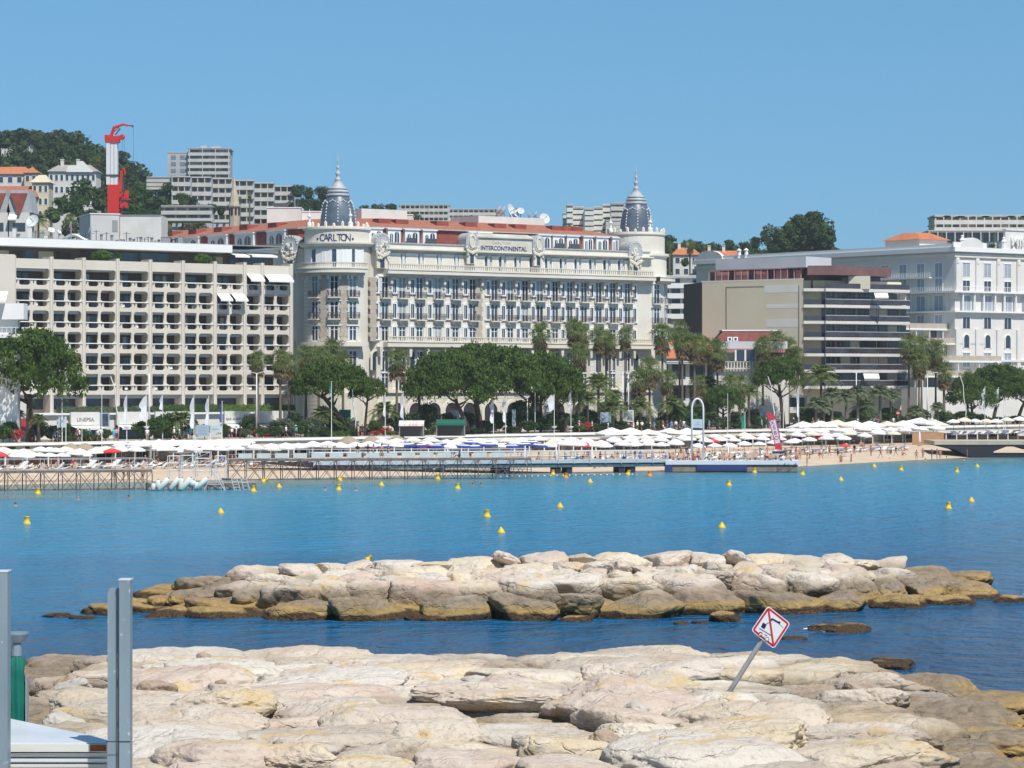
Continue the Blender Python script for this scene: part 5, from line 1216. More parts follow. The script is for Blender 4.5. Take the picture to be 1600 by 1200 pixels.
def pinetrunk(h,lean,r,seed,split=True):
    rnd=random.Random(seed); b=MB(); top=Vector((lean,0,h)); pts=[Vector((0,0,-.2)),Vector((lean*.15,0,h*.3)),Vector((lean*.5,.1,h*.62)),top]
    b.tube(pts,[r*1.25,r,r*.85,r*.6],9)
    for k in range(5):
        a=2*PI*k/5+rnd.random(); st=pts[2].lerp(top,rnd.uniform(.1,.9)); L=h*.42; e_=st+Vector((math.cos(a)*L*.9,math.sin(a)*L*.9,h*.22)); mid=st.lerp(e_,.5)+Vector((0,0,-.1*h*.2))
        b.tube([st,mid,e_],[r*.5,r*.36,r*.15],6)
    return b.mesh('trunk',bark,True)
def pine(px,Y_,pt,pb,wpx,lean,r,seed,label,base=GZ,tpx=None):
    """pt/pb: top and bottom pixel rows of the crown; wpx its width; tpx trunk foot"""
    Y=ATW(px,WP(252+seed%3))[1]
    x0=GX(tpx if tpx is not None else px,Y); xc=GX(px,Y); zt=CH+(HZ-pt)*Y/F; zb=CH+(HZ-pb)*Y/F; Wm=wpx*Y/F/2
    e=EM('stone_pine',(x0,Y,base)); TAG(e,label,'pine tree','umbrella pines of the promenade')
    c=OB('crown',PINES[seed%3],e,(xc-x0,0,zb-base),seed*1.3); c.scale=(Wm/8.5,Wm/8.5,(zt-zb)/5.3)
    h=zb-base+.8; OB('trunk',pinetrunk(h,xc-x0+lean,r,seed),e); return e
pine(42,352,519,625,180,.3,.55,1,'huge umbrella pine with broad crown at the left edge',tpx=47)
pine(518,392,559,624,134,-1.5,.45,2,'low leaning umbrella pine before the concrete block corner',tpx=543)
pine(575,396,590,625,62,0,.2,12,'small pine beside the low leaning umbrella pine',tpx=570)
pine(700,398,547,632,150,1.0,.4,3,'left pine of the great pine cluster before the hotel',tpx=731)
pine(766,400,541,620,175,-2.5,.5,4,'tallest central pine of the great cluster before the hotel',tpx=750)
pine(842,404,546,622,150,-.5,.5,5,'right pine of the great pine cluster before the hotel',tpx=795)
pine(872,410,572,640,85,0,.35,6,'low dark pine at the right end of the great pine cluster',tpx=878)
pine(1217,420,560,608,88,0,.35,7,'rounded pine in front of the blank side wall',tpx=1224)
pine(1518,432,588,640,85,0,.3,9,'left pine of the group at the right edge',tpx=1520)
pine(1562,436,572,624,110,0,.35,10,'broad pine of the group at the right edge',tpx=1552)
pine(1604,430,574,628,90,0,.35,11,'last pine cut by the right edge',tpx=1590)
pine(1130,440,605,646,70,0,.25,13,'low round pine behind the white arch',tpx=1130)
# ---- palms
def fanpalm(seed,dry=.35,n=40):
    """washingtonia crown: fan leaves round a centre (origin), dry skirt below; radius about 2"""
    rnd=random.Random(seed); b=MB(); s=MB()
    for k in range(n):
        t=k/n; el=R(80-120*t+rnd.uniform(-10,10)); az=k*2.39996+rnd.uniform(-.2,.2)
        d=Vector((math.cos(el)*math.cos(az),math.cos(el)*math.sin(az),math.sin(el))); L=rnd.uniform(.55,1.05); f=d*L
        tgt=b
        side=Vector((-math.sin(az),math.cos(az),0)); upv=d.cross(side)*-1
        b.tube([(0,0,0),f*.5,f],.03,3,cap=False)
        nb=10
        for j in range(nb):
            a=(j-(nb-1)/2)*R(17); dir_=(d*math.cos(a)+side*math.sin(a)).normalized(); ln=rnd.uniform(.9,1.3)*(1-.15*abs(j-4.5)/4.5)
            mid=f+dir_*ln*.55+Vector((0,0,rnd.uniform(-.03,.06))); tip=f+dir_*ln+Vector((0,0,-.35-rnd.uniform(0,.35)))
            wv=(side*math.cos(a)-d*math.sin(a))*.045
            b.quad(f,mid-wv,tip,mid+wv,0)
    for k in range(int(60*dry*2)):
        az=rnd.uniform(0,2*PI); r0=.25; z0=rnd.uniform(-.3,-2.0); d=Vector((math.cos(az),math.sin(az),0)); side=Vector((-math.sin(az),math.cos(az),0))
        p=d*r0+Vector((0,0,z0)); out=rnd.uniform(.4,1.15)*(1-.25*abs(z0)/2)
        for j in range(5):
            a=(j-2)*.3; e_=p+(d*math.cos(a)+side*math.sin(a))*out+Vector((0,0,-rnd.uniform(.5,1.0))); s.quad(p,p.lerp(e_,.6)-side*.08+d*.08,e_,p.lerp(e_,.6)+side*.08+d*.08,0)
    return b.mesh('crown',leafpalm),s.mesh('dry_skirt',leafdry)
def featherpalm(seed,matf=None,L=2.3,n=38):
    rnd=random.Random(seed); b=MB()
    for k in range(n):
        t=k/n; el=R(82-95*t+rnd.uniform(-8,8)); az=k*2.39996+rnd.uniform(-.2,.2); d=Vector((math.cos(el)*math.cos(az),math.cos(el)*math.sin(az),math.sin(el))); side=Vector((-math.sin(az),math.cos(az),0))
        pts=[]; Lk=L*rnd.uniform(.85,1.1)
        for j in range(9):
            q=j/8; pts.append(d*Lk*q+Vector((0,0,-1.25*q*q*Lk*.45)))
        b.tube(pts,.025,3,cap=False)
        for j in range(1,9):
            for h in (0,.5):
                p=pts[j-1].lerp(pts[j],h); q=(j-1+h)/8; ll=.62*(math.sin(PI*min(1,q*.85+.12)))+.1; tang=(pts[j]-pts[j-1]).normalized()
                for sg_ in (-1,1):
                    tip=p+(side*sg_*.8+tang*.65+Vector((0,0,-.28+rnd.uniform(-.1,.15)))).normalized()*ll; b.quad(p,p.lerp(tip,.5)+tang*.055,tip,p.lerp(tip,.5)-tang*.055,0)
    return b.mesh('crown',matf or leafpalm)
FP_=[fanpalm(s,d) for s,d in ((1,.7),(2,.9),(3,1.1),(4,.8))]; FE=[featherpalm(1),featherpalm(2,leafpalm,2.4,44)]; FB=[featherpalm(3,leafblue,1.8,46),featherpalm(4,leafblue,1.7,42)]
def trunkm(h,r,seed,lean=0):
    b=MB(); rnd=random.Random(seed); n=10
    b.tube([(lean*(k/n)**2,0,-.2+(h+.2)*k/n) for k in range(n+1)],[r*(1.35-.5*min(1,k/n*2))*(1+.06*(k%2)) for k in range(n+1)],8); return b.mesh('trunk',palmbark,True)
def palm(px,Y,pt,cw,kind='fan',v=0,r=.2,base=GZ,lab='',key='among the palms along the seafront'):
    zt=CH+(HZ-pt)*Y/F; Wm=cw*Y/F/2; sc=Wm*(1.1 if kind!='fb' else .85)/(1.95 if kind=='fan' else 2.1 if kind=='fe' else 1.75)
    zc=zt-1.75*sc if kind=='fan' else zt-1.9*sc if kind=='fe' else zt-1.6*sc
    e=EM('palm_tree',(GX(px,Y),Y,base)); h=zc-base; lean=0
    OB('trunk',trunkm(h,r,int(px)),e)
    if kind=='fan':
        c_,s_=FP_[v%4]; o=OB('crown',c_,e,(0,0,h),px*.7); o.scale=(sc,)*3; o=OB('dry_skirt',s_,e,(0,0,h),px*.3); o.scale=(sc,)*3
    else:
        o=OB('crown',(FE if kind=='fe' else FB)[v%2],e,(0,0,h),px*.7); o.scale=(sc,)*3
    d={'fan':'tall fan palm','fe':'feather palm with arching fronds','fb':'blue-green bushy palm'}[kind]
    REGI(key,e,d,'palm tree','palms of the seafront'); return e
Yp=lambda px,w=256: ATW(px,WP(w))[1]
for i,(px,pt,cw,w) in enumerate(((403,543,38,258),(438,540,42,256),(452,548,38,262),(478,533,44,268),(498,536,40,270),(520,523,50,272),(536,545,40,264),(620,538,48,256),(845,498,44,262),(897,493,40,264),(908,500,42,266),(905,530,42,258),(935,507,36,262),(947,512,34,264),(953,517,32,262),(977,506,36,262),(1035,499,46,262),(1062,496,38,264),(1066,510,42,258),(1085,515,44,256),(1100,520,40,260),(1121,524,46,256),(1192,520,40,264),(1213,511,42,264),(1232,522,40,266),(1246,538,34,262),(1015,550,48,256),(1043,572,40,254),(997,570,44,258),(1420,516,44,262),(1440,518,46,264),(1462,524,46,262),(1436,542,42,258),(1475,560,40,258),(1139,578,42,252),(1156,580,40,254),(1090,582,36,258),(1512,575,40,262))):
    palm(px,Yp(px,w),pt,cw,'fan',i,r=.2 if pt<560 else .26)
for i,(px,pt,cw,w) in enumerate(((1283,555,62,258),(935,572,58,252),(918,600,48,250),(958,612,50,250),(283,630,56,250),(1000,612,46,250),(1170,590,46,256),(1105,578,50,262),(60,640,30,248),(505,625,46,252),(600,616,50,258),(1050,610,44,252),(30,634,26,256),(655,590,40,262),(1350,610,44,256))):
    palm(px,Yp(px,w),pt,cw,'fe',i,r=.25)
for i,(px,pt,cw,w) in enumerate(((1275,612,44,250),(1300,596,50,252),(1322,600,46,252),(1340,594,46,254),(1375,592,50,252),(1392,598,44,254),(1287,618,40,249),(1430,625,44,249),(1465,622,34,250),(884,640,30,248),(680,655,20,248),(960,600,44,254))):
    palm(px,Yp(px,w),pt,cw,'fb',i,r=.26)
# dark round bushes, olive trees, hedges
def bushmesh(seed,matl,n=30,q=55,size=.17):
    rnd=random.Random(seed); b=MB()
    for k in range(n):
        a=rnd.uniform(0,2*PI); el=rnd.uniform(-.2,1.3); rr=rnd.uniform(.45,.75); leafcloud(b,(rr*math.cos(a)*math.cos(el),rr*math.sin(a)*math.cos(el),.8+rr*.75*math.sin(el)),rnd.uniform(.22,.38),q,size*.45,rnd,flat=.85)
    core(b,(0,0,.7),.48,.48,.45); return b.mesh('foliage',matl)
BU={'dark':[bushmesh(1,leafdark),bushmesh(2,leafdark)],'mid':[bushmesh(3,leafmid),bushmesh(4,leafmid)],'olive':[bushmesh(5,leafolive),bushmesh(6,leafolive)],'bright':[bushmesh(7,leafbright)],'flower':[bushmesh(8,flower)]}
DS={'dark':('dark green bushy shrub','shrub'),'mid':('mid green leafy shrub','shrub'),'olive':('silvery green olive shrub','shrub'),'bright':('bright yellow-green shrub','shrub'),'flower':('red flowering shrub','shrub')}
def bush(px,Y,pt,pb,wpx,kind,base=None,key='in the seafront planting'):
    zb=CH+(HZ-pb)*Y/F if base is None else base; zt=CH+(HZ-pt)*Y/F; e=EM('shrub',(GX(px,Y),Y,base if base is not None else zb)); rnd=random.Random(int(px*3+pt))
    o=OB('foliage',BU[kind][int(px)%len(BU[kind])],e,(0,0,0),px); Wm=wpx*Y/F/2; o.scale=(Wm/.95,Wm/.95,(zt-zb)/1.65)
    b=MB(); b.tube([(0,0,-.1),(0,0,(zt-zb)*.5)],.06*max(1,Wm*.6),5); b.build('stem',bark,e)
    REGI(key,e,DS[kind][0],DS[kind][1],'shrubs of the seafront'); return e
for (px,pt,wpx,k,w) in ((5,662,36,'mid',249),(25,668,30,'flower',249),(15,655,34,'dark',252),(80,662,40,'dark',249),(100,658,30,'dark',250),(130,668,30,'mid',249),(62,655,34,'dark',251),(222,655,38,'mid',249),(245,648,44,'mid',249),(262,640,40,'dark',252),(300,652,34,'dark',251),(275,668,30,'mid',248),(232,660,32,'dark',248),(382,668,26,'olive',248),(440,650,50,'olive',249),(430,665,34,'dark',248),(470,655,30,'mid',250),(492,648,42,'olive',249),(505,665,30,'dark',248),(555,668,24,'dark',248),(530,655,36,'dark',251),(610,672,24,'bright',248),(600,665,30,'flower',250),(588,672,22,'flower',248),(585,655,30,'mid',252),(740,668,26,'mid',248),(700,672,24,'dark',248),(662,676,20,'mid',247.5),(800,665,34,'mid',248),(826,655,40,'dark',249),(813,620,46,'dark',254),(850,650,44,'dark',250),(872,640,50,'dark',252),(900,645,44,'dark',251),(914,656,28,'flower',248),(907,660,26,'bright',248),(930,660,30,'dark',248),(948,658,28,'dark',248),(972,656,32,'dark',249),(1000,650,34,'dark',250),(1060,625,46,'dark',252),(1085,628,44,'dark',253),(1110,640,40,'dark',250),(1130,655,34,'mid',248),(1120,648,30,'olive',248),(1158,660,26,'mid',247.5),(1180,665,26,'mid',248),(1190,650,24,'dark',250),(1235,662,28,'mid',248),(1250,655,28,'olive',249),(1262,660,26,'dark',248),(1310,652,28,'bright',248),(1330,652,30,'dark',248),(1380,655,30,'bright',248),(1355,655,34,'dark',248),(1410,650,34,'dark',249),(1440,655,34,'dark',248),(1480,648,36,'dark',249),(1505,640,46,'dark',251),(1530,645,36,'dark',250),(1560,650,34,'mid',249),(1590,648,34,'dark',249),(1470,660,24,'mid',247.5),(1400,665,24,'mid',247.5),(645,640,36,'dark',254),(668,625,40,'dark',256),(765,655,22,'mid',250),(780,640,30,'dark',254),(350,660,26,'mid',250),(410,665,26,'mid',248),(320,660,26,'mid',249),(165,668,24,'dark',249),(1085,655,28,'dark',249),(1030,655,28,'mid',250),(1010,660,24,'dark',248),(520,640,40,'dark',256),(545,650,36,'olive',252),(622,640,40,'dark',256),(640,655,30,'mid',251),(460,640,36,'dark',256),(390,645,34,'dark',256),(1260,632,44,'dark',256),(1300,640,44,'dark',256),(1345,636,46,'mid',256),(1390,634,46,'dark',256),(1435,636,44,'dark',256),(1475,640,36,'mid',256),(1180,636,40,'dark',256),(1150,640,38,'dark',256),(1090,640,38,'mid',256),(1040,640,38,'dark',256),(990,640,38,'dark',256),(920,636,40,'mid',256),(950,640,36,'dark',256),(700,642,36,'dark',257),(730,640,36,'dark',257),(800,640,38,'dark',257),(835,640,38,'mid',257)):
    bush(px,Yp(px,w),pt,686 if px<700 else 678,wpx,k,base=GZ)
FRAME(BLDF)
for (px,pt,wpx,k) in ((160,389,34,'bright'),(150,392,20,'mid'),(316,394,30,'bright'),(332,399,16,'dark'),(185,393,14,'mid')): # roof garden
    x,y=ATW(px,WL+1.2); e=bush(px,y,pt,404 if px<200 else 409,wpx,k,base=28.75,key='on the concrete block roof terrace')
def hedge(name,px0,px1,w,dep,z0,z1,m,label,q=1500,seed=5):
    rnd=random.Random(seed); s0,s1=SOF(px0,w),SOF(px1,w); L=s1-s0; e=EM(name,(*SW(s0,w),z0),TH); TAG(e,label,'hedge'); h=z1-z0
    b=MB(); b.box(.1,L-.1,.1,dep-.1,0,h-.12); nq=int(L*h*q/30)
    for k in range(nq):
        f=rnd.random(); p=Vector((rnd.uniform(0,L),rnd.uniform(0,.15) if f<.65 else rnd.uniform(0,dep),rnd.uniform(0,h) if f<.65 else h-.1+rnd.gauss(0,.09)))
        t=Vector((rnd.gauss(0,.7),-1 if f<.65 else rnd.gauss(0,.7),1)).normalized(); u=t.orthogonal().normalized(); v=t.cross(u); s=.14*rnd.uniform(.6,1.4); b.quad(p-u*s,p-v*s*.7,p+u*s,p+v*s*.7,0)
    b.build('foliage',m,e); return e
hedge('hedge',95,250,357.2,1.6,GZ+3.56,CH+(HZ-635)*ATW(170,357)[1]/F,leafolive,'grey-green clipped hedge on the terrace above the shops at left')
hedge('hedge',250,345,357.2,1.6,GZ+3.56,CH+(HZ-632)*ATW(300,357)[1]/F,leafmid,'clipped hedge in the middle of the terrace above the shops')
hedge('hedge',345,462,357.2,1.6,GZ+3.56,CH+(HZ-632)*ATW(400,357)[1]/F,leafbright,'bright green clipped hedge at the right end of the shop terrace')
FRAME(SEAF)
for (p0,p1,m,lb) in ((90,160,leafdark,'low dark hedge behind the promenade railing at left'),(480,560,leafmid,'low green hedge beside the flagpole with the green flag'),(650,735,leafmid,'low hedge along the cafe terrace below the pines'),(900,1010,leafdark,'low hedge along the promenade left of the arch'),(1300,1480,leafdark,'long low hedge beside the right-hand beach terraces')):
    hedge('hedge',p0,p1,WP(248),.9,GZ,GZ+.85,m,lb,seed=p0)
# ------------------------------------------------------------ hillside wood
def treeblob(seed,matl,n=16,q=34,size=.20):
    rnd=random.Random(seed); b=MB()
    for k in range(n):
        a=rnd.uniform(0,2*PI); el=rnd.uniform(-.1,1.4); rr=rnd.uniform(.4,.72); leafcloud(b,(rr*math.cos(a)*math.cos(el),rr*math.sin(a)*math.cos(el),.9+rr*math.sin(el)),rnd.uniform(.28,.45),q,size*.5,rnd,flat=.8)
    core(b,(0,0,.8),.5,.5,.45); return b
BLOBS=[treeblob(20+i,leafdark) for i in range(4)]; BLOBM=[b.mesh('crown',leafdark) for b in BLOBS]; BLOBM2=[treeblob(30+i,leafmid).mesh('crown',leafmid) for i in range(3)]
wood_=MB(); rnd=random.Random(9)
def inhouse(px,Y):
    return False
def plantwood(wd,px0,px1,Y0,Y1,n,s0,s1):
    for _ in range(n):
        px=rnd.uniform(px0,px1); Y=rnd.uniform(Y0,Y1); z=hillz(px,Y); s=rnd.uniform(s0,s1); src=BLOBS[rnd.randrange(4)]; a=rnd.uniform(0,6.28); ca,sa=math.cos(a)*s,math.sin(a)*s; x0=GX(px,Y); i=len(wd.v); hs=s*rnd.uniform(.75,1.15)
        wd.v+=[(x0+x*ca-y*sa,Y+x*sa+y*ca,z-.5+zz*hs) for x,y,zz in src.v]; wd.f+=[tuple(i+k for k in f) for f in src.f]; wd.m+=src.m
plantwood(wood_,-40,215,690,1010,170,5,8.5); plantwood(wood_,200,330,760,980,30,4,6); plantwood(wood_,330,640,800,990,46,3.5,5.5); plantwood(wood_,1020,1320,930,1010,75,3.6,6.2); plantwood(wood_,1020,1320,760,900,40,3.6,5); plantwood(wood_,640,1020,800,1000,26,3,4.5)
o=wood_.build('hillside_wood',leafdark); TAG(o,'dense dark evergreen wood covering the hillside behind the town','wood',kind='stuff')
def htree(px,Y,pt,wpx,kind=0,lab='',zbase=None,nm='evergreen_tree'):
    z=hillz(px,Y) if zbase is None else zbase; zt=CH+(HZ-pt)*Y/F; Wm=wpx*Y/F/2; e=EM(nm,(GX(px,Y),Y,z)); hh=max(3,zt-z)
    src=(BLOBM if kind==0 else BLOBM2); o=OB('crown',src[int(px)%len(src)],e,(0,0,hh-Wm*1.7 if hh>Wm*2.2 else 0),px); sc=min(1.0,hh/(Wm*1.7)); o.scale=(Wm/.95,Wm/.95,Wm/.95*max(.5,sc))
    b=MB(); b.tube([(0,0,-.5),(0,0,hh*.7)],[.35,.2],6); b.build('trunk',bark,e)
    REGI('on the hillside behind the buildings',e,'round dark evergreen tree' if kind==0 else 'paler green tree','tree','trees on the hillside'); return e
for (px,Y,pt,w_,k) in ((8,905,206,40,0),(36,900,204,44,0),(62,905,212,34,0),(80,900,222,30,0),(98,905,226,32,1),(118,900,228,34,0),(140,905,238,30,1),(160,900,240,34,0),(192,900,238,30,0),(200,890,262,24,0),(30,890,228,50,0),(70,885,236,46,0),(110,880,245,44,0),(150,880,256,40,0),(180,880,268,36,0),(20,870,246,44,0),(60,860,258,44,0),
 (130,720,283,56,0),(155,700,298,48,0),(120,690,310,44,1),(100,680,308,40,1),(85,670,325,36,1),(140,660,330,50,0),(110,650,345,44,0),(195,700,300,40,0),(215,720,292,36,1),(235,730,300,36,0),(212,690,322,36,1),(240,690,330,30,0),(262,800,286,24,0),(285,790,302,28,0),(300,800,310,24,0),(330,790,320,26,0),(345,780,322,22,0),(465,900,289,30,0),(482,905,294,26,0),(505,880,292,34,0),(497,870,312,30,0),(455,860,318,30,0),(475,850,322,26,1),(570,860,322,26,0),(590,860,320,30,0),(612,855,320,28,0),(555,850,328,22,0),(540,860,326,24,1),(625,900,328,24,1),(648,905,334,26,1),(735,800,338,20,0),
 (1040,800,376,26,0),(1060,820,380,22,1),(1090,830,378,24,0),(1108,820,382,22,0),(1140,830,376,22,0),(1165,830,378,26,0),(1180,840,372,26,0),(1195,840,362,26,0),(1205,830,374,28,0),(1036,620,392,22,0),(1030,600,410,26,0),(1070,640,405,18,0),(1310,800,395,16,0),(1330,800,396,14,1)):
    htree(px,Y,pt,w_,k)
# the big eucalyptus-like tree
def bigtree():
    rnd=random.Random(44); b=MB()
    for (px,py,r) in ((1222,372,3.4),(1240,358,4.2),(1262,352,4.4),(1280,356,3.8),(1290,368,3.2),(1275,372,4),(1250,374,4.4),(1232,384,3.4),(1286,384,3.0),(1268,343,2.8),(1292,378,2.2),(1262,386,3.6),(1215,386,2.6),(1246,347,2.6)):
        p=PX(px,py,760); 
        for q in range(5): leafcloud(b,(p.x+rnd.gauss(0,r*.4),p.y+rnd.gauss(0,3),p.z+rnd.gauss(0,r*.35)),r*.62,110,.42,rnd,flat=.8)
        core(b,p,r*.72,r*.72,r*.55)
    return b
e=EM('eucalyptus_tree',(GX(1256,760),760,hillz(1256,760))); TAG(e,'very large rounded dark tree standing alone above the red roofs at right','tree')
o=bigtree().build('crown',leafdark,e); o.location=(-e.location.x,-e.location.y,-e.location.z)
b=MB(); h0=CH+(HZ-380)*760/F-e.location.z; b.tube([(0,0,-1),(.5,0,h0*.5),(0,0,h0+3)],[1.0,.8,.4],8); b.build('trunk',bark,e)
for (px,Y,pt,cw,k) in ((152,760,240,16,'fan'),(80,640,318,26,'fe'),(60,600,326,34,'fe'),(110,620,330,26,'fan'),(1078,700,372,20,'fan'),(1046,640,376,14,'fan'),(1100,700,380,10,'fan'),(390,800,300,10,'fan'),(375,800,306,9,'fan'),(753,700,344,9,'fe'),(890,700,348,10,'fan'),(910,690,356,10,'fe')):
    palm(px,Y,pt,cw,k,1,r=.25,base=hillz(px,Y),key='on the slopes behind the buildings')
# ------------------------------------------------------------ hillside buildings
yel=M('villa_yellow',(.56,.50,.37),.85,(.62,.56,.43),.3); gry=M('tower_grey',(.40,.42,.44),.85,(.46,.48,.50),.3)
def hb(px0,px1,pt,Y,n,label,pb,**k):
    k.setdefault('slab',hsl)
    return flbld(px0,px1,pt,pb,Y,n,label,**k)
pgl=M('hazy_glass',(.16,.19,.22),.4,(.24,.27,.29),.5); hsl=M('weathered_slab',(.50,.485,.45),.85,(.58,.565,.53),.5)
e=hb(296,357,232,950,9,'tall white balconied tower block on top of the hill',320,gl=pgl,dep=14,wall=gry,posts=3,over=.5)
b=MB(); w_=61*950/F; b.box(-w_/2-7.5,-w_/2-.6,2,14,8,CH+(HZ-236)*950/F-e.location.z-.5); b.box(-w_/2-7.6,-w_/2-.6,1.9,14,CH+(HZ-236)*950/F-e.location.z-.5,CH+(HZ-236)*950/F-e.location.z); part('grey_wing',b,gry,e)
b=MB()
zq=CH+(HZ-236)*950/F-e.location.z
for k in range(4):
    for j in range(2): b.box(-w_/2-6.3+j*3,-w_/2-4.7+j*3,1.94,1.999,zq-2.6-k*2.2,zq-1.3-k*2.2)
part('wing_window',b,pgl,e)
b=MB(); z_=CH+(HZ-231)*950/F-e.location.z; b.box(-3,-1,3,5,z_,z_+1); b.cbox(2,4,z_,z_+.8,3,2); part('roof_gear',b,gry,e)
# curved terrace block: four segments
hzz=[(268,297,275,880),(297,330,276,885),(330,362,278,890),(362,396,281,892),(396,428,285,896),(428,458,290,900)]
crv=EM('curved_terrace_block',(GX(362,890),890,hillz(362,890)-2)); TAG(crv,'long curved white terrace block stretching below the hilltop tower','building')
for i,(p0,p1,pt,Y) in enumerate(hzz):
    z1=CH+(HZ-pt)*Y/F-crv.location.z; n=5; hh=2.75; x0,x1=GX(p0,Y)-crv.location.x+.02,GX(p1,Y)-crv.location.x; y0=Y-crv.location.y
    b=MB(); b.box(x0,x1,y0+1.6,y0+9,0,z1); part('wall',b,gry,crv)
    for k in range(n):
        z=z1-hh*(k+1); b=MB(); b.box(x0,x1,y0,y0+1.59,z+hh-.35,z+hh); b.box(x0,x1,y0,y0+.1,z+.0,z+.9); part('balcony_slab',b,hsl,crv)
        b=MB()
        for j in range(3): xx=x0+(x1-x0)*j/3; b.box(xx,xx+.25,y0+.11,y0+1.55,z+.01,z+hh-.36,1); b.box(xx+.6,xx+1.6,y0+1.54,y0+1.595,z,z+2.2,0)
        part('terrace_divider',b,[pgl,yel],crv)
hb(255,328,322,780,2,'low white terraced villa half hidden by pines below the curved block',345,gl=pgl)
hb(232,262,277,900,3,'narrow pale terrace block left of the curved block',296,gl=pgl,wall=gry)
e=hb(626,700,320,930,3,'left part of the long flat terrace block behind the hotel roof',348,gl=pgl,dep=10,posts=10); e=hb(700,780,327,940,3,'right part of the long flat terrace block behind the hotel roof',352,gl=pgl,dep=10,posts=10)
# stepped pale cluster
for i,(p0,p1,pt,Y) in enumerate(((880,886,333,760),(886,895,320,750),(895,912,324,755),(914,928,326,750),(928,942,324,755),(942,962,320,760),(955,975,318,750),(975,1000,322,770),(947,985,345,735))):
    e=flbld(p0,p1,pt,392,Y,8,'%s slab of the stepped pale apartment cluster left of the right dome, from the left'%ORD(i+1),gl=pgl,dep=8,over=.05,wall=offwhite,slab=offwhite if i<6 else hsl,group='stepped apartment cluster')
for (p0,p1,pt,pb,Y,n,lb) in ((1462,1640,337,360,700,2,'upper floors'),(1452,1640,361,392,690,3,'lower floors')):
    e=flbld(p0,p1,pt,pb,Y,n,('%s of the cream stepped block with roof gardens behind the palace')%lb,posts=14,gl=pgl,dep=12,wall=yel,slab=hsl,over=.3,base=GZ+28 if n==3 else None)
rnd=random.Random(6)
for k in range(16):
    px=1460+k*10; bush(px,686,rnd.uniform(376,382) if k%2 else rnd.uniform(334,337)+2,388 if k%2 else 341,rnd.uniform(10,18),'mid',key='on the cream stepped block')
# villas on the left
e=house(-30,56,308,289,700,tile,'cream hotel villa with long low roof at the left edge of the hillside',base=hillz(20,700)-6,wallm=yel,nw=10,dep=9,hip=1,chim=1)
e=house(50,76,285,272,702,yel,'narrow cream corner pavilion with curved gable on the left hillside',base=hillz(60,700)-6,wallm=yel,nw=3,dep=7,hip=1.2)
e=house(-20,52,272,259,790,orange,'villa with orange tiled roof at the left edge behind the cream hotel',base=hillz(20,780)-5,wallm=lowc,nw=5,dep=10,hip=3)
e=house(38,58,270,259,786,orange,'small orange tiled roof right of the orange villa',base=hillz(45,780)-4,wallm=yel,nw=2,dep=7,hip=2)
e=house(76,150,268,256,740,M('grey_roof',(.33,.30,.28),.9),'white villa with glazed veranda and curved gables on the left hillside',base=hillz(110,740)-8,nw=9,dep=9,hip=2,chim=2)
b=MB(); z_=CH+(HZ-262)*738/F-e.location.z; b.yprism([(-1.5,z_-1),(5.5,z_-1),(4,z_+.6),(2.8,z_+1.8),(2,z_+1.8),(1.5,z_+.8),(-1,z_+.6)],-.6,-.3); part('curved_gable',b,white,e)
for (p0,p1,pe,pr,Y,lb) in ((-20,12,350,300,560,'first pointed red gable at the left edge'),(14,46,352,302,560,'second pointed red gable of the turreted villa')):
    z1=CH+(HZ-332)*Y/F; e=EM('turreted_villa',(GX((p0+p1)/2,Y),Y,GZ)); TAG(e,lb,'house'); w_=(p1-p0)*Y/F; h_=z1-GZ
    b=MB(); b.box(-w_/2,w_/2,0,8,0,h_); part('wall',b,lowc,e); b=MB(); zp=CH+(HZ-302)*Y/F-GZ; b.yprism([(-w_*.42,zp),(w_*.42,zp),(.2,h_-.4),(-.2,h_-.4)],-.5,-.05); part('tile_hung_panel',b,redw,e)
    b=MB(); b.yprism([(-w_/2-.5,h_),(w_/2+.5,h_),(w_*.42,zp+.6),(-w_*.42,zp+.6)],0,8); part('roof',b,slatel,e)
    awning(e,-w_/2,-w_*.1,h_-.4,1.2,.9,white,-.02); b=MB(); b.box(-w_*.3,w_*.3,-.1,-.001,h_-3.6,h_-2); part('window',b,glass,e)
for (p0,p1,pe,pr,Y,lb) in ((1052,1092,398,386,800,'red roofed house with two chimneys left of the palace roof'),(1092,1160,401,391,790,'long low red roofed house above the palace roof'),(1254,1302,398,388,760,'red tiled house below the very large tree'),(2,14,222,214,930,'small yellow house high in the hillside wood'),(36,46,224,221,930,'tiny white house high among the trees')):
    house(p0,p1,pe,pr,Y,orange,lb,base=hillz((p0+p1)/2,Y)-3,nw=3,dep=7,hip=1.5,chim=2 if p0>1000 else 0)
# church spire
ch=EM('church_spire',(GX(366,520),520,GZ)); TAG(ch,'pointed stone church spire with small turret openings behind the red roof','spire')
stone=M('spire_stone',(.42,.38,.29),.9,(.50,.46,.37),.6); zs=lambda py: CH+(HZ-py)*520/F-GZ
b=MB(); b.lathe([(.95,0),(.95,zs(323)),(1.25,zs(323)),(1.25,zs(320)),(.95,zs(320)),(.02,zs(275)),(0,zs(275))],0,0,8); part('spire',b,stone,ch)
b=MB()
for k in range(8): a=2*PI*k/8+PI/8; b.cbox(.92*math.cos(a),.92*math.sin(a),zs(336),zs(326),.12,.35,0,a)
part('belfry_opening',b,dark,ch)
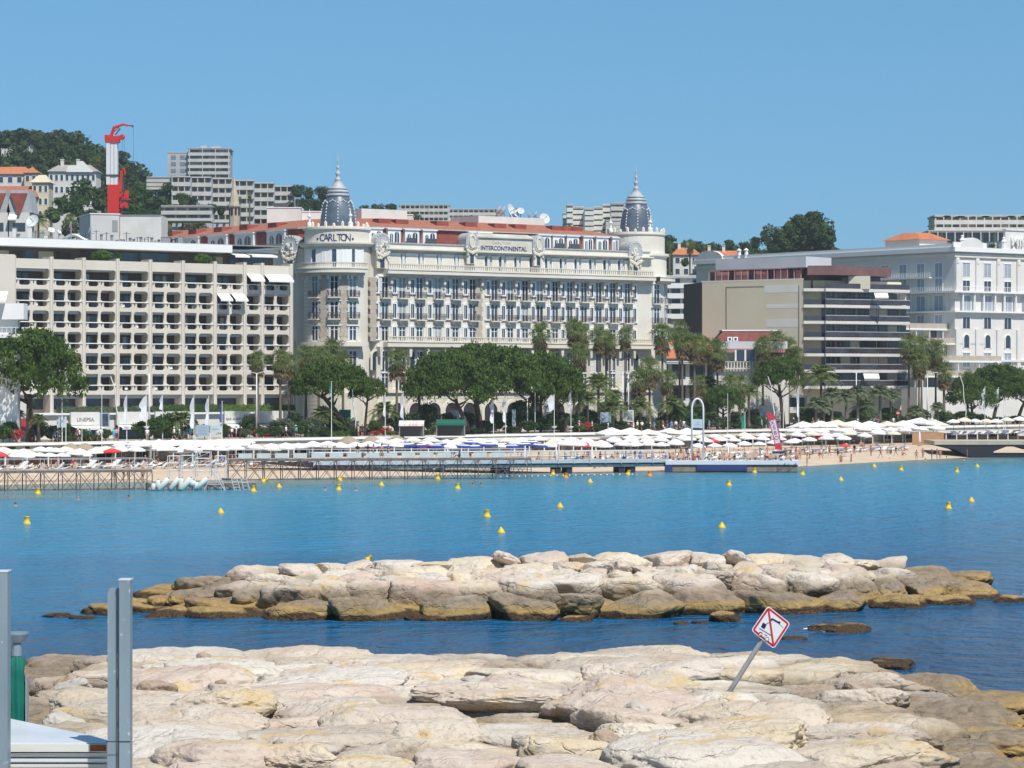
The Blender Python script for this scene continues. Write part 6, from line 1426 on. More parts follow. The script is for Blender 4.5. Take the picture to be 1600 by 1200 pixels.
# ------------------------------------------------------------ red and white telescopic crane
cr=EM('tower_crane',(GX(183,486),486,GZ+20)); TAG(cr,'red and white telescopic construction crane with folded jib rising over the rooftops','crane')
zc=lambda py: CH+(HZ-py)*486/F-GZ-20; xc=lambda px: GX(px,486)-GX(183,486)
cw_=M('crane_white',(.66,.66,.68),.5)
b=MB(); b.box(xc(169),xc(187),-.9,.9,0,zc(289)); part('base_mast',b,redp,cr)
for p0,p1 in ((167,173),(173.6,178.6),(179.2,184)):
    b=MB(); b.box(xc(p0),xc(p1),-.8+.1*(p0>170),.8,zc(289)+.01,zc(223)); part('mast_section',b,cw_,cr)
b=MB(); b.box(xc(167),xc(184),-.85,.85,zc(276),zc(273)); part('mast_band',b,greyd,cr)
b=MB(); b.box(xc(165),xc(187),-.9,.9,zc(223)+.01,zc(216)); b.box(xc(164),xc(168),-.5,.5,zc(219),zc(211)); b.yprism([(xc(168),zc(216)),(xc(192),zc(218)),(xc(193),zc(211)),(xc(180),zc(213)),(xc(170),zc(211))],-.6,.6); b.ball((xc(191),0,zc(214)),.5,.5,.5,8); part('mast_head',b,redp,cr)
b=MB(); P_=lambda px,py: (xc(px),0,zc(py)); b.tube([P_(174,213),P_(178,199),P_(192,194.5),P_(208,197)],[.28,.30,.2,.1],6); b.tube([P_(176,207),P_(186,199)],[.1,.1],5); b.tube([P_(173,212),P_(178,198)],[.2,.15],5); part('folding_jib',b,redp,cr)
b=MB(); b.tube([P_(180,211),P_(188,201)],.12,5); b.cbox(xc(207),0,zc(198.5),zc(195.5),.35,.3); part('jib_ram',b,greyd,cr)
b=MB(); 
for px,p0,p1 in ((208.5,197,262),(191,216,240),(194,218,250),(165.5,220,250)): b.tube([P_(px,p0),P_(px,p1)],.03,4)
part('hoist_cable',b,greyd,cr)
b=MB(); b.box(xc(188.5),xc(191),-.5,.5,0,zc(300)); b.box(xc(195),xc(197),-.5,.5,zc(322),zc(300)); b.box(xc(188),xc(200),-.8,.8,zc(325),zc(317)); b.box(xc(190),xc(203),-.7,.7,zc(312.5),zc(310.6)); b.box(xc(179),xc(200),-.6,.6,zc(310),zc(303)); b.tube([P_(187,300),P_(190,268),P_(193,263),P_(196,272)],[.28,.25,.25,.15],6); b.box(xc(186),xc(190),-.5,.5,zc(302),zc(285)); b.box(xc(196),xc(201),-.3,.3,zc(308),zc(298)); part('counter_rig',b,redp,cr)
b=MB()
for k in range(9): b.box(xc(187.2+k%3*3.5),xc(189+k%3*3.5),-.95,-.81,zc(330-k*3.4),zc(327.5-k*3.4))
part('rig_machinery',b,greyd,cr)
b=MB(); b.box(xc(160),xc(204),-1.6,1.6,-.3,.3); part('crane_footing',b,greyd,cr)
# ============================================================ beach
RY=458; RZ=CH+(HZ-689)*RY/F
def SZ(t):  return interp([(0,0.02),(.10,.45),(.25,.85),(.55,1.2),(1.01,1.5)],t)
def SAND(px,w):
    t=(w-207)/38; t=t if px>900 else t+(.30-.30*t)*min(1,(900-px)/400)
    for _ in range(3):
        ww=WSW-5 if _==0 else ww; s=SOF(px,ww); q=beachline(s); ww=q+t*(WSW-q)
    x,y=ATW(px,ww); return x,y,SZ(t)
canw=M('canopy_white',(.80,.80,.82),.8,(.74,.74,.77),1.5); canc=M('canopy_cream',(.68,.64,.52),.8); thatch=M('thatch',(.36,.29,.20),.95,(.46,.38,.28),6,bump=1,bs=20)
blues=M('stripe_blue',(.04,.07,.30),.8); taupe=M('closed_taupe',(.34,.31,.29),.85)
def umb(kind,r=1.15,h=2.1):
    def cone(b,ms,rr=r,rise=.42):
        n=8; N=4; i=len(b.v); b.v.append((0,0,h+rise))
        for j in range(1,N+1):
            t=j/N
            for k in range(n*2):
                a=PI*k/n; sc=t*rr*(1 if k%2==0 else .955); b.v.append((sc*math.cos(a),sc*math.sin(a),h+rise*(1-t**1.35)))
        m2=n*2
        for k in range(m2): b.f.append((i,i+1+k,i+1+(k+1)%m2)); b.m.append(ms[0])
        for j in range(1,N):
            for k in range(m2): a0=i+1+(j-1)*m2; b.f.append((a0+k,a0+m2+k,a0+m2+(k+1)%m2,a0+(k+1)%m2)); b.m.append(ms[j%len(ms)])
        a0=i+1+(N-1)*m2; z=len(b.v)
        for k in range(m2): x,y,q=b.v[a0+k]; b.v.append((x*1.0,y*1.0,q-.16))
        for k in range(m2): b.f.append((a0+k,z+k,z+(k+1)%m2,a0+(k+1)%m2)); b.m.append(ms[-1])
    b=MB()
    mats={'white':[canw],'cream':[canc],'red':[redc],'striped':[canw,blues],'straw':[thatch],'big':[canw],'bigcream':[canc]}.get(kind)
    if kind=='closed' or kind=='closedwhite':
        b.lathe([(.05,h-1.6),(.17,h-1.35),(.15,h-.6),(.05,h+.35),(0,h+.4)],0,0,8); can=b.mesh('canopy',taupe if kind=='closed' else canw,True)
    elif kind=='straw':
        cone(b,[0],1.5,.75); 
        for k in range(60):
            a=2*PI*k/60; b.quad((1.42*math.cos(a),1.42*math.sin(a),h+.06),(1.42*math.cos(a+.08),1.42*math.sin(a+.08),h+.06),(1.55*math.cos(a+.08),1.55*math.sin(a+.08),h-.28-.1*(k%3)),(1.55*math.cos(a),1.55*math.sin(a),h-.25))
        can=b.mesh('canopy',mats)
    elif kind.startswith('big'):
        b.prism([(-2.2,-2.2),(2.2,-2.2),(2.2,2.2),(-2.2,2.2)],h+.2,h+1.15,0,True,[(-.1,-.1),(.1,-.1),(.1,.1),(-.1,.1)]); b.prism([(-2.2,-2.2),(2.2,-2.2),(2.2,2.2),(-2.2,2.2)],h-.02,h+.19,0,False); can=b.mesh('canopy',mats)
    else: cone(b,[0] if kind!='striped' else [0,1]); can=b.mesh('canopy',mats)
    p=MB(); p.tube([(0,0,-.1),(0,0,h+.38)],.035 if not kind.startswith('big') else .06,6); p.cbox(0,0,0,.12,.5,.5)
    return can,p.mesh('pole',grey)
UMB={k:umb(k) if not k.startswith('big') else umb(k,2.2,2.6) for k in ('white','cream','red','striped','straw','closed','closedwhite','big','bigcream')}
UD={'white':'white beach parasol','cream':'cream beach parasol','red':'red beach parasol','striped':'blue and white striped parasol','straw':'thatched straw parasol','closed':'closed taupe parasol','closedwhite':'closed white parasol','big':'large square white parasol','bigcream':'large square cream parasol'}
ru=random.Random(21)
def U(px,w,kind='white',key='in the front beach row',z=None,sc=1.0,hs=1.0):
    x,y,zz=SAND(px,w); e=EM('beach_parasol',(x,y,zz if z is None else z),ru.uniform(0,1)); c,p=UMB[kind]; o=OB('canopy',c,e); o.rotation_euler=(ru.uniform(-.07,.07),ru.uniform(-.07,.07),0); OB('pole',p,e)
    e.scale=(sc,sc,sc*hs); REGI(key,e,UD[kind],'parasol','parasols on the beach'); return e
def row(px0,px1,w,step,kinds,key,sc=1.0,jit=.25,hs=1.0,z=None):
    px=px0; i=0
    while px<px1:
        U(px+ru.uniform(-jit,jit)*step*.4,w+ru.uniform(-.5,.5),kinds[i%len(kinds)],key,sc=sc*ru.uniform(.92,1.08),hs=hs,z=z); px+=step*ru.uniform(.85,1.15); i+=1
K1='in the row nearest the sea'; K2='in the middle beach row'; K3='in the upper beach row'; K4='in the top row below the seawall'
row(2,165,214.5,19,['white'],K1,hs=.93); row(0,210,219,21,['white','white','cream'],K2,sc=1.05)
U(-3,214,'red',K1); U(176,214.5,'red',K1,sc=1.1,hs=.95); U(668,219,'red',K1); U(913,217.5,'red',K1,sc=1.1); U(1113,223,'red',K2); U(1284,224,'red',K2); U(1320,213,'red',K1,sc=.8)
row(8,60,226,32,['cream','white'],K3); row(80,150,230,26,['white','straw','straw'],K3); U(202,232,'straw',K3)
row(215,380,222,19,['white'],K2,sc=1.25); row(190,400,228,22,['white','white','cream'],K3,sc=1.2); row(300,470,215,24,['white'],K1,sc=1.05)
for p in (234,393,427,468): U(p,219,'closed',K2,sc=1.15)
row(400,590,218,21,['white'],K1,sc=1.1); row(470,600,224,22,['white'],K2); 
for p in (545,582,620): U(p,229,'straw',K3,sc=1.15)
row(600,880,216.5,20,['striped','white','striped','striped'],K1,sc=1.12); row(612,880,222,25,['white','striped'],K2,sc=1.1); 
for p in (700,819,870,924): U(p,214.5,'closedwhite',K1,sc=1.0)
row(880,1075,216.5,21,['white'],K1,sc=1.15); row(890,1240,223,23,['white'],K2,sc=1.1); row(960,1240,230,25,['white','white','cream'],K3,sc=1.1)
row(1090,1240,215.5,24,['white'],K1,sc=1.0); row(600,900,227,24,['white','white','cream'],K3,sc=1.15); U(1138,213,'closedwhite',K1); row(1245,1400,225,21,['white','cream','white'],K2,sc=1.15); row(1240,1340,217.5,24,['white'],K1,sc=1.1)
row(955,1075,239,30,['big'],K4,z=1.6,sc=.85); row(1255,1485,238,27,['big','big','bigcream'],K4,z=2.0,sc=.95); row(1240,1480,232,22,['white'],K3,z=1.4,sc=1.2)
row(1490,1610,238.5,18,['white','cream'],K4,z=2.6,sc=1.2); U(1437,228,'closedwhite',K2,sc=1.15)
# pagoda tents
tent_=[]
for (px,w,sc) in ((225,225,.95),(248,221,1.0),(270,226,.95),(290,219,.85)):
    x,y,z=SAND(px,w); e=EM('pagoda_tent',(x,y,z),TH); e.scale=(sc,)*3; REGI('on the beach left of the tower frames',e,'white pagoda tent','tent','white pagoda tents')
    b=MB(); h=2.2; sq=[(-1.8,-1.8),(1.8,-1.8),(1.8,1.8),(-1.8,1.8)]; b.prism(sq,h,h+.4,0,False,[(q[0]*.62,q[1]*.62) for q in sq]); b.prism([(q[0]*.62,q[1]*.62) for q in sq],h+.4,h+1.25,0,True,[(q[0]*.04,q[1]*.04) for q in sq]); b.prism(sq,h-.22,h-.001,0,False); b.build('canopy',canw,e)
    for q in sq: b=MB(); b.cbox(q[0]*.97,q[1]*.97,0,h,.07,.07); b.build('leg',grey,e)
# long flat roofs of the beach clubs along the seawall
def club(px0,px1,w0,z,label,mt=None,dep=5,under=dark):
    s0,s1=SOF(px0,w0),SOF(px1,w0); e=EM('beach_club',(*SW(s0,w0),0),TH); TAG(e,label,'beach club','beach club pavilions'); L=s1-s0
    b=MB(); b.box(0,L,-.6,dep,z,z+.28); b.build('roof',mt or offwhite,e)
    b=MB(); b.box(.3,L-.3,dep-1.2,dep-1,1.2,z-.01); b.build('rear_wall',wallc,e)
    n=max(2,int(L/3.2)); 
    for k in range(n+1): b=MB(); b.cbox(.2+(L-.4)*k/n,-.3,1.0,z-.005,.14,.14); b.build('post',white,e)
    b=MB()
    for k in range(n): 
        if k%2: b.box(.4+(L-.8)*k/n,.4+(L-.8)*(k+.8)/n,dep-1.26,dep-1.201,1.3,z-.4)
    b.build('opening',under,e); b=MB(); b.box(1,L-1,1.4,1.9,1.1,2.1); b.build('bar_counter',wood,e); return e
pinkroof=M('club_roof_sand',(.55,.47,.37),.9,(.60,.52,.42),1.5)
for i,(p0,p1,z,mt,nm) in enumerate(((-30,140,3.0,pinkroof,'first'),(145,300,3.15,None,'second'),(308,450,3.1,pinkroof,'third'),(455,575,3.05,None,'fourth'),(585,720,3.2,pinkroof,'fifth'),(728,895,3.3,None,'sixth'),(905,1080,3.15,None,'seventh'),(1090,1235,3.2,pinkroof,'eighth'),(1250,1380,3.0,None,'ninth'),(1390,1620,3.0,None,'tenth'))):
    club(p0,p1,WSW-5.9,z,'%s flat roofed beach club pavilion from the left along the seawall'%nm,mt)
# loungers
loungm=M('lounger_white',(.74,.74,.74),.6); loungt=M('lounger_tan',(.46,.33,.25),.7); loungb=M('lounger_blue',(.16,.20,.42),.8)
def lounger(mat_,ang):
    b=MB(); b.box(-.32,.32,-.1,1.25,.28,.34,0)
    a=R(ang); L=.75; b.quad((-.32,-.1,.34),(.32,-.1,.34),(.32,-.1-L*math.cos(a),.34+L*math.sin(a)),(-.32,-.1-L*math.cos(a),.34+L*math.sin(a)),0); b.quad((-.32,-.12,.30),(-.32,-.12-L*math.cos(a),.30+L*math.sin(a)),(.32,-.12-L*math.cos(a),.30+L*math.sin(a)),(.32,-.12,.30),0)
    for x in (-.28,.28):
        for y in (-.05,1.15): b.cbox(x,y,0,.28,.05,.05,1)
    return b.mesh('lounger',[mat_,grey])
LG=[lounger(loungm,40),lounger(loungt,50),lounger(loungm,15),lounger(loungb,25)]; LD_=['white','tan','flat white','blue covered']
def lrow(px0,px1,w,step,kinds,key,face=0,z=None):
    px=px0;i=0
    while px<px1:
        x,y,zz=SAND(px,w+ru.uniform(-.4,.4)); k=kinds[i%len(kinds)]; o=OB('sun_lounger',LG[k],None,(x,y,zz if z is None else z),face+ru.uniform(-.25,.25)); REGI(key,o,LD_[k]+' lounger','sun lounger','sun loungers'); px+=step*ru.uniform(.8,1.25); i+=1
lrow(-4,200,212.5,13,[2,1,2,0],'at the left end of the beach',TH+PI/2); lrow(210,500,212,16,[0,1,2],'on the sand behind the trestle jetty',TH+PI/2); lrow(500,900,213,12,[1,2,3,1],'below the striped parasols',TH+PI/2)
lrow(900,1250,214,10,[1,1,2,1,0],'behind the pier platform',TH+PI/2); lrow(880,1250,219,11,[0,2,0,1],'among the middle parasols',TH+PI/2); lrow(0,470,218,14,[0,2,1,0],'in the second lounger row at left',TH+PI/2); lrow(1235,1420,219,11,[2,0,2,3],'on the right-hand sand',TH+PI/2); lrow(1490,1610,232,9,[3,0,2],'on the right-hand deck',TH+PI/2,z=RZ+.02)
def openlg(px,w,s=1.5):
    x,y,z=SAND(px,w); o=OB('sun_lounger',LG[0],None,(x,y,z+.2),TH+PI/2); o.scale=(s,s,s); o['x']=0; del o['x']; REGI('standing tall by the left jetty',o,'raised white lounger','sun lounger','sun loungers')
for p in (31,138,176): openlg(p,209)
# ============================================================ jetties
rustm=M('scaffold_steel',(.13,.105,.095),.8,(.22,.18,.15),3); woodd=M('weathered_deck',(.30,.27,.24),.9,(.38,.34,.30),3)
alw=M('white_rail',(.60,.62,.63),.5)
def trestle(name,p0,p1,Y0,Y1,z,dep,label,bay=1.35,rail=1.0,mid=.45,post_m=rustm,n=None,railm_=alw,cat='jetty'):
    a=Vector((GX(p0,Y0),Y0,0)); c=Vector((GX(p1,Y1),Y1,0)); L=(c-a).length; an=math.atan2(c.y-a.y,c.x-a.x); e=EM(name,(a.x,a.y,0),an); TAG(e,label,cat)
    b=MB(); b.box(0,L,0,dep,z-.14,z); b.build('deck',woodd,e); b=MB(); b.box(0,L,-.06,-.003,z-.28,z-.02); b.build('edge_beam',rustm,e)
    n=n or int(L/bay); legm=MB(); legm.tube([(0,0,-1.2),(0,0,z-.15)],.06,5); lm=legm.mesh('leg',post_m)
    for k in range(n+1):
        for y in (.05,dep-.05): OB('leg',lm,e,(L*k/n,y,0))
    b=MB()
    for k in range(n):
        x0,x1=L*k/n,L*(k+1)/n
        for y in (.05,dep-.05)[:2]:
            b.tube([(x0,y,-.4),(x1,y,z-.2)],.042,4); b.tube([(x1,y,-.4),(x0,y,z-.2)],.042,4)
        if k%2==0: b.tube([(x0,.05,-.3),(x0,dep-.05,z-.2)],.028,4)
    b.build('cross_bracing',rustm,e)
    b=MB(); b.tube([(0,0,z*mid),(L,0,z*mid)],.035,4); b.tube([(0,dep-.05,z*mid),(L,dep-.05,z*mid)],.03,4); b.build('tie_rail',rustm,e)
    if rail:
        b=MB(); b.tube([(0,0,z+rail),(L,0,z+rail)],.03,4); b.tube([(0,0,z+rail*.5),(L,0,z+rail*.5)],.02,4); b.tube([(0,dep,z+rail),(L,dep,z+rail)],.03,4)
        m_=max(2,int(L/1.9))
        for k in range(m_+1): b.tube([(L*k/m_,-.02,z-.5),(L*k/m_,-.02,z+rail)],.03,4); b.tube([(L*k/m_,dep,z),(L*k/m_,dep,z+rail)],.025,4)
        b.build('railing',railm_,e)
    return e
trestle('steel_jetty',-45,238,YN(243),YN(249),ZN(1.75,245),4.4,'long steel trestle jetty with cross braced legs at left',bay=1.9,rail=1.2)
trestle('steel_jetty',232,400,YN(247),YN(250),ZN(.62,248),2.8,'low landing stage of grey steel behind the white floats',bay=1.6,rail=0)
j=trestle('steel_jetty',357,830,YN(288),YN(296),ZN(2.15,290),3.0,'long trestle jetty with pale canvas panels crossing the middle',bay=2.1,rail=1.1)
b=MB(); L=(Vector((GX(357,YN(288)),YN(288),0))-Vector((GX(830,YN(296)),YN(296),0))).length; zc_=ZN(2.15,290)
cnv=M('canvas_panel',(.50,.56,.57),.8,(.58,.63,.62),1)
for k in range(15):
    b=MB(); x0=1.2+k*(L-4)/15; b.box(x0,x0+(L-4)/15-.55,-.09,-.05,zc_+.1,zc_+.68); b.build('canvas_panel',cnv,j)
# white tower frames with ladders
def frame(px0,px1,py0,py1,Y,dep,label,lv=3,m=alw):
    Y=YN(Y)
    x0,x1=GX(px0,Y),GX(px1,Y); zt=CH+(HZ-py0)*Y/F; zb=CH+(HZ-py1)*Y/F; e=EM('diving_tower',(x0,Y,zb)); TAG(e,label,'frame'); w_=x1-x0; h=zt-zb
    for x in (0,w_):
        for y in (0,dep): b=MB(); b.tube([(x,y,0),(x,y,h)],.05,6); b.build('upright',m,e)
    b=MB()
    for k in range(1,lv+1):
        z=h*k/lv-.05
        for y in (0,dep): b.tube([(0,y,z),(w_,y,z)],.04,5)
        for x in (0,w_): b.tube([(x,0,z),(x,dep,z)],.04,5)
        b.tube([(0,0,h*(k-1)/lv),(w_,0,z)],.03,4)
    b.build('crossbar',m,e); return e
frame(306,328,706,745,252,1.6,'taller white scaffold tower frame left of the two blue signboards',4); frame(283,303,711,748,251,1.6,'shorter white scaffold frame beside the taller one',3); frame(262,280,712,745,252,1.8,'grey scaffold frame beside the pagoda tents',3); frame(336,352,712,748,253,1.6,'pale scaffold frame right of the taller tower frame',3)
e=EM('swim_ladder',(GX(345,YN(249)),YN(249),0)); e.scale=(1.27,)*3; TAG(e,'white swim ladder slanting from the landing stage into the sea','ladder')
def ladder(e,x,h,lean,wd=.5):
    b=MB(); 
    for s in (0,wd): b.tube([(x+s,0,-.3),(x+s-lean,0,h)],.035,5)
    b.build('rail',alw,e); b=MB()
    for k in range(6): t=k/6; b.tube([(x-lean*t,0,-.3+(h+.3)*t+.1),(x+wd-lean*t,0,-.3+(h+.3)*t+.1)],.025,4)
    b.build('rung',alw,e)
ladder(e,0,1.9,.8)
for p,l_,h,lb in ((368,-.4,1.1,'left white slanting ladder at the end of the landing stage'),(383,-.5,1.4,'right white slanting ladder at the end of the landing stage')):
    e=EM('swim_ladder',(GX(p,YN(248)),YN(248),0)); e.scale=(1.27,)*3; TAG(e,lb,'ladder'); ladder(e,0,h,-l_)
e=EM('a_frame',(GX(333,YN(248.5)),YN(248.5),0)); e.scale=(1.27,)*3; TAG(e,'white braced A-frame standing in the water beside the swim ladder','frame')
b=MB(); b.tube([(-1,0,-.4),(.1,0,1.6),(1.2,0,-.4)],.045,5); b.tube([(-.5,0,.5),(.7,0,.5)],.035,5); b.build('legs',alw,e)
# white floats
flo=M('float_white',(.66,.68,.62),.5); rustl=0
for i,(p0,y0,p1,y1,r,d) in enumerate(((249,765,262,749,.32,'first long white mooring float leaning at left'),(267,764,278,748,.30,'second long white mooring float'),(284,765,297,748,.32,'third long white mooring float'),(309,762,323,748,.32,'last long white mooring float at right'),(239,765,240,757,.26,'short upright white float at the left end of the floats'),(246,761,247,752,.26,'short upright white float next to the left end'),(281,764,284,749,.24,'thin upright white float in the middle of the floats'),(300,758,302,752,.38,'round white float between the third and the last long ones'),(306,763,307,755,.24,'small upright white float left of the last long one'))):
    Y=YN(245.5); r*=1.2; a=PX(p0,y0,Y); c=PX(p1,y1,Y); a.z=max(a.z,-.1)
    e=EM('mooring_float',(a.x,a.y,a.z)); b=MB(); d_=c-a; k=d_.normalized(); b.tube([-k*.12,Vector((0,0,0)),d_,d_+k*.12],[r*.5,r*.82,r*.82,r*.45],12); b.build('float_body',flo,e,True)
    b=MB(); b.tube([-k*.25,-k*.10],r*.45,8); b.tube([d_+k*.1,d_+k*.25],r*.2,8); b.build('end_cap',M('cap_%d'%i,(.12,.22,.36),.6),e); TAG(e,d,'float','white floats at the landing stage')
# concrete pier with piles and railing
pierp=M('pier_fascia',(.42,.50,.55),.7,(.36,.45,.52),1); pierd=M('pier_side',(.05,.11,.15),.8,(.08,.14,.17),1); pile=M('pile_dark',(.035,.03,.04),.8)
pa=Vector((GX(490,YN(313)),YN(313),0)); pb_=Vector((GX(1044,YN(333)),YN(333),0)); P0=ZN(1.5,325); L=(pb_-pa).length; pier=EM('pier',(pa.x,pa.y,0),math.atan2(pb_.y-pa.y,pb_.x-pa.x)); TAG(pier,'long pale blue pier on paired dark piles leading to the platform','pier')
b=MB(); b.box(0,L,0,3.0,P0-.4,P0); b.build('deck',pierp,pier); b=MB(); b.box(1,L,.15,2.8,P0-.95,P0-.401); b.build('side_beam',pierd,pier)
for px in (573,590,669,688,774,789,869,887,970,988):
    lx=(px-490)/554*L; b=MB(); b.box(lx-.38,lx+.38,.3,2.6,-2,P0-.951); b.build('pile',pile,pier)
b=MB(); n=int(L/2.14)
for k in range(n+1): b.box(L*k/n-.05,L*k/n+.05,-.09,-.003,P0-.5,P0+1.2)
b.build('rail_post',pierp,pier); b=MB(); b.tube([(0,-.05,P0+1.17),(L,-.05,P0+1.17)],.045,5); b.tube([(0,-.05,P0+.6),(L,-.05,P0+.6)],.035,5); b.tube([(0,3,P0+1.17),(L,3,P0+1.17)],.045,5); b.build('handrail',alw,pier)
b=MB(); b.yprism([(-8,P0),(-.01,P0),(10,P0-.9),(10,P0-1.1),(4.5,P0-1.2)],.1,2.9); b.build('sloping_ramp',pile,pier)
# platform at the pier head
YP=YN(332); PZ=ZN(1.35,332); pf=EM('platform',(GX(1040,YP),YP,0)); TAG(pf,'concrete bathing platform with white edge at the pier head','platform'); w_=GX(1250,YP)-GX(1040,YP)
rustc=M('stained_concrete',(.20,.16,.13),.9,(.28,.24,.19),1.2)
b=MB(); b.box(0,w_,0,9,PZ-.5,PZ); b.build('deck_edge',M('platform_white',(.62,.66,.70),.7),pf); b=MB(); b.box(.5,w_-.3,.2,8.8,-1.5,PZ-.501); b.build('base',rustc,pf)
b=MB(); b.box(4.1,10.8,-.02,.199,.3,PZ-.505); b.box(-.1,.9,-.1,.5,-.2,PZ-.505); b.build('blue_fender',M('fender_blue',(.03,.05,.17),.6),pf); b=MB(); b.box(.5,w_-.3,.19,.199,-.3,.12); b.build('weed_line',dark,pf)
b=MB()
for x in (w_-2.9,w_-1.5): b.tube([(x,-.05,.5),(x+1,-.05,PZ-.3)],.04,5); b.tube([(x,-.05,.2),(x,-.05,PZ-.3)],.03,4)
b.build('boarding_rail',greyd,pf)
lrow(1062,1245,0,1e9,[0],'x') if False else None
for k in range(20):
    px=1062+k*9; o=OB('sun_lounger',LG[[1,1,2,1][k%4]],None,(GX(px,YP+3+k%3*1.8),YP+3+k%3*1.8,PZ),PI*.8+ru.uniform(-.4,.4)); REGI('on the pier platform',o,LD_[[1,1,2,1][k%4]]+' lounger','sun lounger','sun loungers')
# the arch
ar=EM('arch_frame',(GX(1090,YP+2),YP+2,PZ)); TAG(ar,'tall white tubular arch with a small signboard on the platform','arch')
zA=CH+(HZ-623)*(YP+2)/F-PZ; hw=GX(1099,YP+2)-GX(1090,YP+2); zS=CH+(HZ-640)*(YP+2)/F-PZ
b=MB(); pts=[(-hw,0,0),(-hw,0,zS)]+[(hw*math.cos(PI*(1-k/14)),0,zS+(zA-zS)*math.sin(PI*(1-k/14))) for k in range(1,14)]+[(hw,0,zS),(hw,0,0)]; b.tube(pts,.13,10); b.build('arch_tube',white,ar,True)
z0,z1=CH+(HZ-668.5)*(YP+2)/F-PZ,CH+(HZ-655)*(YP+2)/F-PZ
b=MB(); b.box(-hw+.12,hw-.12,-.03,.03,z0,z1); sb=b.build('signboard',M('sign_pale',(.50,.58,.60),.6),ar)
text('LES',.22,grey,'sign_lettering',sb,(0,-.035,z0+.66),depth=.003); text('BAINS',.30,grey,'sign_lettering',sb,(0,-.035,z0+.32),depth=.003,sx=.8)
b=MB(); b.box(-hw+.1,hw-.1,-.02,.02,z0-.3,z0-.05); b.build('sign_foot',navy,ar)
# red feather banner
bn=EM('feather_banner',(GX(1217,YP+1),YP+1,PZ)); TAG(bn,'curved red feather banner with big white letters on the platform','banner')
bx=lambda px: GX(px,YP+1)-GX(1217,YP+1); bz=lambda py: CH+(HZ-py)*(YP+1)/F-PZ
def bxy(zx,zy): return (bx(1185+zx/16),bz(640+zy/16))
pts=[bxy(190,90),bxy(240,70),bxy(300,70),bxy(370,100),bxy(425,190),bxy(470,320),bxy(520,560),bxy(560,800),bxy(590,1000),bxy(420,1000),bxy(400,860),bxy(350,640),bxy(290,400),bxy(240,220)]
b=MB(); b.yprism(pts,-.02,.02); fl=b.build('banner_cloth',M('banner_red',(.58,.045,.07),.7),bn)
b=MB(); b.yprism([bxy(275,290),bxy(420,245),bxy(490,560),bxy(540,830),bxy(425,850),bxy(355,560)],-.024,-.0205); wf=b.build('white_field',M('banner_white',(.72,.62,.68),.7),fl)
for ch_,zx,zy,sz,ax in (('X',360,340,.72,-14),('E',405,455,.72,-11),('B',430,590,.72,-10),('O',458,720,.72,-9)):
    X,Z=bxy(zx,zy); t=text(ch_,sz,M('banner_letter_'+ch_,(.30,.07,.16),.7),'banner_letter',wf,(X,-.028,Z-.2),(R(90),R(ax),0),depth=.003,bold=.015)
b=MB(); q=[bxy(190,90),bxy(300,70),bxy(425,190),bxy(520,560),bxy(590,1000),bxy(600,1150)]; b.tube([(x,0,z) for x,z in q],.03,6); b.build('pole',greyd,bn)
b=MB(); X,Z=bxy(500,1040); b.cbox(X,0,Z-.3,Z,1.6,.5); b.build('banner_base',navy,bn)
# wooden deck with dark hull on the right
rd=EM('pier_deck',(GX(1460,RY),RY,0)); TAG(rd,'long beige deck on a dark steel hull at the right end of the beach','pier'); L=GX(1640,RY)-GX(1460,RY)
b=MB(); b.box(0,L,0,12,RZ-.6,RZ); b.build('deck',M('deck_beige',(.40,.37,.30),.9,(.46,.43,.36),.8),rd); hullm=M('hull_dark',(.025,.025,.035),.7)
b=MB(); b.yprism([(0,RZ-.601),(L,RZ-.601),(L,RZ-1.5),(15.5,RZ-1.5),(13.5,RZ-.9),(11.5,RZ-.9),(9.5,1.0),(9,-.4),(6.5,-.3),(3.5,1.2)],.1,9); b.build('hull',hullm,rd); b=MB(); b.box(6,L,.3,9,-.5,.55); b.build('lower_hull',hullm,rd)
for lx in (14.6,16.2): b=MB(); b.box(lx,lx+.35,.12,.6,.5,RZ-1.501); b.build('strut',hullm,rd)
x,y,z=SAND(1450,230); b=MB(); b.cbox(0,0,0,2.2,5.4,.15,0,0); o=b.build('timber_panel',M('panel_brown',(.42,.25,.13),.85,(.36,.21,.11),1),loc=(x,y,z)); TAG(o,'plain brown timber windbreak panel beside the right-hand deck','panel')
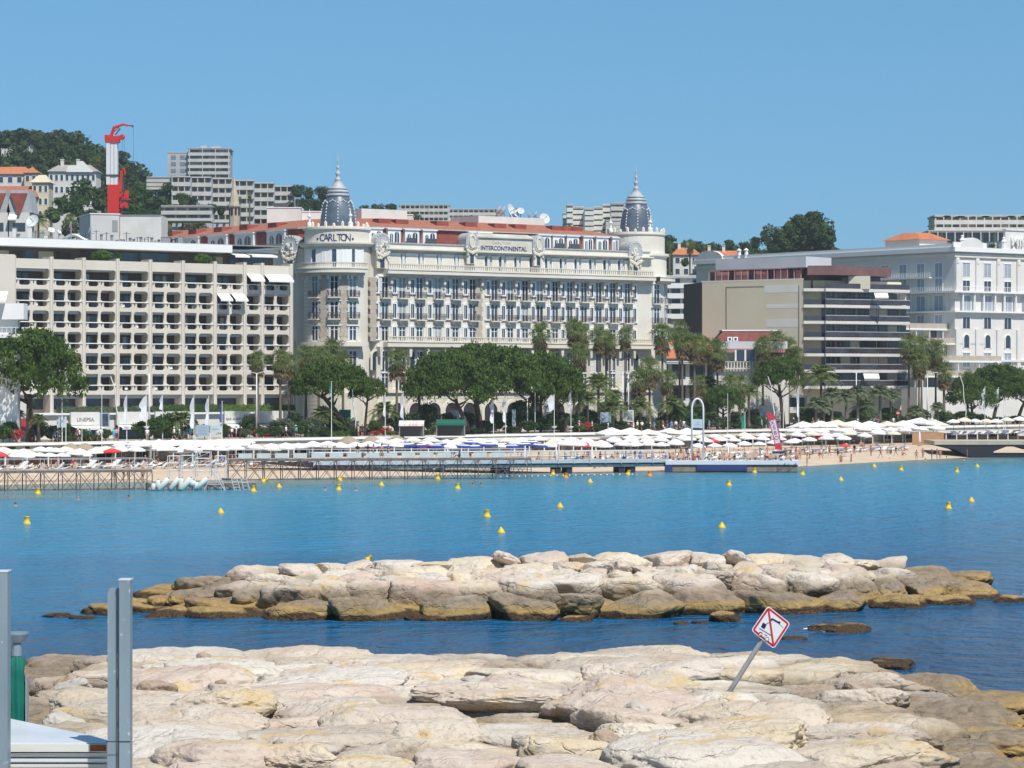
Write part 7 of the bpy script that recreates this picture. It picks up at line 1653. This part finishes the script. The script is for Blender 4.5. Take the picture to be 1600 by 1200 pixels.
# ============================================================ buoys
yellow=M('buoy_yellow',(.72,.50,.02),.45,(.64,.42,.03),3); orangeb=M('buoy_orange',(.70,.24,.02),.45)
def buoymesh(kind,mat_):
    b=MB()
    if kind=='cone': b.lathe([(0,-.1),(.34,-.1),(.36,.05),(.30,.16),(.05,.52),(0,.54)],0,0,16)
    else: b.lathe([(0,-.1),(.36,-.1),(.38,.05),(.34,.16),(.25,.20),(.22,.62),(.24,.64),(.24,.70),(0,.72)],0,0,16)
    return b.mesh('buoy',mat_,True)
BUO={('cone',0):buoymesh('cone',yellow),('cyl',0):buoymesh('cyl',yellow),('cyl',1):buoymesh('cyl',orangeb)}
for (px,py,k,o_,t) in ((42,819,'cyl',0,0),(345,802,'cone',0,0),(59,772,'cyl',0,.1),(396,768,'cyl',0,0),(411,753,'cyl',0,1.0),(436,762,'cone',0,0),(529,766,'cyl',0,0),(531,751,'cyl',0,.6),(596,759,'cone',0,0),(684,749,'cyl',0,0),(715,764,'cyl',0,0),(761,808,'cyl',0,0),(783,833,'cone',0,0),(875,793,'cone',0,0),(864,742,'cyl',0,0),(879,738,'cone',0,0),(884,747,'cyl',1,0),(922,754,'cone',0,0),(981,742,'cyl',0,.3),(1009,734,'cone',0,0),(1015,744,'cyl',1,0),(1128,825,'cone',0,0),(1139,759,'cyl',0,0),(1179,739,'cyl',0,0),(1254,742,'cyl',0,0),(1314,751,'cone',0,0),(1366,730,'cone',0,0),(1408,735,'cyl',0,0),(1495,738,'cyl',0,0),(1482,795,'cyl',0,0),(1518,784,'cone',0,0),(1527,730,'cone',0,0),(574,873,'cyl',0,.8)):
    Y=CH*F/(py-HZ) if py<860 else 172; o=OB('buoy',BUO[(k,o_)],None,(GX(px,Y),Y,0 if py<860 else CH+(HZ-875)*172/F)); o.rotation_euler=(0,t,0); sc=.92
    if py>860: sc=.5
    o.scale=(sc,sc,sc); REGI('on the bay' if py<860 else 'lying on the breakwater crest',o,('orange' if o_ else 'yellow')+(' conical' if k=='cone' else ' drum shaped')+(' buoy lying tilted' if t>.5 else ' buoy'),'buoy','marker buoys in the bay')
e=EM('float_line',(GX(780,CH*F/145),CH*F/145,0)); TAG(e,'rope of small white floats stretched between the pier piles','float line')
rp=MB(); pts=[]; fm_=MB(); fm_.ball((0,0,.03),.11,.11,.09,8); fmm=fm_.mesh('float',white,True)
for k in range(22):
    px=782+k*9.8; Y=CH*F/((745-k*.18)-HZ); x,y=GX(px,Y)-e.location.x,Y-e.location.y; pts.append((x,y,0.02)); OB('float',fmm,e,(x,y,.0))
rp.tube(pts,.02,4); rp.build('rope',greyd,e)
# ============================================================ people
def skinmesh(J,E,name,mat_):
    me=bpy.data.meshes.new(name); me.from_pydata([j[0] for j in J],E,[]); o=bpy.data.objects.new(name,me); COL.objects.link(o)
    bpy.context.view_layer.objects.active=o; md=o.modifiers.new('s','SKIN')
    for i,j in enumerate(J): r=j[1]; me.skin_vertices[0].data[i].radius=(r,r*(j[2] if len(j)>2 else 1))
    me.skin_vertices[0].data[0].use_root=True
    sb=o.modifiers.new('d','SUBSURF'); sb.levels=1; sb.render_levels=1
    bpy.context.view_layer.update(); m2=bpy.data.meshes.new_from_object(o.evaluated_get(bpy.context.evaluated_depsgraph_get())); bpy.data.objects.remove(o); m2.materials.clear(); m2.materials.append(mat_); m2.name=name
    m2.polygons.foreach_set('use_smooth',[True]*len(m2.polygons)); return m2
def figure(pose):
    """joint positions for a 1.72 m adult; facing -y"""
    P={'pel':(0,0,.95),'chest':(0,0,1.25),'neck':(0,0,1.46),'head':(0,-.02,1.58),'top':(0,-.01,1.68)}
    hipx=.10; shx=.18
    legs={'stand':((0,0,.50),(0,.02,.08),(0,-.12,.03)),'walkA':((0,-.18,.52),(0,-.30,.09),(0,-.42,.05)),'walkB':((0,.10,.50),(0,.36,.14),(0,.28,.03)),'sit':((0,-.42,.97-.03),(0,-.46,.50),(0,-.58,.45)),'ground':((0,-.38,1.25),(0,-.70,.90),(0,-.82,.87))}
    ps={'stand':('stand','stand'),'walk':('walkA','walkB'),'sit':('sit','sit'),'ground':('ground','ground')}[pose]
    arms={'stand':((.06,.02,-.28),(.08,-.04,-.52)),'walk':((.05,-.10,-.27),(.05,-.24,-.46)),'sit':((.05,-.08,-.26),(.03,-.30,-.36)),'ground':((.08,-.12,-.25),(.02,-.36,-.22))}[pose]
    J=[(P['pel'],.125,.8),(P['chest'],.15,.72),(P['neck'],.055),(P['head'],.085),(P['top'],.07)]; E=[(0,1),(1,2),(2,3),(3,4)]
    for sx,lp in ((-1,ps[0]),(1,ps[1])):
        k,a,t=legs[lp]; i=len(J)
        J+=[((sx*hipx,0,.88),.085),((sx*hipx+sx*.01,k[1],k[2]),.058),((sx*hipx,a[1],a[2]),.038),((sx*hipx,t[1],t[2]),.032)]; E+=[(0,i),(i,i+1),(i+1,i+2),(i+2,i+3)]
    for sx in (-1,1):
        i=len(J); s0=(sx*shx,0,1.40); sw_=-1 if (pose=='walk' and sx<0) else 1
        e1=(sx*(shx+arms[0][0]),arms[0][1]*sw_,1.40+arms[0][2]); h1=(sx*(shx+arms[1][0]),arms[1][1]*sw_,1.40+arms[1][2]); hh=Vector(h1)+(Vector(h1)-Vector(e1)).normalized()*.12
        J+=[(s0,.055),(e1,.04),(h1,.028),(tuple(hh),.03)]; E+=[(1,i),(i,i+1),(i+1,i+2),(i+2,i+3)]
    return J,E,legs,ps
BOD={}
for ps in ('stand','walk','sit','ground'):
    J,E,lg,pp=figure(ps); BOD[ps]=[skinmesh(J,E,'body',m_) for m_ in (skin,skint)]
CL={}
def cloth(pose,what,mat_):
    key=(pose,what,mat_.name)
    if key in CL: return CL[key]
    J,E,lg,pp=figure(pose); b=MB()
    if what=='shirt':
        b.lathe([(.15,.93),(.165,1.05),(.185,1.25),(.19,1.38),(.10,1.45),(.06,1.46)],0,0,10); b.v=[(x,y*.72,z) for x,y,z in b.v]
        for i in (13,17):
            s0=Vector(J[i][0]); e1=Vector(J[i+1][0]); b.tube([s0,s0.lerp(e1,.75)],[.075,.06],7)
    elif what=='shorts':
        b.lathe([(.14,.84),(.155,.90),(.15,1.0)],0,0,10); b.v=[(x,y*.8,z) for x,y,z in b.v]
        for i in (5,9):
            s0=Vector(J[i][0]); k=Vector(J[i+1][0]); b.tube([s0,s0.lerp(k,.7)],[.10,.085],8)
    elif what=='hair':
        b.ball((0,.01,1.62),.095,.105,.10,10); b.ball((0,.045,1.57),.08,.06,.09,8)
    elif what=='hat':
        b.lathe([(.17,1.66),(.165,1.68),(.10,1.69),(.09,1.76),(0,1.78)],0,0,12)
    elif what=='briefs':
        b.lathe([(.125,.86),(.15,.90),(.145,.97)],0,0,10); b.v=[(x,y*.8,z) for x,y,z in b.v]
    CL[key]=b.mesh({'briefs':'swimwear'}.get(what,what),mat_,True); return CL[key]
cm=lambda n,c: M('cloth_'+n,c,.9)
SH={'white':cm('white',(.75,.75,.76)),'navy':cm('navy',(.03,.04,.12)),'red':cm('red',(.50,.05,.05)),'blue':cm('blue',(.10,.25,.55)),'black':cm('black',(.03,.03,.035)),'grey':cm('grey',(.35,.35,.37)),'pink':cm('pink',(.65,.32,.38)),'turquoise':cm('turquoise',(.08,.45,.50)),'orange':cm('orange',(.70,.16,.04))}
HR=[M('hair_dark',(.03,.02,.015),.7),M('hair_brown',(.10,.06,.035),.7),M('hair_blond',(.35,.26,.13),.7)]
rp_=random.Random(77)
def person(x,y,z,pose,top,bottom,rz=None,key='',hat=False,where=None):
    e=EM('person',(x,y,z),rp_.uniform(-2.2,2.2) if rz is None else rz)
    sk=rp_.randrange(2); bz_={'sit':-.52,'ground':-.80}.get(pose,0)
    kids=[OB('body',BOD[pose][sk],e)]
    if top: kids.append(OB('shirt',cloth(pose,'shirt',SH[top]),e))
    kids.append(OB('shorts' if bottom!='swim' else 'swimwear',cloth(pose,'shorts' if bottom!='swim' else 'briefs',SH[bottom if bottom!='swim' else rp_.choice(['navy','red','black','turquoise'])]),e))
    kids.append(OB('hat',cloth(pose,'hat',SH['white']),e) if hat else OB('hair',cloth(pose,'hair',HR[rp_.randrange(3)]),e))
    for k in kids: k.location=(0,0,bz_)
    s=rp_.uniform(.94,1.06); e.scale=(s,s,s)
    d='%s person in %s'%({'stand':'standing','walk':'walking','sit':'seated','ground':'sitting'}[pose],(top+' top' if top else 'swimwear')); 
    if hat: d+=' and white hat'
    REGI(key,e,d,'person','people at the seafront'); return e
tops=['white','white','navy','grey','red','blue','black','pink','turquoise','white']
KP='on the promenade'
for px in (23,52,85,90,93,120,124,135,140,152,158,164,178,182,272,280,286,292,297,358,362,369,375,410,447,462,560,566,704,708,716,724,803,812,905,925,950,982,986,990,996,1003,1010,1016,1022,1029,1036,1042,1049,1056,1063,1068,1108,1114,1119,1127,1190,1216,1240,1246,1270,1300,1340,1372,1396,1404,1412,1418,1445,1490,1545,1570,1594):
    w=rp_.uniform(245.9,249); x,y=ATW(px,WP(w)); person(x,y,GZ,rp_.choice(['walk','walk','stand']),rp_.choice(tops),rp_.choice(['navy','grey','white','blue','black']),key=KP,hat=rp_.random()<.12)
x,y=ATW(230,WSW-.1); person(x,y,GZ-.02,'stand','white','grey',0.2,key='on the seawall coping',hat=True)
for px in (1497,1511): # orange clad figures / bins by the promenade
    x,y=ATW(px,WP(246.6)); person(x,y,GZ,'stand','orange','orange',key=KP)
for px in (640,646,652,658,664,672,680,688,697,704,712): x,y=ATW(px,WP(249.5)); person(x,y,GZ,'sit',rp_.choice(tops),'navy',key='at the seafront cafe')
KB='under the beach parasols'
for px in list(range(884,1240,9))+list(range(6,470,17))+list(range(1244,1420,13))+[14,40,64,80,102,114,128,150,160,205,218,240,262,330,345,372,410,440,505,530,560,590,612,640,675,705,735,760,790,815,842,868,893,905,930,955,978,1000,1020,1040,1250,1262,1280,1296,1322,1345,1360,1376,1392,1410]:
    w=rp_.uniform(209.5,221); x,y,z=SAND(px,w); ps=rp_.choice(['ground','ground','stand','walk','ground']); person(x,y,z,ps,rp_.choice([None,None,'white','red','blue','black','pink']),'swim',key=KB)
for px,py in ((1261,727),(1265,722),(1314,723),(1335,715),(1344,715),(1330,722),(1432,718),(1442,716),(1456,718),(1464,717),(1469,717),(1511,716)):
    Y=(CH-.1)*F/(py-HZ); sw_=py>=722 and px!=1261; person(GX(px,Y),Y,-.05 if not sw_ else -.5,'walk' if px in (1335,1344,1265) else 'stand',None if px not in (1344,) else 'blue','swim',key='at the right-hand water edge')
for i,px in enumerate(range(1052,1246,8)):
    Y=YP+.6+rp_.random()*7; ps=rp_.choice(['ground','ground','sit','stand']) if i!=3 else 'stand'; person(GX(px,Y),Y,PZ,ps if ps!='sit' else 'ground',rp_.choice([None,None,None,'red','white','turquoise','black']),'swim',key='on the pier platform')
for px,py,top in ((180,752,'red'),(200,752,None),(223,748,None),(193,750,'black')): Y=338; person(GX(px,Y),Y,.1,'stand',top,'swim',key='behind the left trestle jetty')
for px in (558,566,575,583,596,606,718): Y=YN(291)+1; person(GX(px,Y),Y+rp_.uniform(.2,1.4),zc_,rp_.choice(['stand','ground']),rp_.choice(['black',None,'navy']),'swim',key='on the long trestle jetty')
def swimmer(px,py,key='swimming in the bay'):
    Y=CH*F/(py-HZ); e=EM('person',(GX(px,Y),Y,-1.33),rp_.uniform(-1,1)); OB('body',BOD['stand'][px%2],e); OB('hair',cloth('stand','hair',HR[px%3]),e); REGI(key,e,['dark haired','brown haired','fair haired'][px%3]+' swimmer','person','swimmers in the bay')
for px,py in ((24,791),(122,781),(201,779),(508,766),(556,767),(739,759),(751,759),(1390,719),(1446,720),(1506,719),(1501,719),(1479,716),(1254,737)): swimmer(px,py)
# ============================================================ flags, lamps, boards, cars
polem=M('pole_white',(.66,.67,.67),.5)
def flagpole(px,w,ptop,color,desc,pbot=None,fh=22,wid=9,disc_=False):
    x,y=ATW(px,WP(w)); z0=GZ if w>=245 else SAND(px,w)[2]; e=EM('flagpole',(x,y,z0)); h=CH+(HZ-ptop)*y/F-z0; TAG(e,desc,'flagpole','flagpoles along the seafront'); m1=y/F
    b=MB(); b.tube([(0,0,-.1),(0,0,h)],[.07,.04],7); b.ball((0,0,h+.05),.09,.09,.09,6); b.build('pole',polem,e)
    if color:
        b=MB(); n=10; fl=fh*m1; wd=wid*m1
        for k in range(n+1):
            t=k/n; wv=wd*math.sin(PI*min(1,t*.9+.05))**.6*(.75+.25*math.sin(9*t)); b.v+=[(-.05,0,h-.15-fl*t),(-.05-wv,.25*math.sin(6*t),h-.15-fl*t-wv*.7)]
        for k in range(n): a=2*k; b.f.append((a,a+1,a+3,a+2)); b.m.append(0)
        o=b.build('flag',color,e); 
    if disc_: b=MB(); z=CH+(HZ-667)*y/F-z0; b.lathe([(0,z-.25),(.25,z-.2),(.42,z+.05),(.42,z+.1),(0,z+.1)],0,0,14); b.build('lamp_dish',white,e)
    return e
fw=M('flag_white',(.74,.75,.78),.8,(.60,.64,.74),1.5); fb=M('flag_blue',(.05,.10,.32),.8); fg=M('flag_green',(.01,.22,.14),.8)
for a in ((198,244.5,617,fw,'flagpole with drooping white flag, left of the pair by the man in white',None,42,6,True),(229,246,616,fw,'flagpole with white flag swept left, right of the pair by the man in white',None,34,15,True),(303,244.5,619,fw,'left pole of three flags beside the blue signboards',None,48,8),(326,244.5,620,fw,'middle pole of three flags beside the blue signboards',None,46,7),(347,244.5,628,fb,'pole with furled dark blue flag beside the blue signboards',None,30,5),(254,248,616,fw,'pole with rolled white flag left of the street lamp',None,22,6),(518,244.5,597,fg,'tall bare-looking pole with a small green flag',None,16,4),(602,244.5,615,fw,'pole with dark blue flag above the cafe',None,34,4,True),(630,244.5,613,fw,'pole with long narrow white flag above the cafe',None,38,6,True),(771,244.5,619,fw,'left pole with narrow white flag below the big pines',None,40,7),(790,244.5,618,fw,'right pole with narrow white flag below the big pines',None,40,6),(866,244.5,612,fw,'pole with white flag flying far out to the left',None,26,17,True),(892,244.5,611,fw,'pole with short white flag right of the far flying one',None,28,5,True),(836,247,614,None,'plain white pole with crossbar behind the pines',None,0,0),(159,244.5,610,None,'plain white pole near the advertising column',None),(97,246,608,None,'plain white pole behind the pale board at left',None),(1137,236,616,None,'tall thin bare pole right of the white arch',None),(1248,246,604,fw,'pole with drooped white flag right of the red banner',None,46,4),(1224,248,608,None,'bare white pole just right of the rounded pine',None),(1539,244.5,605,fw,'left of two white flags at the right edge',None,34,7,True),(1560,244.5,606,fw,'right of two white flags at the right edge',None,26,10,True),(1568,244,622,None,'left bare mast behind the right-hand terraces',None),(1571,242,622,None,'right bare mast behind the right-hand terraces',None),(1164,240,645,fg,'short pole with dark green flag beside the red banner',None,22,8),(128,236,656,None,'short mast among the left parasols',None)):
    flagpole(*a)
def lamp(px,w,ptop,arms,desc,curved=False):
    x,y=ATW(px,WP(w)); e=EM('street_lamp',(x,y,GZ)); TAG(e,desc,'street lamp','street lamps'); h=CH+(HZ-ptop)*y/F-GZ
    b=MB()
    if curved: b.tube([(.6,0,0),(.75,0,h*.3),(.35,0,h*.55),(.25,0,h*.8),(-.35,0,h)],[.12,.10,.08,.07,.05],7)
    else: b.tube([(0,0,0),(0,0,h-.3)],[.12,.08],8)
    b.build('post',polem,e,True)
    for s in arms:
        b=MB(); b.tube([(0,0,h-.32),(s*1.4,0,h)],.045,5); b.build('arm',polem,e); b=MB(); b.prism([(s*1.3,-.16),(s*1.3,.16),(s*2.0,.12),(s*2.0,-.12)][::int(s)],h-.04,h+.08); b.build('lamp_head',polem,e)
lamp(233,252,580,(-1,1),'double armed street lamp in front of the concrete block'); lamp(401,252,580,(-1,1),'double armed street lamp left of the domed hotel'); lamp(973,256,579,(-1,1),'double armed street lamp before the hotel palms'); lamp(982,256,582,(),'plain lamp column right beside the double armed lamp'); lamp(1338,256,580,(-1,1),'double armed street lamp before the brown balcony block'); lamp(1449,256,582,(-1,1),'double armed street lamp between the right-hand palms'); lamp(824,250,620,(-1,),'single arm lamp below the pines')
lamp(177,249,588,(),'wavy modern lamp post before the concrete block',True); lamp(548,249,590,(),'wavy modern lamp post under the leaning pine',True); lamp(1203,249,588,(),'wavy modern lamp post left of the rounded pine',True); lamp(1503,249,587,(),'wavy modern lamp post among the right-hand pines',True)
def board(px0,px1,pt,pb,w,m,desc,name='signboard',cat='signboard',frame_=None,legs=True,lines=0):
    x,y=ATW((px0+px1)/2,WP(w)); z0=GZ if w>=245 else SAND((px0+px1)/2,w)[2]; e=EM(name,(x,y,z0)); TAG(e,desc,cat); w_=(px1-px0)*y/F; a,c=CH+(HZ-pb)*y/F-z0,CH+(HZ-pt)*y/F-z0
    b=MB(); b.box(-w_/2,w_/2,-.05,.05,a,c); q=b.build('panel',frame_ or m,e)
    if frame_: b=MB(); b.box(-w_/2+.15,w_/2-.15,-.07,-.051,a+.15,c-.15); b.build('poster',m,q)
    for k in range(lines):
        b=MB(); zz=c-(c-a)*(k+1)/(lines+1); b.box(-w_*.3,w_*.3,-.075,-.0705 if frame_ else -.051,zz-.03,zz+.03); b.build('printed_line',grey,q)
    if legs:
        for s in (-1,1): b=MB(); b.cbox(s*(w_/2-.08),.0,0,a,.09,.09); b.build('leg',polem,e)
    return e
pb1=M('board_pale_blue',(.42,.54,.60),.7,(.50,.60,.64),1); pb2=M('board_blue',(.30,.40,.48),.7); adv=M('advert_dark',(.03,.06,.09),.4,(.10,.12,.16),1.2)
board(305,327,664,682,244.4,pb2,'larger grey-blue signboard between the flag poles',lines=3); board(328,347,665,676,244.4,pb1,'smaller pale blue signboard between the flag poles',lines=1); board(89,104,651,668,247,pb1,'pale blue board left of the shop fascia'); board(156,171,645,667,250,adv,'tall dark advertising panel in a grey frame',frame_=pb2); board(702,0+718,641,658,256,pb1,'pale framed board seen under the pines') ; board(938,955,644,664,249,pb2,'dim blue board left of the palm group'); board(974,990,641,659,248,M('board_art',(.40,.44,.46),.7,(.06,.07,.09),1.1),'white and black abstract poster board on the promenade',frame_=polem); board(1187,1198,634,652,250,adv,'dark poster column beside the red banner',frame_=greyd); board(800,806,640,662,252,pb1,'narrow pale board between pine trunks'); board(530,548,640,658,256,fg,'green kiosk panel beneath the leaning pine')
# road sign
x,y=ATW(1403,WP(250)); e=EM('traffic_sign',(x,y,GZ)); TAG(e,'round red no entry sign on a post among the palms','traffic sign'); b=MB(); b.tube([(0,0,0),(0,0,2.3)],.04,6); b.build('post',polem,e); b=MB(); b.lathe([(0,0),(.38,0),(.38,.03),(0,.03)],0,0,18); d=b.build('disc',redp,e,loc=(0,-.03,2.4)); d.rotation_euler=(R(90),0,0); b=MB(); b.box(-.26,.26,-.07,-.062,2.33,2.45); b.build('bar',white,e)
# parked and passing cars
def car(px,w,col,desc,van=False):
    x,y=ATW(px,WP(w+3)); e=EM('car',(x,y,GZ-.11),TH); TAG(e,desc,'car','cars on the seafront road'); H_=1.45 if not van else 2.1
    b=MB(); pr=[(-2.1,.3),(2.1,.3),(2.15,.75),(1.9,.88),(1.15,.95),(.6,H_),(-1.1,H_),(-1.9,.95),(-2.15,.85)] if not van else [(-2.4,.3),(2.3,.3),(2.35,.9),(2.0,1.15),(1.5,H_),(-2.4,H_)]
    b.yprism(pr,-.85,.85); b.build('body',col,e)
    b=MB(); q=[(1.0,.98),(.55,H_-.08),(-1.05,H_-.08),(-1.7,.98)] if not van else [(1.9,1.2),(1.45,H_-.15),(.4,H_-.15),(.4,1.2)]
    b.yprism(q[::-1],-.87,-.851); b.yprism(q[::-1],.851,.87); b.build('side_windows',glass,e); b=MB(); 
    b.quad((1.17,-.75,.98),(1.17,.75,.98),(.64,.7,H_-.06),(.64,-.7,H_-.06)); b.build('windscreen',glass,e)
    for wx in (-1.3,1.3):
        for wy in (-.86,.70):
            b=MB(); n=14
            pts=[(wx+.32*math.cos(2*PI*k/n),.32+.32*math.sin(2*PI*k/n)) for k in range(n)]; b.yprism(pts,wy-.02,wy+.16); wh=b.build('wheel',dark,e); b=MB(); b.yprism([(wx+.18*math.cos(2*PI*k/n),.32+.18*math.sin(2*PI*k/n)) for k in range(n)],wy-.035 if wy<0 else wy+.161,wy-.021 if wy<0 else wy+.175); b.build('rim',grey,wh)
carw=M('car_white',(.75,.75,.76),.25,spec=.6); card=M('car_dark',(.04,.045,.06),.25,spec=.6); cars_=M('car_silver',(.42,.43,.45),.3,metal=.4); carr=M('car_red',(.35,.02,.02),.3)
for px,w,c_,d,v in ((1286,259,carw,'white car between the low palms right of the red banner',0),(1352,259,carw,'white car passing the brown balcony block, left one',0),(1378,259,cars_,'silver car passing the brown balcony block',0),(1466,259,carw,'white car behind the low palms at right',0),(1500,262,card,'dark car behind the pines at right',0),(1160,261,card,'dark car behind the arch, right of the olive shrubs',0),(1060,261,cars_,'silver car behind the palm trunks left of the arch',0),(930,261,carw,'white van behind the hotel palms',1),(560,261,card,'dark car behind the leaning pine',0),(415,261,carr,'red car before the shop terrace',0),(745,261,carw,'white van between the pine trunks',1),(1583,262,carw,'white car at the right edge behind the pines',0)): car(px,w,c_,d,v)
# ============================================================ haze: one closed box of even, pale air
hz=MB(); hz.box(-700,900,-60,1560,-8,150); hm_=bpy.data.materials.new('haze_air'); hm_.use_nodes=True; n_=hm_.node_tree; n_.nodes.remove(n_.nodes['Principled BSDF'])
pv=n_.nodes.new('ShaderNodeVolumePrincipled'); pv.inputs['Color'].default_value=(.86,.93,1,1); pv.inputs['Density'].default_value=.00012; pv.inputs['Anisotropy'].default_value=.2
n_.links.new(pv.outputs[0],n_.nodes['Material Output'].inputs['Volume']); o=hz.build('haze',hm_); TAG(o,'thin pale sea haze in the air over the whole bay','haze',kind='stuff')
FINISH()
